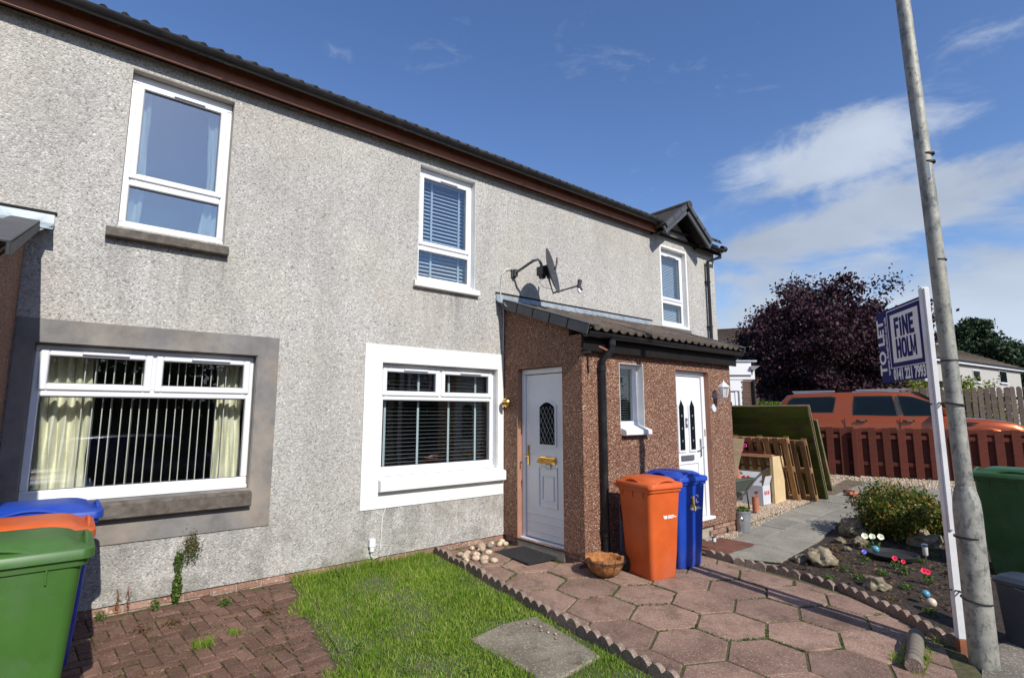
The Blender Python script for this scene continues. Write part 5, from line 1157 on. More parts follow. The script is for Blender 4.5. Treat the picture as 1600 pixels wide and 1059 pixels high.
edging_run([(3.455, 0.0), (3.40, -.83), (3.27, -2.06), (3.205, -2.81), (3.15, -3.4), (3.07, -4.9)], 'scalloped stone edging between the lawn and the hexagonal paving', 'scalloped path edgings')
edging_run([(6.13, -1.86), (6.13, -2.33), (6.17, -2.73), (6.16, -3.10), (6.07, -3.45), (5.85, -3.85), (5.62, -4.13), (5.50, -4.30), (5.42, -4.55)], 'scalloped stone edging around the flower bed and the grey slab path', 'scalloped path edgings')
t = thing('door_mat', 'black rubber mat laid at an angle before the near white door', 'mat', (4.235, -.70, g(4.2, -.7)+.018), RAD(-93))
obj('base', MB().bbox(-.33, .33, -.21, .21, 0, .010, .004), MT['mat_rubber'], t)
mb = MB()
for i in range(-9, 10):
    for j in range(-6, 7): mb.bbox(i*.034-.012, i*.034+.012, j*.033-.012, j*.033+.012, .0102, .018, .003)
stuff(obj('studs', mb, MT['mat_rubber'], t))
o = obj('door_mat', MB().bbox(6.32, 7.10, -1.98, -1.50, g(6.8, -1.7)+.014, g(6.8, -1.7)+.028, .005), MT['mat_brown']); tag(o, 'rusty brown mat in front of the second door behind the blue bin', 'mat')
def boulder(name, x, y, z, sx_, sy_, sz_, m, label=None, cat='stone', group=None, seed=0, sub=2, rough=.25, rz=0.0):
    bm = bmesh.new(); bmesh.ops.create_icosphere(bm, subdivisions=sub, radius=1)
    for v in bm.verts:
        n = mnoise.noise(v.co*1.3+Vector((seed*3.1, seed, 0)))*rough+mnoise.noise(v.co*3.5+Vector((seed, 5, 1)))*rough*.35; v.co *= 1+n
        v.co.x *= sx_; v.co.y *= sy_; v.co.z *= sz_
    me = bpy.data.meshes.new(name); bm.to_mesh(me); bm.free(); me.materials.append(m)
    for p in me.polygons: p.use_smooth = True
    o = link(name, me, None, (x, y, z)); o.rotation_euler = (random.uniform(-.2, .2), random.uniform(-.2, .2), rz or random.uniform(0, 6.2))
    if label: tag(o, label, cat, group)
    return o
cob = [(3.60, -.40, .07), (3.66, -.52, .06), (3.74, -.42, .065), (3.72, -.60, .07), (3.82, -.55, .055), (3.60, -.30, .055), (3.72, -.28, .05), (3.84, -.40, .055), (3.90, -.28, .05), (3.98, -.19, .08), (4.10, -.20, .06), (4.19, -.12, .05), (4.25, -.20, .055), (4.35, -.12, .06), (4.33, -.22, .05), (3.78, -.70, .055), (3.66, -.68, .05), (3.87, -.15, .045), (3.55, -.50, .045)]
for i, (x, y, r) in enumerate(cob):
    lab = ['tan cobble at the left side of the pile, against its upper pale one', 'cobble in the front left of the pile nearest the scalloped edging', 'cobble in the middle of the pile at the path end', 'large cobble at the front of the pile facing the lawn',
           'upper pale cobble resting on top of the little pile', 'back left cobble of the pile, closest to the edging and wall', 'cobble behind the pile on the wall side', 'raised cobble at the right of the little pile', 'first single cobble right of the pile along the wall',
           'largest round tan cobble by the wall right of the pile', 'grey cobble lying just right of the largest tan one', 'small cobble behind the grey one, touching the wall', 'cobble right of the grey one, a little away from the wall', 'cobble nearest the brown porch wall',
           'last cobble before the black mat, in front of the porch wall one', 'frontmost cobble of the pile on the hexagonal slab', 'small cobble at the front left foot of the pile', 'smallest cobble between pile and largest one, close to the wall', 'leftmost cobble lying against the scalloped edging'][i]
    r *= .86; boulder('cobble', x, y, g(x, y)+.012+r*.5+(.045 if i in (4, 7) else 0), r, r*.78, r*.62, MT['pebble'] if i != 10 else MT['slab'], lab, 'cobble', 'cobbles in the paving corner' , seed=i, rough=.12)
# hanging basket with coir liner
t = thing('hanging_basket', 'empty wire hanging basket with orange-brown coir liner on the paving beside the orange bin', 'basket', (4.44, -1.72, g(4.44, -1.72)+.012))
bm = MB(); rings = []
for k in range(10):
    a = k/9; r_ = .015+.185*sin(a*pi/2)**.8; z = .20*(1-cos(a*pi/2))**.8; rings.append([(r_*cos(2*pi*i/36)*(1+.05*mnoise.noise(Vector((i*.7, k, 0)))), r_*sin(2*pi*i/36)*(1+.05*mnoise.noise(Vector((i*.7, k, 3)))), z+(.055*mnoise.noise(Vector((i*.45, 2, 9))) if k == 9 else .01*mnoise.noise(Vector((i, k, 2))))) for i in range(36)])
for k in range(9, 2, -1):
    r0 = rings[k]; rings.append([(p[0]*.88, p[1]*.88, p[2]+(.0 if k == 9 else .015)) for p in r0])
bm.loft(rings); obj('coir_liner', bm, MT['coir'], t, smooth=True, angle=80)
mb = MB(); prof = [(.02+.195*sin(k/8*pi/2)**.8, .205*(1-cos(k/8*pi/2))**.8) for k in range(9)]
for i in range(10):
    a = 2*pi*i/10; mb.tube([(r_*cos(a), r_*sin(a), z) for r_, z in prof], .003, 4)
for r_, z in ((.218, .165), (.214, .205*.85)): mb.tube([(r_*cos(2*pi*k/24), r_*sin(2*pi*k/24), z) for k in range(25)], .003, 4)
obj('wire_frame', mb, MT['wire'], t)
o = obj('grey_board', MB().bbox(4.99, 5.03, -1.50, -1.47, -.03, .66, .004), MT['grey_board']); tag(o, 'narrow grey board standing against the brown wall behind the orange bin', 'board')
o = obj('black_cable', MB().tube([(4.95, -1.52, .60), (4.97, -1.53, .42), (5.01, -1.54, .30), (5.02, -1.55, .14), (4.98, -1.56, .03)], .006, 5), MT['wire'], smooth=True); tag(o, 'black cable hanging down in front of the narrow grey board', 'cable')
# bucket planter and lights
t = thing('zinc_bucket', 'zinc bucket planter with low green leaves by the far porch corner', 'planter', (7.80, -1.46, g(7.8, -1.4)+.01))
obj('bucket', MB().lathe([(.0, 0), (.095, 0), (.098, .01), (.112, .26), (.118, .265), (.121, .30), (.113, .30), (.105, .25), (0, .25)], n=28), MT['bucket'], t, smooth=True)
def leaves(n, cfun, size, m, name='foliage', parent=None, flat=0.0, loc=(0, 0, 0), aspect=.5):
    C_ = np.array([cfun() for _ in range(n)]); s = size*(.6+.8*RNG.random((n, 1)))
    d = RNG.normal(size=(n, 3)); d[:, 2] *= (1-flat); d /= np.linalg.norm(d, axis=1)[:, None]+1e-9
    e = RNG.normal(size=(n, 3)); e -= (e*d).sum(1)[:, None]*d; e /= np.linalg.norm(e, axis=1)[:, None]+1e-9
    V = np.stack([C_-d*s*.5, C_+e*s*aspect*.5, C_+d*s*.5, C_-e*s*aspect*.5], 1).reshape(-1, 3)
    F = np.arange(n*4).reshape(-1, 4); o = fast(name, V, F, m, parent); o.location = loc; return o
def inball(rx, ry, rz, cz=0, shell=.0, lump=.0, fr=2.0, seed=0):
    def f():
        while True:
            v = Vector((random.gauss(0, 1), random.gauss(0, 1), random.gauss(0, 1))).normalized(); r = (shell+(1-shell)*random.random()**.5)
            k = 1+lump*mnoise.noise(v*fr+Vector((seed, seed*2, 0)))
            return (v.x*r*rx*k, v.y*r*ry*k, cz+v.z*r*rz*k)
    return f
leaves(500, inball(.11, .11, .05, .30), .04, MT['weed'], 'foliage', t)
def solar_light(x, y, label, ball=False, h=.24, zf=g):
    t = thing('solar_light', label, 'garden light', (x, y, zf(x, y)), group='little stake solar lights')
    obj('stake', MB().tube([(0, 0, 0), (0, 0, h*.7)], .006, 6), MT['chrome'], t)
    if ball: obj('globe', MB().lathe([(0, h*.66), (.012, h*.68), (.026, h*.84), (.034, h*.95), (.032, h*1.05), (.02, h*1.14), (0, h*1.17)], n=14), MT['chrome'], t, smooth=True)
    else: obj('lens', MB().lathe([(.018, h*.6), (.026, h*.64), (.028, h*.92), (.018, h*.93)], n=12), MT['lamp_glass'], t, smooth=True); obj('cap', MB().lathe([(.032, h*.92), (.034, h), (.0, h*1.04)], n=12), MT['chrome'], t, smooth=True)
solar_light(7.46, -1.62, 'small globe-topped solar light beside the zinc bucket', True); solar_light(6.42, -1.80, 'small clear solar light beside the scalloped edging near the blue bin', False, .19)
solar_light(7.5, -3.72, 'clear solar light in the flower bed left of the white sign post', False, .30, gb)

# ---------------------------------------------------------------- things stacked beyond the porch
def wleaf(M_, x0, x1, z0, z1, y0, y1, b=.003): return MB().bbox(x0, x1, y0, y1, z0, z1, b, M_)
def lean(X, Y, Z, deg, rz=0):       # local x -> -Y(world) , local z up the slope, local y -> +X
    return Matrix.Translation((X, Y, Z)) @ Matrix.Rotation(rz, 4, 'Z') @ Matrix(((0, 1, 0, 0), (-1, 0, 0, 0), (0, 0, 1, 0), (0, 0, 0, 1))) @ Matrix.Rotation(RAD(deg), 4, 'X')
t = thing('fence_panel', 'large algae-green overlap fence panel leaning over the pallets', 'fence panel', (11.05, .40, .03))
Mp = lean(0, 0, 0, 17.5)
pm = [mesh_of('slat', MB().bbox(0.02, 1.79, -.004, .008, 0, .135, .002, None), MT['panel'])]
for k in range(15):
    o = link('slat', pm[0], t); o.matrix_local = Mp @ Matrix.Translation((0, -.012+.004*(k % 2), .02+k*.118)) @ Matrix.Rotation(RAD(4), 4, 'X')
for x in (0, .60, 1.20, 1.78): obj('batten', wleaf(Mp, x, x+.038, 0, 1.80, .012, .05), MT['panel_edge'], t)
for x in (0.0, 1.785): obj('batten', wleaf(Mp, x, x+.03, 0, 1.80, -.04, -.016), MT['panel_edge'], t)
obj('top_rail', wleaf(Mp, 0, 1.815, 1.801, 1.825, -.04, .05), MT['panel_edge'], t)
t = thing('fence_panel', 'narrow dark edge of a second fence panel leaning behind the green one', 'fence panel', (11.9, -.2, .09)); Mp = lean(0, 0, 0, 20)
obj('batten', wleaf(Mp, .94, 1.0, 0, 1.50, -.03, .03), MT['panel_edge'], t)
for k in range(11): obj('slat', wleaf(Mp, .2, .939, .02+k*.135, .15+k*.135, -.008+.004*(k % 2), .006+.004*(k % 2)), MT['panel'], t)
def pallet(label, X, Y, Z, deg, w=1.0, h=1.2, rz=0):
    t = thing('pallet', label, 'pallet', (X, Y, Z), rz, 'timber pallets leaning in a row'); Mp = lean(0, 0, 0, deg)
    for k in range(3): obj('bearer', wleaf(Mp, -.01, w+.01, .02+k*(h-.13)/2, .11+k*(h-.13)/2, -.04, .04), MT['pallet'], t)
    for k in range(7): obj('board', wleaf(Mp, k*(w-.095)/6, k*(w-.095)/6+.095, 0, h, -.060, -.0402), MT['pallet'], t)
    for k in range(3): obj('board', wleaf(Mp, k*(w-.095)/2, k*(w-.095)/2+.095, 0, h, .0402, .06), MT['pallet'], t)
    return t
pallet('nearer timber pallet leaning behind the plywood box', 10.62, -.02, .02, 17, 1.08, 1.22); pallet('second timber pallet leaning just in front of the green fence panel', 10.80, -.25, .02, 17, 1.08, 1.18)
t = thing('plywood_box', 'pale open-fronted plywood box standing on the gravel under scrap timber', 'box', (10.0, -.93, .0))
obj('end_panel', MB().bbox(0, .42, 0, .02, 0, .84, .002), MT['plywood'], t); obj('top_panel', MB().bbox(0, .42, .0205, 1.02, .82, .84, .002), MT['plywood'], t)
obj('back_panel', MB().bbox(.40, .42, .0205, 1.02, 0, .8195, .002), MT['plywood'], t); obj('end_panel', MB().bbox(0, .3995, 1.0, 1.02, 0, .8195, .002), MT['plywood'], t); obj('side_strip', MB().bbox(0.0, .10, .0205, .06, 0, .8195, .002), MT['plywood'], t)
for i, (y, z, L_, r_, lab) in enumerate(((-.40, .855, .95, .03, 'long rough brown offcut lying along the front of the plywood box top'), (-.30, .89, .85, -.10, 'dark red offcut lying slanted over the others on the plywood box'), (-.25, .87, .7, .12, 'short split offcut at the back of the plywood box top'))):
    o = obj('timber_offcut', MB().bbox(-L_/2, L_/2, -.05, .05, -.012, .014, .004), MT['red_fence'] if i == 1 else MT['terracotta'] if i == 0 else MT['pallet']); o.location = (10.08+.08*i, y-.02, z); o.rotation_euler = (.03, .02*i, pi/2+r_); tag(o, lab, 'timber', 'offcuts on the plywood box')
t = thing('pink_tub', 'bright pink plastic tub on top of the plywood box', 'tub', (10.08, -.24, .90)); obj('tub', MB().lathe([(0, 0), (.08, 0), (.12, .14), (.128, .145), (.118, .145), (.075, .02), (0, .02)], n=20), MT['pink'], t, smooth=True); obj('handle', MB().tube([(-.0, -.12, .14), (0, -.17, .13), (0, -.17, .10), (0, -.10, .08)], .01, 6), MT['pink'], t, smooth=True)
t = thing('cardboard_box', 'open white and grey appliance box with red heart print', 'box', (9.66, -.88, -.02), RAD(2)); t.location.z = .012
obj('carton', MB().bbox(0, .30, 0, .68, 0, .33, .003), MT['card'], t)
fl = MB(); fl.add([(0, .02, .331), (0, .66, .331), (.13, .60, .56), (.13, .06, .56), (.004, .02, .331), (.004, .66, .331), (.134, .60, .56), (.134, .06, .56)], [(0, 1, 2, 3), (7, 6, 5, 4), (0, 3, 7, 4), (1, 5, 6, 2), (2, 6, 7, 3)]); obj('flap', fl, MT['card'], t)
fl = MB(); fl.add([(.02, 0, .331), (.28, 0, .331), (.28, -.05, .50), (.02, -.05, .50), (.02, .004, .331), (.28, .004, .331), (.28, -.046, .50), (.02, -.046, .50)], [(0, 1, 2, 3), (7, 6, 5, 4), (0, 3, 7, 4), (1, 5, 6, 2), (2, 6, 7, 3)]); obj('flap', fl, MT['card'], t)
def heart(r): return [(r*.0625*16*sin(a)**3, r*.0625*(13*cos(a)-5*cos(2*a)-2*cos(3*a)-cos(4*a))) for a in [2*pi*k/24 for k in range(24)]]
FM = Matrix(((0, 1, 0, 0), (-1, 0, 0, 0), (0, 0, 1, 0), (0, 0, 0, 1)))       # local x -> -Y seen from -X
tl = math.atan2(.13, .229)
FlapM = Matrix.Translation((.065, .33, .445)) @ FM @ Matrix.Rotation(-tl, 4, 'X')
obj('heart_print', MB().extrude(heart(.078), FlapM @ Matrix.Translation((0, -.004, -.01)), .002), MT['red_print'], t); obj('heart_print', MB().extrude(heart(.034), Matrix.Translation((-.002, .12, .21)) @ FM, .0015), MT['red_print'], t)
obj('photo_print', MB().bbox(-.0025, -.0005, .38, .62, .05, .18, .0004), MT['card_dark'], t)
text('Breville', 'lettering', .075, MT['card_dark'], FlapM @ Matrix.Translation((-.17, -.005, .085)) @ RX, t, .0005, .002, sx=.9, world=False)
for k in range(3): obj('side_print', MB().bbox(.05+k*.075, .10+k*.075, -.0025, -.0005, .17, .235, .0004), MT['red_print'] if k else MT['card_dark'], t)
obj('bow_print', MB().lathe([(0, 0), (.025, 0), (.025, .001), (0, .001)], n=10, M=FlapM @ Matrix.Translation((.0, -.0055, .0)) @ Matrix.Rotation(pi/2, 4, 'X')), MT['board_white'], t)
# wheelbarrow
t = thing('wheelbarrow', 'old dark green wheelbarrow half hidden behind the porch corner', 'wheelbarrow', (9.02, -.86, 0.0))
obj('tray', MB().loft([[(-.28, .05, .30), (.20, .05, .30), (.20, .50, .30), (-.28, .50, .30)], [(-.42, -.06, .50), (.33, -.06, .50), (.33, .60, .50), (-.42, .60, .50)]]), MT['barrow'], t)
obj('tray_rim', MB().tube([(-.42, -.06, .505), (.33, -.06, .505), (.33, .60, .505), (-.42, .60, .505), (-.42, -.06, .505)], .012, 6), MT['barrow'], t)
for y in (-.02, .50): obj('handle', MB().tube([(-.45, y+.05, .12), (-.05, y, .26), (.45, y-.03, .54), (.58, y-.04, .60)], .014, 7), MT['wire'], t, smooth=True)
obj('grip', MB().tube([(.56, -.06, .59), (.74, -.07, .63)], .02, 8), MT['rubber'], t, smooth=True)
obj('leg', MB().tube([(.1, .0, .3), (.12, -.02, .0)], .012, 6), MT['wire'], t); obj('wheel', MB().lathe([(0, -.02), (.12, -.03), (.15, -.025), (.15, .025), (.12, .03), (0, .02)], n=18, M=Matrix.Translation((-.55, .27, .15)) @ Matrix.Rotation(pi/2, 4, 'X')), MT['rubber'], t, smooth=True)
o = obj('clay_pipe', MB().lathe([(.07, 0), (.075, .0), (.075, .42), (.065, .42), (.065, 0)], n=16), MT['terracotta'], smooth=True); o.location = (9.20, -.66, .48); o.rotation_euler = (RAD(-8), RAD(-14), 0); tag(o, 'long salmon clay pipe standing in the wheelbarrow', 'pipe', 'clay pipes')
o = obj('clay_pipe', MB().lathe([(.05, 0), (.055, 0), (.055, .24), (.045, .24), (.045, 0)], n=16), MT['terracotta'], smooth=True); o.location = (9.07, -1.03, .0); tag(o, 'short clay pipe standing on the gravel below the barrow handle', 'pipe', 'clay pipes')
Mt = Matrix.Translation((8.42, -1.0, 0)) @ Matrix.Rotation(math.atan2(-.61, .79), 4, 'Z')
o = obj('timber_sheet', MB().extrude([(-.32, .40), (.035, .50), (.235, 1.21), (-.32, 1.27)], Mt, .014), wood('tan_board', (.25, .19, .11), (.17, .12, .07))); tag(o, 'tan timber sheet leaning at the porch corner above the clay pipe', 'board')
for k, (x, y, rz) in enumerate(((11.55, -1.72, .3), (11.85, -1.52, .9), (11.7, -1.62, -.3))):
    o = obj('broken_brick', MB().bbox(-.15, .15, -.05, .05, 0, .06, .008), MT['terracotta']); o.location = (x, y, g(x, y)+.02); o.rotation_euler = (0, .1, rz); tag(o, ['left', 'right', 'middle'][k]+' broken red brick lying at the foot of the green fence panel', 'brick', 'broken bricks by the panel foot')

# ---------------------------------------------------------------- red picket fence
def fx(y): return 13.40-0.40*(y+0.1)
t = thing('picket_fence', 'low red-brown hit-and-miss picket fence across the end of the garden', 'fence', (fx(-2), -2, 0))
fa = math.atan2(-1, .40); fd = Vector((cos(fa), sin(fa), 0)); fn = Vector((-sin(fa), cos(fa), 0))
if fn.x > 0: fn = -fn
pk = [mesh_of('picket', MB().bbox(-.072, .072, -.01, .01, 0, 1.03+.012*k, .004), MT['red_fence']) for k in range(3)]
s = -2.6
base = Vector((fx(-2), -2, 0)); k = 0
while s < 3.6:
    for side in (0, 1):
        p = fd*(s+(.135 if side else 0))+fn*(.035 if not side else -.035); z = g((base+p).x, (base+p).y)+.03
        o = link('picket', pk[k % 3], t, (p.x, p.y, z+random.uniform(-.012, .012))); o.rotation_euler = (0, random.uniform(-.006, .006), fa+random.uniform(-.01, .01)); k += 1
    s += .27
for zz_ in (.26, .84):
    mb = MB(); a = base+fd*-2.7; b = base+fd*3.7
    pts = [(fd*(-2.7+6.4*i/6)) for i in range(7)]
    for i in range(6):
        p, q = pts[i], pts[i+1]; P_, Q_ = base+p, base+q; zp, zq = g(P_.x, P_.y)+zz_, g(Q_.x, Q_.y)+zz_
        mb.add([(p-fn*.022).to_tuple()[:2]+(zp,), (q-fn*.022).to_tuple()[:2]+(zq,), (q+fn*.022).to_tuple()[:2]+(zq,), (p+fn*.022).to_tuple()[:2]+(zp,), (p-fn*.022).to_tuple()[:2]+(zp+.08,), (q-fn*.022).to_tuple()[:2]+(zq+.08,), (q+fn*.022).to_tuple()[:2]+(zq+.08,), (p+fn*.022).to_tuple()[:2]+(zp+.08,)], [(0, 3, 2, 1), (4, 5, 6, 7), (0, 1, 5, 4), (1, 2, 6, 5), (2, 3, 7, 6), (3, 0, 4, 7)])
    obj('rail', mb, MT['red_fence'], t)
for s in (-1.05, .85, 2.75):
    p = fd*s+fn*.10; P_ = base+p; o = obj('post', MB().bbox(-.05, .05, -.045, .045, -.1, 1.06, .006), MT['red_fence'], t); o.location = (p.x, p.y, g(P_.x, P_.y)); o.rotation_euler = (0, 0, fa)

# ---------------------------------------------------------------- pickup truck and a parked car across the street
def vehicle(name, label, cat, M_, paint, pickup=True):
    """x: tail 0 -> nose 5.3; y: half width .93; z up"""
    t = bpy.data.objects.new(name, None); COL.objects.link(t); t.matrix_world = M_; tag(t, label, cat)
    Lc = 5.25 if pickup else 4.4; k = Lc/5.25; B = 1.20 if pickup else .95; Rf = 1.80 if pickup else 1.48; hood = 1.13 if pickup else .92
    def ring(x, zb, zt, hw, crown=.03):
        r = [(0, zb), (hw*.86, zb), (hw*.965, zb+.12), (hw, zb+(zt-zb)*.45), (hw*.985, zb+(zt-zb)*.75), (hw*.95, zt-.03), (hw*.88, zt), (0, zt+crown)]
        return [(x, y, z) for y, z in r]+[(x, -y, z) for y, z in r[-2:0:-1]]
    st = [(0, .60, B-.12, .84), (.05, .50, B-.02, .90), (.5, .45, B, .925), (1.6, .42, B, .93), (2.6, .42, B, .93), (3.55, .42, B-.01, .93), (3.95, .42, hood+.02, .93), (4.4, .42, hood, .93), (4.85, .42, hood-.06, .91), (5.1, .45, hood-.16, .86), (5.22, .50, hood-.34, .78)]
    b = MB().loft([ring(x*k, a, c, w) for x, a, c, w in st]); body = obj('body', b, paint, t, smooth=True, angle=60)
    def gr(x, zt, hw, zb=B-.05): r = [(0, zb), (.86, zb), (hw+(.86-hw)*.45, (zb+zt)/2), (hw+.035, zt-.10), (hw-.01, zt-.03), (hw-.12, zt), (0, zt+.02)]; return [(x, y, z) for y, z in r]+[(x, -y, z) for y, z in r[-2:0:-1]]
    tail = [(.12, B+.02, .84), (.20, B+.22, .80), (.48, Rf-.07, .72), (.70, Rf-.03, .71)] if pickup else [(.05, B+.02, .8), (.3, B+.3, .7), (.75, Rf-.03, .68)]
    gs = tail+[(1.85, Rf-.01, .71), (2.6, Rf, .70), (3.1, Rf-.04, .68), (3.45, Rf-.22, .70), (3.75, Rf-.42, .76), (4.02, B-.02, .82)]
    obj('cabin', MB().loft([gr(x*k, z, w) for x, z, w in gs]), paint, t, smooth=True, angle=60)
    def yz(x, z):            # side surface of the cabin at x, z
        X = x; i = 0
        while i < len(gs)-2 and gs[i+1][0] < X: i += 1
        f = min(1, max(0, (X-gs[i][0])/(gs[i+1][0]-gs[i][0]))); zt = gs[i][1]+(gs[i+1][1]-gs[i][1])*f; hw = gs[i][2]+(gs[i+1][2]-gs[i][2])*f; zb = B-.05
        zm, ym = (zb+zt)/2, hw+(.86-hw)*.45; zu, yu = zt-.10, hw+.035
        return .86+(ym-.86)*(z-zb)/(zm-zb) if z < zm else ym+(yu-ym)*(z-zm)/max(.01, zu-zm)
    def side_win(poly, name='window', m=None, off=.010):
        if m is None and name == 'window':
            cx_ = sum(p[0] for p in poly)/len(poly); cz_ = sum(p[1] for p in poly)/len(poly)
            side_win([(p[0]+(.028 if p[0] > cx_ else -.028), p[1]+(.022 if p[1] > cz_ else -.022)) for p in poly], 'window_rubber', MT['rubber'], .004)
        for sg in (1, -1):
            # triangulate as a strip between bottom and top outline: sample
            xs0 = [p[0] for p in poly]; mb = MB(); n = 14; lo, hi = [], []
            for i in range(n+1):
                x = min(xs0)+1e-4+(max(xs0)-min(xs0)-2e-4)*i/n; zs = []
                for a, c in zip(poly, poly[1:]+poly[:1]):
                    if (a[0] <= x < c[0]) or (c[0] <= x < a[0]): zs.append(a[1]+(c[1]-a[1])*(x-a[0])/(c[0]-a[0]))
                lo.append((x, min(zs))); hi.append((x, max(zs)))
            m_ = 4; V = []
            for (x, z0), (_, z1) in zip(lo, hi):
                for j in range(m_+1): z = z0+(z1-z0)*j/m_; V.append((x*k, sg*(yz(x, z)+off), z))
            mb.add(V, [(i*(m_+1)+j, (i+1)*(m_+1)+j, (i+1)*(m_+1)+j+1, i*(m_+1)+j+1)[::(sg)] for i in range(n) for j in range(m_)])
            obj(name, mb, m or MT['tint'], t, smooth=True)
    T_ = Rf-.13
    if pickup: side_win([(.36, B+.10), (1.46, B+.10), (1.52, B+.14), (1.54, T_-.03), (1.46, T_), (.62, T_-.02), (.5, T_-.10)])
    side_win([(2.765, B+.03), (2.875, B+.03), (2.875, T_), (2.765, T_)], 'pillar_trim', MT['wire'], .006); side_win([(1.90, B+.04), (2.77, B+.02), (2.76, T_), (1.94, T_)]); side_win([(2.86, B+.02), (3.80, B+.02), (3.45, T_-.16), (3.12, T_-.02), (2.85, T_)])
    ws = MB(); a = [(3.20*k, .60, Rf-.045), (3.20*k, -.60, Rf-.045), (3.98*k, -.74, B+.015), (3.98*k, .74, B+.015)]; ws.add([(x+.03, y, z+.03) for x, y, z in a], [(0, 1, 2, 3), (3, 2, 1, 0)]); obj('windscreen', ws, MT['tint'], t)
    for sg in (1, -1):
        for x in ((2.05, 2.98) if pickup else (2.3, 3.1)): obj('door_handle', MB().bbox(x*k-.12, x*k+.12, sg*.952-.022, sg*.952+.022, B-.125, B-.085, .012), MT['wire'], t); obj('handle_trim', MB().bbox(x*k-.04, x*k+.07, sg*.978-.004, sg*.978+.004, B-.115, B-.098, .002), MT['silver'], t)
        mb = MB()
        for x in (1.70, 2.81, 3.86)[0 if pickup else 1:]: mb.box(x*k-.008, x*k+.008, sg*.92, sg*.934, .50, B-.05)
        obj('panel_gap', mb, MT['wire'], t)
        if pickup: obj('roof_rail', MB().bbox(.60, 1.55, sg*.66-.02, sg*.66+.02, Rf+.0, Rf+.035, .01), MT['silver'], t); obj('roof_rail', MB().bbox(2.0, 3.05, sg*.64-.02, sg*.64+.02, Rf+.015, Rf+.05, .01), MT['silver'], t)
        mr_ = obj('mirror', MB().bbox(3.58*k, 3.72*k, sg*1.0-.12, sg*1.0+.08, B+.0, B+.19, .03), paint, t); obj('badge', MB().add([(3.98*k, sg*.945, B-.12), (4.28*k, sg*.94, B-.14), (4.1*k, sg*.945, B-.20), (3.97*k, sg*.945, B-.19)], [(0, 1, 2, 3), (3, 2, 1, 0)]), MT['wire'], t)
        for x in (1.12*k, 4.35*k):
            Mw = Matrix.Translation((x, sg*.83, .38)) @ Matrix.Rotation(pi/2, 4, 'X')
            obj('wheel_arch', MB().loft([[(x+r*cos(a_), sg*yv, .40+r*sin(a_)) for a_ in [pi*q/14 for q in range(15)]] for r, yv in ((.44, .90), (.47, .955), (.52, .95), (.56, .92))], False, False), paint if pickup else MT['wire'], t, smooth=True)
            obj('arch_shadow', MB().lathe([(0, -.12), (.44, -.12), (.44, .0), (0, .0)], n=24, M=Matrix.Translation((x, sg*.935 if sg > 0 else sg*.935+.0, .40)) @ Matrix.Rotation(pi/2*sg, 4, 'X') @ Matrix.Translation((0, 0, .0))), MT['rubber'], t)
            w2 = obj('wheel', MB().lathe([(0, -.1), (.24, -.1), (.34, -.11), (.38, -.08), (.38, .08), (.34, .11), (.24, .1), (0, .1)], n=28, M=Mw @ Matrix.Translation((0, 0, -.06*sg*0))), MT['rubber'], t, smooth=True)
            rm = MB().lathe([(.23, -.125), (.25, -.125), (.25, .125), (.23, .125)], n=24, M=Mw)
            for q in range(6): rm.bbox(-.03, .03, .03, .235, -.12, .12, .01, Mw @ Matrix.Rotation(2*pi*q/6, 4, 'Z'))
            rm.lathe([(0, -.125), (.06, -.125), (.06, .125), (0, .125)], n=12, M=Mw); obj('rim', rm, MT['silver'], w2, smooth=True)
    return t
u = Vector((.372, -.928, 0)).normalized(); side = Vector((-u.y, u.x, 0))          # side: away from the camera
org = Vector((14.13, 1.05, 0))+side*.93
Mv = Matrix(((u.x, side.x, 0, org.x), (u.y, side.y, 0, org.y), (0, 0, 1, g(15, -1.5)+.06), (0, 0, 0, 1)))
vehicle('pickup_truck', 'metallic orange double-cab pickup with matching hard top parked behind the red fence', 'pickup truck', Mv, MT['truck'])
Mc = Matrix.Translation((-.5, -10.3, g(0, -8)-.1)); vehicle('parked_car', 'dark blue car parked on the street, seen reflected in the grey-banded window', 'car', Mc, MT['car_blue'], False)

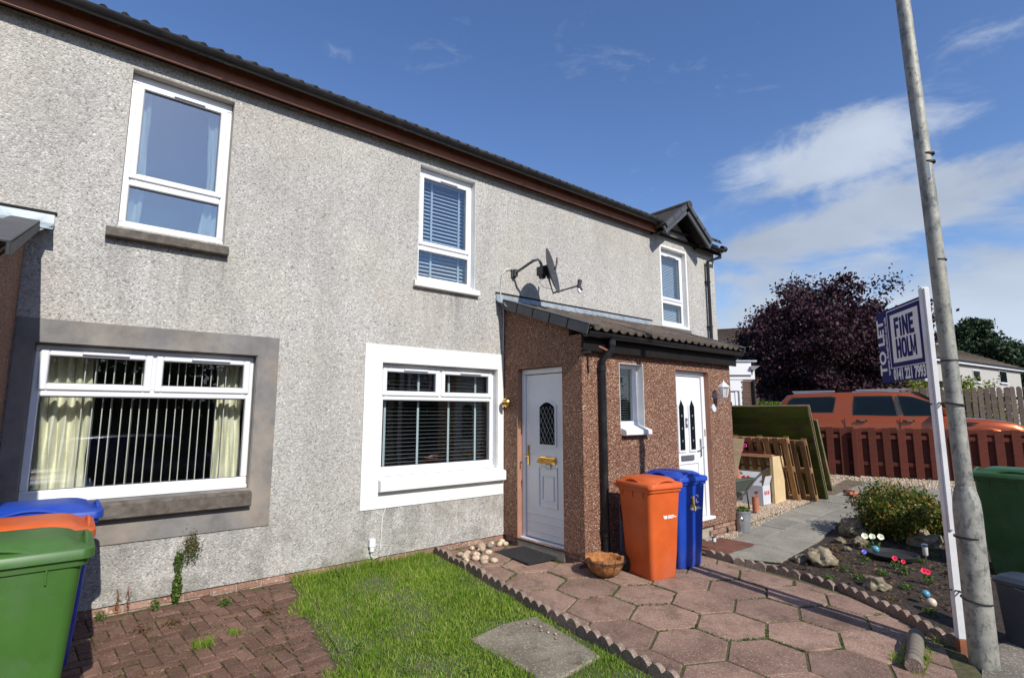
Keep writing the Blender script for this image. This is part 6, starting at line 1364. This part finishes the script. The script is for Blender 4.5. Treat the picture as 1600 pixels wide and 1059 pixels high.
# ---------------------------------------------------------------- lawn: stained slab, grass, weeds
o = obj('concrete_slab', MB().prism([(2.47, -2.10), (2.52, -2.92), (3.07, -2.86), (3.16, -2.08), (2.85, -2.03)], lambda x, y: g(x, y)-.05, lambda x, y: g(x, y)+.022, b=.01), MT['concrete_patch']); tag(o, 'square stained concrete slab sunk in the lawn beside the scalloped edging', 'slab')
def blades(name, poly, n, hmin, hmax, holes, m, label=None, dens=None, zf=g, w=.0035):
    xs = [p[0] for p in poly]; ys = [p[1] for p in poly]; pts = []
    while len(pts) < n:
        x = random.uniform(min(xs), max(xs)); y = random.uniform(min(ys), max(ys))
        if not point_in(poly, x, y) or any(point_in(h, x, y) for h in holes): continue
        d = mnoise.noise(Vector((x*2.2, y*2.2, 1)))
        if dens and random.random() > dens(x, y, d): continue
        pts.append((x, y, zf(x, y), 1+.6*d))
    P = np.array(pts); n = len(P); hgt = (hmin+(hmax-hmin)*RNG.random(n)**1.6)*P[:, 3]; a = RNG.random(n)*6.283; ln = (RNG.random(n)*.9+.15)*hgt; b = RNG.random(n)*6.283
    dx, dy = np.cos(a)*w, np.sin(a)*w; lx, ly = np.cos(b)*ln, np.sin(b)*ln; p = P[:, :3]
    v = np.stack([p+np.stack([-dx, -dy, 0*dx], 1), p+np.stack([dx, dy, 0*dx], 1), p+np.stack([dx*.6+lx*.35, dy*.6+ly*.35, hgt*.6], 1), p+np.stack([lx, ly, hgt], 1), ], 1)
    v2 = p+np.stack([-dx*.6+lx*.35, -dy*.6+ly*.35, hgt*.6], 1)
    V = np.concatenate([v, v2[:, None]], 1); F = np.array([(0, 1, 2), (0, 2, 4), (4, 2, 3)])[None]+np.arange(n)[:, None, None]*5
    o = fast(name, V.reshape(-1, 3), F.reshape(-1, 3), m); stuff(o)
    if label: tag(o, label, 'grass')
    return o
SL = [(2.50, -2.12), (2.55, -2.88), (3.05, -2.82), (3.12, -2.12), (2.85, -2.07)]
LW = [(1.82, -0.0), (1.80, -.2), (1.655, -1.0), (1.525, -2.1), (1.44, -2.9), (3.12, -3.9), (3.10, -3.4), (3.17, -2.8), (3.23, -2.0), (3.36, -.85), (3.40, 0.0)]
blades('grass', LW, 52000, .010, .046, [SL], MT['grass'], 'bright green lawn between the brick paving and the hexagonal slabs', lambda x, y, d: .80+d if (x > 1.90+.13*y) else .42)
EDG = [(1.68, -.25), (1.52, -1.0), (1.40, -2.1), (1.30, -2.9), (1.48, -2.9), (1.57, -2.1), (1.70, -1.0), (1.86, -.25)]
blades('grass', EDG, 2600, .012, .045, [], MT['grass'], 'ragged grass creeping from the lawn over the border bricks', lambda x, y, d: max(0, .25+1.6*d), w=.003)
edge_b = lambda y: 1.93+0.18*y if y > -1 else 1.75+0.115*(y+1)
def tuft(name, x, y, n, h, r, m, label, group='weeds in the paving', zf=g, leafy=False):
    if leafy: o = leaves(n, inball(r, r, h*.6, h*.55, lump=.5, seed=random.randint(0, 99)), .022, m, name, aspect=.45)
    else:
        o = blades(name, [(-r, -r), (r, -r), (r, r), (-r, r)], n, h*.4, h, [], m, zf=lambda a, b: 0, w=.0022); del o['kind']
    o.location = (x, y, zf(x, y)+.0); o['kind'] = 'stuff' if name == 'moss' else 'thing'; del o['kind']; return tag(o, label, 'weed', group)
for i, (x, y, w_) in enumerate(((2.05, -.25, 'at the wall end of the lawn'), (2.25, -.15, 'by the wall in the middle of the lawn'), (1.75, -1.75, 'at the left lawn edge half way down'), (1.85, -2.25, 'near the bottom left of the lawn'), (2.2, -2.5, 'in the lower middle of the lawn'), (3.18, -1.0, 'against the scalloped edging near the cobbles'), (3.12, -1.6, 'against the scalloped edging above the concrete slab'))):
    tuft('lawn_weed', x, y, 70, .04, .075, MT['weed'], 'broad-leaved weed '+w_, 'broad-leaved weeds in the lawn', leafy=True)
tuft('weed', .90, -1.02, 260, .07, .07, MT['grass'], 'largest grassy tuft growing in the brick paving')
tuft('weed', 1.12, -.95, 130, .06, .04, MT['grass'], 'grassy tuft in the brick paving right of the largest tuft')
tuft('weed', .80, -1.62, 220, .05, .045, MT['grass'], 'grassy tuft at the bottom edge of the brick paving')
tuft('weed', 1.18, -.30, 160, .06, .06, MT['weed'], 'leafy weed in the paving under the wall near the lawn', leafy=True)
tuft('weed', .70, -.10, 160, .09, .045, MT['weed'], 'round leafy weed at the foot of the wall', leafy=True)
tuft('weed', .34, -.08, 100, .08, .04, MT['weed'], 'small leafy weed at the wall beside the shadow of the bins', leafy=True)
tuft('weed', .12, -.10, 160, .10, .06, MT['weed'], 'leafy weed at the wall inside the shadow of the bins', leafy=True)
tuft('weed', .58, -.52, 120, .05, .07, MT['weed_dry'], 'dry reddish weed in the brick paving', leafy=True)
tuft('weed', .78, -.50, 160, .05, .08, MT['weed_dry'], 'spreading dry weed in the middle of the brick paving', leafy=True)
tuft('weed', 1.42, -.72, 140, .05, .06, MT['weed_dry'], 'dry weed near the border bricks by the lawn', leafy=True)
t = thing('wall_climber', 'straggly green weed climbing the grey wall from the paving', 'weed', (.86, -.04, .0))
obj('stem', MB().tube([(0, 0, 0), (.01, 0, .18), (0, -.01, .38), (.07, -.02, .52), (.10, -.03, .60)], [.006, .005, .004, .003, .002], 5), MT['bark'], t)
leaves(520, inball(.035, .035, .14, .15), .028, MT['weed'], 'foliage', t); leaves(240, inball(.04, .03, .09, .37), .024, MT['weed'], 'foliage', t); leaves(300, lambda: (random.gauss(.08, .032), random.gauss(-.03, .015), random.gauss(.50, .055)), .020, MT['weed_dry'], 'foliage', t); leaves(220, lambda: (random.gauss(.08, .032), random.gauss(-.04, .015), random.gauss(.47, .05)), .020, MT['weed'], 'foliage', t)
for i, (x, y) in enumerate(((.45, -.03), (.52, -.04))):
    t = thing('dry_stalk', ('left' if i == 0 else 'right')+' of two dry reddish stalks at the foot of the wall', 'weed', (x, y, 0), group='dry stalks at the wall')
    obj('stem', MB().tube([(0, 0, 0), (.01, 0, .12), (-.01, 0, .22)], .003, 4), MT['rust'], t); leaves(50, inball(.02, .02, .10, .13), .016, MT['weed_dry'], 'foliage', t)
blades('grass', [(1.80, -.02), (3.3, -.02), (3.3, -.14), (1.85, -.16)], 1500, .04, .12, [], MT['grass'], 'longer grass along the foot of the grey wall')
# moss and weeds in the joints of the hexagons
def joint_moss():
    P_ = []
    for j in range(-5, 8):
        for i in range(-3, 5):
            cx_ = 4.36+0.605*i+(0.3025 if j % 2 else 0); cy_ = -3.14+0.432*j
            vs = [(cx_+0.3025*dx, cy_+0.288*dy) for dx, dy in ((0, -1), (1, -0.5), (1, 0.5), (0, 1))]
            for a, b in zip(vs[:-1], vs[1:]):
                m_ = mnoise.noise(Vector((a[0]*1.3, b[1]*1.3, 7)))
                for k in range(int(max(0, 45+150*m_))):
                    f = random.random(); x, y = a[0]+(b[0]-a[0])*f+random.gauss(0, .006), a[1]+(b[1]-a[1])*f+random.gauss(0, .006)
                    if mnoise.noise(Vector((x*7, y*7, 2))) < -.1: continue
                    if y < -4.3 or x < 3.3 or x > 6.0 or (y > -1.45 and x > 4.4): continue
                    P_.append((x, y, g(x, y)+.008+random.random()*.012))
    it = iter(P_); n = len(P_); o = leaves(n, lambda: next(it), .016, MT['weed'], 'moss'); stuff(o); tag(o, 'moss and tiny weeds growing in the joints of the hexagonal slabs', 'moss')
joint_moss()
def brick_moss():
    P_ = []
    for (bx, by, br) in BRICKS:
        for _ in range(46):
            if random.random() < .67: u_, v_ = random.uniform(-.1, .1), .05
            else: u_, v_ = .1, random.uniform(-.05, .05)
            u_ += random.gauss(0, .0025); v_ += random.gauss(0, .0025)
            x = bx+cos(br)*u_-sin(br)*v_; y = by+sin(br)*u_+cos(br)*v_
            if mnoise.noise(Vector((x*6, y*6, 3)))+.5*mnoise.noise(Vector((x*1.6, y*1.6, 8))) < .02-.22*(x-.9): continue
            P_.append((x, y, g(x, y)+.005+random.random()*.007))
    it = iter(P_); o = leaves(len(P_), lambda: next(it), .013, foliage('joint_moss', [(.035, .045, .01), (.07, .08, .015), (.12, .11, .02)], .8, .1), 'moss', flat=.6); stuff(o); tag(o, 'moss growing over the joints of the red brick paving', 'moss')
brick_moss()
# yellowish cable of pebbles on the slab
for k in range(7):
    q_ = ['first', 'second', 'third', 'fourth', 'fifth', 'sixth', 'seventh'][k]; x, y = 2.99+.02*(k % 3)+random.uniform(-.01, .01), -2.16-.055*k; boulder('cream_pebble', x, y, g(x, y)+.03, .014, .011, .009, MT['pebble'], q_+' tiny cream pebble on the stained slab counting from the wall side', 'pebble', 'cream pebbles on the stained slab', seed=k, sub=1)

# ---------------------------------------------------------------- flower bed
def shrub(label, x, y, z, rx, ry, rz, n, size, m, group=None, name='shrub', cat='shrub', trunk=True, lump=.35, fr=2.2, seed=0, clumps=60, cs=.22, parts=True, taper=0.0):
    t = thing(name, label, cat, (x, y, z), group=group); cl = []
    f = inball(rx, ry, rz, rz*1.05, shell=.45, lump=lump, fr=fr, seed=seed)
    for _ in range(clumps):
        p = list(f()); k = 1-taper*max(0, (p[2]-rz)/rz); p[0] *= k; p[1] *= k; cl.append((p, random.uniform(.6, 1.3)))
    def c():
        (p, s_) = random.choice(cl); q = Vector((random.gauss(0, 1), random.gauss(0, 1), random.gauss(0, .75)))*cs*s_*.45
        return (p[0]+q.x*rx, p[1]+q.y*rx, max(.01, p[2]+q.z*rx))
    leaves(n, c, size, m, 'foliage', t)
    if trunk:
        mb = MB(); 
        for k in range(9):
            p = random.choice(cl)[0]; mb.tube([(p[0]*.05, p[1]*.05, 0), (p[0]*.35, p[1]*.35, p[2]*.45), (p[0]*.85, p[1]*.85, p[2]*.9)], [.03*rx+.003, .018*rx+.002, .004*rx], 5)
        obj('stems', mb, MT['bark'], t)
    return t
shrub('large orange-tipped green shrub at the back of the flower bed', 9.05, -3.05, gb(9, -3)-.03, .54, .48, .34, 15000, .045, MT['spirea'], clumps=130, cs=.30, seed=3)
shrub('smaller lower green shrub joined to the right of the orange-tipped one', 9.35, -3.62, gb(9.3, -3.6)-.02, .42, .36, .17, 6000, .042, MT['spirea'], clumps=60, cs=.3, seed=8)
rk = [(8.72, -2.62, .20, 'large mossy dark boulder at the path side of the flower bed'), (6.78, -2.93, .15, 'pitted lichened rock behind the scalloped edging'), (6.95, -2.76, .11, 'smooth grey-brown rock beside the pitted one'), (8.10, -2.86, .10, 'round lichened rock in the middle of the dark soil'), (8.75, -3.42, .17, 'broad tan rock at the foot of the low shrub'), (8.15, -2.62, .07, 'small flat rock in the soil by the slab path'), (6.72, -2.72, .08, 'small brown rock at the corner of bed and slab path'), (6.42, -3.55, .11, 'orange-tan rock close to the curved scalloped edging'), (7.75, -2.85, .045, 'small tan stone beside the round lichened rock')]
for i, (x, y, r, lab) in enumerate(rk): boulder('rock', x, y, gb(x, y)+r*.35, r, r*.85, r*.75, MT['rock'] if i not in (4, 7) else MT['pebble'] if i == 4 and False else MT['rock'], lab, 'rock', 'rocks in the flower bed', seed=i+20, sub=4, rough=.55)
def flower(x, y, label, m, n=3, h=.14, pr=.028, name='flower', z=None, spread=.05, group=None):
    t = thing(name, label, 'flower', (x, y, gb(x, y)), group=group); leaves(90, inball(spread*1.1, spread*1.1, h*.45, h*.45), .03, MT['weed'], 'foliage', t)
    for k in range(n):
        a = random.uniform(0, 6.28); px_, py_ = spread*cos(a)*(k > 0), spread*sin(a)*(k > 0); hz_ = h*random.uniform(.85, 1.15)
        rings = []; tilt = Matrix.Translation((px_, py_, hz_)) @ Matrix.Rotation(RAD(55), 4, Vector((.8, -.6, 0)).normalized()*1.0)
        tilt = Matrix.Translation((px_, py_, hz_)) @ Vector((-.75, -.55, .55)).normalized().to_track_quat('Z', 'Y').to_matrix().to_4x4()
        rings = [[tilt @ Vector((r_*cos(2*pi*i/10)*(1+.12*(i % 2)), r_*sin(2*pi*i/10)*(1+.12*(i % 2)), z_)) for i in range(10)] for r_, z_ in ((.003, -.02), (pr*.4, -.004), (pr, .004))]
        obj('bloom', MB().loft(rings, True, False), m, t, smooth=True); obj('stem', MB().tube([(0, 0, 0), (px_, py_, hz_-.02)], .002, 4), MT['weed'], t)
    return t
flower(7.98, -3.06, 'pair of pale cream blooms standing in the middle of the flower bed', MT['petal_white'], 3, .18, .036, spread=.10, group='flowers in the bed')
flower(7.18, -3.22, 'violet-blue petunia in front of the dark dish', MT['petal_blue'], 1, .17, .024, group='flowers in the bed'); flower(7.30, -3.48, 'left crimson petunia beside the dark dish', MT['petal_red'], 1, .14, .026, group='flowers in the bed')
flower(7.15, -3.60, 'middle crimson petunia with trailing leaves', MT['petal_red'], 1, .13, .022, group='flowers in the bed'); flower(6.95, -3.86, 'rightmost crimson petunia by the sign post', MT['petal_red'], 2, .14, .027, group='flowers in the bed')
for i, (x, y) in enumerate(((7.15, -2.95), (6.75, -3.15), (6.55, -3.35), (7.6, -2.75), (6.95, -3.45), (8.3, -3.6), (7.7, -3.9), (6.35, -3.15), (6.6, -3.75), (6.2, -3.75), (7.9, -3.55), (6.15, -4.05))):
    tuft('bed_weed', x, y, 150, .05, .07, MT['weed'] if i % 3 else MT['weed_dry'], ('low ' + ('green' if i % 3 else 'dry reddish')+' plant creeping over the bed soil '+['beside the pitted rock', 'behind the first curved edging stones', 'at the edging bend', 'by the slab path corner', 'left of the crimson petunias', 'right of the dark dish', 'in front of the solar light', 'nearest the leftmost edging stones', 'behind the orange-tan rock', 'between orange-tan rock and edging', 'right behind the dark dish', 'at the front tip of the bed'][i]), 'creeping plants in the flower bed', zf=gb, leafy=True)
o = obj('dark_dish', MB().lathe([(0, .0), (.16, 0), (.24, .03), (.27, .075), (.25, .08), (.21, .045), (0, .03)], n=30), MT['rubber'], smooth=True); o.location = (7.78, -3.32, gb(7.7, -3.3)-.0); tag(o, 'wide shallow dark dish sunk in the flower bed soil', 'dish')
o = boulder('glass_ball', 7.55, -3.22, gb(7.5, -3.2)+.13, .04, .04, .04, MT['ball_blue'], 'turquoise ball resting on the dark dish', 'ball', sub=3, rough=0); o = boulder('glass_ball', 6.35, -3.98, gb(6.3, -4)+.10, .035, .035, .035, MT['ball_blue'], 'small blue ball near the front of the flower bed', 'ball', sub=3, rough=0); boulder('glass_ball', 6.22, -4.05, gb(6.2, -4)+.08, .04, .04, .04, MT['ball_cream'], 'cream ball near the front of the flower bed', 'ball', sub=3, rough=0)
cc_ = MB(); 
P_ = []
for _ in range(1800):
    x = random.uniform(6.3, 9.6); y = random.uniform(-4.2, -2.5)
    if point_in(BED, x, y): P_.append((x, y, gb(x, y)+.012))
it = iter(P_); o = leaves(len(P_), lambda: next(it), .035, foliage('dead_leaf_litter', [(.05, .03, .02), (.14, .08, .04), (.22, .12, .05), (.08, .06, .04)], .8, .1), 'leaf_litter', flat=.75); stuff(o); tag(o, 'dead brown leaves scattered over the flower bed soil', 'leaf litter')
def log(label, a, b, r):
    a, b = Vector(a), Vector(b); d = (b-a); t = thing('log', label, 'log', tuple(a)); n = 9; pts = [d*k/8 for k in range(9)]
    obj('bark', MB().tube(pts, [r*(1+.06*sin(k*1.7)) for k in range(9)], 16, cap=False), MT['log'], t, smooth=True)
    for s_, p in ((-1, Vector((0, 0, 0))), (1, d)):
        q = d.normalized(); obj('cut_end', MB().tube([p-q*.004*(-s_)*0, p+q*.002*s_], r*.99, 16), MT['edging'], t)
log('short grey log lying at the corner of the paving below the sign post', (4.66, -4.30, g(4.8, -4.2)+.05), (5.30, -4.16, g(5.2, -4.1)+.055), .052)
blades('grass', [(4.6, -4.35), (5.5, -4.3), (5.4, -4.12), (4.75, -4.12)], 700, .02, .08, [], MT['grass'], 'grass growing round the log below the sign post')

# ---------------------------------------------------------------- background
def tree(label, x, y, z, h, rx, rz, n, size, m, trunk_h, seed=0, name='tree', clumps=120, cs=.28, lump=.25, tr=.18, group=None, fr=2.0):
    t = thing(name, label, 'tree', (x, y, z), group=group); f = inball(rx, rx, rz, h-rz, shell=.25, lump=lump, fr=fr, seed=seed); cl = [(f(), random.uniform(.5, 1.25)) for _ in range(clumps)]
    def c():
        (p, s_) = random.choice(cl); q = Vector((random.gauss(0, 1), random.gauss(0, 1), random.gauss(0, .7)))*cs*s_; return (p[0]+q.x, p[1]+q.y, p[2]+q.z)
    leaves(n, c, size, m, 'crown', t, aspect=.6)
    mb = MB().tube([(0, 0, -.2), (.05, 0, trunk_h*.5), (0, .05, trunk_h)], [tr*1.3, tr, tr*.8], 10)
    for k in range(16):
        p = cl[(k*3) % len(cl)][0]; mb.tube([(0, .03, trunk_h*.85), (p[0]*.3, p[1]*.3, trunk_h+(p[2]-trunk_h)*.45), (p[0]*.9, p[1]*.9, p[2])], [tr*.45, tr*.25, tr*.06], 6)
    obj('trunk', mb, MT['bark'], t, smooth=True); return t
tree('large copper beech with dark purple leaves rising behind the orange pickup', 24.0, 3.30, .35, 6.75, 3.25, 2.9, 52000, .14, MT['beech'], 2.0, seed=5, name='copper_beech', clumps=300, cs=.30, lump=.36, fr=2.6)
# hedges and golden shrubs
def hedge_box(label, x0, y0, x1, y1, h, w, n, m, name='hedge', z=.35):
    t = thing(name, label, 'hedge', ((x0+x1)/2, (y0+y1)/2, z)); L_ = math.dist((x0, y0), (x1, y1)); a = math.atan2(y1-y0, x1-x0)
    def c():
        s_ = random.random(); u = random.uniform(-L_/2, L_/2); v = random.uniform(-w/2, w/2); zq = random.uniform(0, h)
        if s_ < .4: v = -w/2*random.choice((1, -1))+random.gauss(0, .03)
        elif s_ < .75: zq = h+random.gauss(0, .035)
        return (u*cos(a)-v*sin(a), u*sin(a)+v*cos(a), zq)
    leaves(n, c, .09, m, 'foliage', t); cb = obj('stems', MB().box(-L_/2+.06, L_/2-.06, -w/2+.08, w/2-.08, 0, h-.10), MT['bark'], t); cb.rotation_euler = (0, 0, a)
    return t
hedge_box('clipped yellow-green hedge between the dark brick pier and the orange pickup', 19.6, 5.2, 20.75, 3.2, 1.62, .8, 7000, MT['hedge'])
def house(name, label, X, Y, rz, w, d, h, rh, wallm, roofm, wins=(), z=.35, hip=False, win_w=.9, win_h=1.0, chim=False, gutter_c=True):
    t = thing(name, label, 'house', (X, Y, z), rz)
    obj('wall', MB().box(0, w, 0, d, 0, h), wallm, t)
    ov = .25; hx = w*.28 if hip else 0
    V = [(-ov, -ov, h), (w+ov, -ov, h), (w+ov, d+ov, h), (-ov, d+ov, h), (-ov+hx*0, d/2, h+rh), (w+ov-hx, d/2, h+rh), (-ov, -ov, h+.08), (w+ov, -ov, h+.08), (w+ov, d+ov, h+.08), (-ov, d+ov, h+.08)]
    r = MB().add(V, [(0, 3, 2, 1), (0, 1, 7, 6), (1, 2, 8, 7), (2, 3, 9, 8), (3, 0, 6, 9), (6, 7, 5, 4), (8, 9, 4, 5), (7, 8, 5), (9, 6, 4)]); ro = obj('roof', r, roofm, t)
    rows = int(rh/.17)
    cs_ = MB()
    for k in range(rows):
        f = k/rows; z0_ = h+.08+rh*f; y0_ = -ov+(d/2+ov)*f; xr = (w+ov)-(hx)*f
        cs_.box(-ov, xr, y0_-.02, y0_+.12, z0_+.0, z0_+.035)
    stuff(obj('tile_courses', cs_, roofm, ro))
    if gutter_c: obj('gutter', MB().bbox(-ov, w+ov, -ov-.12, -ov, h-.04, h+.07, .02), MT['wire'], t); obj('fascia', MB().box(-ov, w+ov, -ov, -ov+.02, h-.22, h-.041), MT['pvc'], t)
    for (wx, wz, ww, wh) in wins:
        f = obj('window', MB().box(wx-.07, wx+ww+.07, -.05, .0, wz-.07, wz+wh+.07).box(wx-.14, wx+ww+.14, -.13, -.0501, wz-.15, wz-.071), MT['pvc'], t); obj('pane', MB().box(wx, wx+ww, -.06, -.0505, wz, wz+wh), MT['tint'], f)
    if chim: obj('chimney', MB().bbox(w*.15, w*.15+.22, d/2-.1, d/2+.1, h+rh-.1, h+rh+.55, .02), MT['house_pale'], ro)
    return t
house('pale_house', 'pale roughcast house with brown tiled roof far behind the weathered fence', 45.2, 4.75, RAD(-6.35), 20.6, 9.0, 5.15, 2.45, MT['house_pale'], MT['tile'], [(9.0, 3.75, 1.4, .80), (15.0, 3.85, 1.7, .90)], hip=True)
house('brown_house', 'brown roughcast house with mottled dark roof behind the copper beech', 29.5, 12.8, RAD(-62), 7.2, 7.5, 4.3, 2.6, MT['house_brown'], MT['tile'], (), chim=True)
# low garages behind the truck
t = thing('garage_row', 'low dark flat-roofed garages half hidden under the copper beech', 'garage', (26.8, 6.0, .3), math.atan2(-4.5, 5.45))
obj('wall', MB().box(0, 7.2, 0, 3, 0, 2.55), MT['house_brown'], t); obj('flat_roof', MB().bbox(-.25, 7.4, -.3, 3.2, 2.55, 2.85, .03), MT['black_fascia'], t)
for k in range(3): obj('garage_door', MB().bbox(.3+k*2.35, 2.2+k*2.35, -.03, 0, 0, 2.2, .01), MT['dark_brick'], t)
# neighbouring porch with white fascia and dark brick pier
pa = math.atan2(-.49, .59); t = thing('white_porch', 'neighbouring flat-roofed porch with white fascia, dark brick pier and white door', 'porch', (15.21, 2.6, .2), pa)
obj('fascia', MB().bbox(-.9, .72, -.02, .0, 2.42, 2.80, .005).bbox(-.9, .60, -.08, -.021, 2.55, 2.93, .005), MT['pvc'], t); obj('flat_roof', MB().bbox(-.9, .77, -.12, 3, 2.931, 2.99, .01), MT['lead'], t)
obj('lintel', MB().bbox(-.9, .36, .001, .1, 2.08, 2.42, .004), MT['pvc'], t); obj('door_frame', MB().bbox(.12, .20, .03, .10, 0, 2.079, .004).bbox(.24, .31, .0, .10, 0, 2.079, .004), MT['pvc'], t)
obj('door', MB().bbox(-.75, .12, .05, .10, 0, 2.079, .004), MT['pvc'], t); obj('pane', MB().box(-.2, .02, .042, .0495, 1.2, 1.75), MT['tint'], t)
pm_ = mesh_of('brick', MB().bbox(.0, .205, 0, .09, 0, .065, .004), MT['dark_brick'])
for r_ in range(31):
    for c_ in range(2):
        o = link('brick', pm_, t, (.33+c_*.214-(.0 if r_ % 2 else .03), -.004+random.uniform(-.002, .002), .0+r_*.077))
obj('pier_core', MB().box(.32, .72, .008, .6, 0, 2.42), MT['mortar'], t); obj('downpipe', MB().tube([(.66, -.06, 2.41), (.66, -.06, 0)], .035, 10), MT['black_plastic'], t, smooth=True)
t = thing('security_light', 'white security floodlight fixed to the corner of the white fascia', 'light', (15.62, 2.14, 2.95)); obj('housing', MB().loft([[(-.06, -.02, -.05), (.02, -.08, -.05), (.06, -.03, -.05), (-.02, .03, -.05)], [(-.12, -.08, .06), (.06, -.22, .06), (.16, -.08, .06), (-.02, .06, .06)]]), MT['pvc'], t); obj('arm', MB().tube([(0, 0, -.05), (.02, .02, -.20)], .02, 6), MT['wire'], t)
# weathered vertical board fence
def board_fence(label, x0, y0, x1, y1, h, m, w=.15, gap=.045, z=.35):
    L_ = math.dist((x0, y0), (x1, y1)); a = math.atan2(y1-y0, x1-x0); t = thing('board_fence', label, 'fence', (x0, y0, z), a)
    ms = [mesh_of('board', MB().extrude([(0, 0), (w, 0), (w, h-.03*k), (w*.7, h+.02), (w*.3, h+.015*k), (0, h-.02)], Matrix.Identity(4), .02), m) for k in range(3)]
    n = int(L_/(w+gap))
    for k in range(n): o = link('board', ms[k % 3], t, (k*(w+gap), random.uniform(-.006, .006), random.uniform(-.05, .03))); o.rotation_euler = (0, random.uniform(-.012, .012), 0)
    for zz_ in (.4, h-.4): obj('rail', MB().box(0, L_, .022, .06, zz_, zz_+.09), m, t)
board_fence('tall weathered grey board fence behind the pickup', 21.4, .9, 26.2, -4.6, 2.12, MT['old_fence'])
shrub('golden yellow-green shrub showing above the weathered fence right of the lamp post', 28.6, -.75, .35, 1.5, 1.0, 1.3, 7000, .13, MT['lime'], lump=.2, clumps=90, cs=.3, seed=4)
shrub('yellow-green shrub showing below the TO LET board', 24.6, .55, .35, 1.7, 1.0, 1.17, 6000, .12, MT['lime'], lump=.25, clumps=70, cs=.3, seed=6)
def conifer(label, x, y, z, h, r, n, size, m, seed=0, lean_=0):
    t = thing('conifer', label, 'tree', (x, y, z)); rnd = random.Random(seed); br = []
    mb = MB().tube([(0, 0, 0), (lean_*.5, 0, h*.5), (lean_, 0, h)], [h*.025, h*.015, h*.004], 8)
    for k in range(70):
        f = rnd.random()**.8; zq = h*(.12+.86*f); a = rnd.uniform(0, 6.28); L_ = r*(1-f)**.65*rnd.uniform(.55, 1.15)+.3; br.append((zq, a, L_)); mb.tube([(lean_*f, 0, zq), (lean_*f+L_*cos(a), L_*sin(a), zq+L_*.35)], [.06, .02], 4)
    def c():
        zq, a, L_ = random.choice(br); f = random.random()**.6; return (lean_*zq/h+L_*f*cos(a)+random.gauss(0, .35), L_*f*sin(a)+random.gauss(0, .35), zq+L_*f*.35+random.gauss(0, .28))
    leaves(n, c, size, m, 'crown', t, aspect=.5); obj('trunk', mb, MT['bark'], t)
conifer('tall dark conifer rising behind the pale house', 72.4, 6.4, .35, 10.7, 4.6, 22000, .38, MT['conifer'], 3); conifer('smaller dark conifer leaning right behind the pale house roof', 76, 4.2, .35, 8.4, 3.6, 12000, .36, MT['conifer'], 9, .8)
for k, (x, y, h_, r_) in enumerate(((96, 4.5, 7.5, 5.5), (100, -3, 8.0, 6), (92, -9, 7.5, 5))): tree(('hazy green tree at the right edge of the far skyline', 'round green tree just beyond the right picture edge', 'green tree to the right of the far houses')[k], x, y, .3, h_, r_, h_*.45, 2600, 1.0, MT['tree_green'], 2, seed=k, clumps=40, cs=1.2, tr=.3, group='trees on the skyline')
# the far side of the street, seen only in the window panes
for k, (x, h_) in enumerate(((-14, 6.5), (-6.5, 5.8), (1.5, 6.8), (9, 6.0), (17, 6.6), (25, 6.2))):
    tree(('far left', 'left', 'middle left', 'middle right', 'right', 'far right')[k]+' dark street tree reflected in the windows', x, -24+1.5*(k % 2), -.35, h_, 4.0, h_*.45, 4500, .42, MT['tree_green'], 2, seed=k+11, clumps=70, cs=.8, tr=.22, group='trees across the street')
hedge_box('dark clipped hedge across the street reflected in the downstairs windows', -28, -19.5, 34, -19.5, 1.9, 1.0, 9000, MT['tree_green'], z=-.35)
far = [(('distant low tree belt on the horizon'))]
def belt():
    P_ = []
    for _ in range(9000):
        a = random.uniform(0, 2*pi); r_ = random.uniform(240, 275); hh = 5+3.5*mnoise.noise(Vector((cos(a)*9, sin(a)*9, 0))); P_.append((r_*cos(a), r_*sin(a), random.uniform(0, max(2, hh))))
    it = iter(P_); o = leaves(len(P_), lambda: next(it), 7.0, MT['tree_green'], 'woodland', aspect=.7); stuff(o); tag(o, 'low belt of distant trees along the whole horizon', 'woodland')
belt()
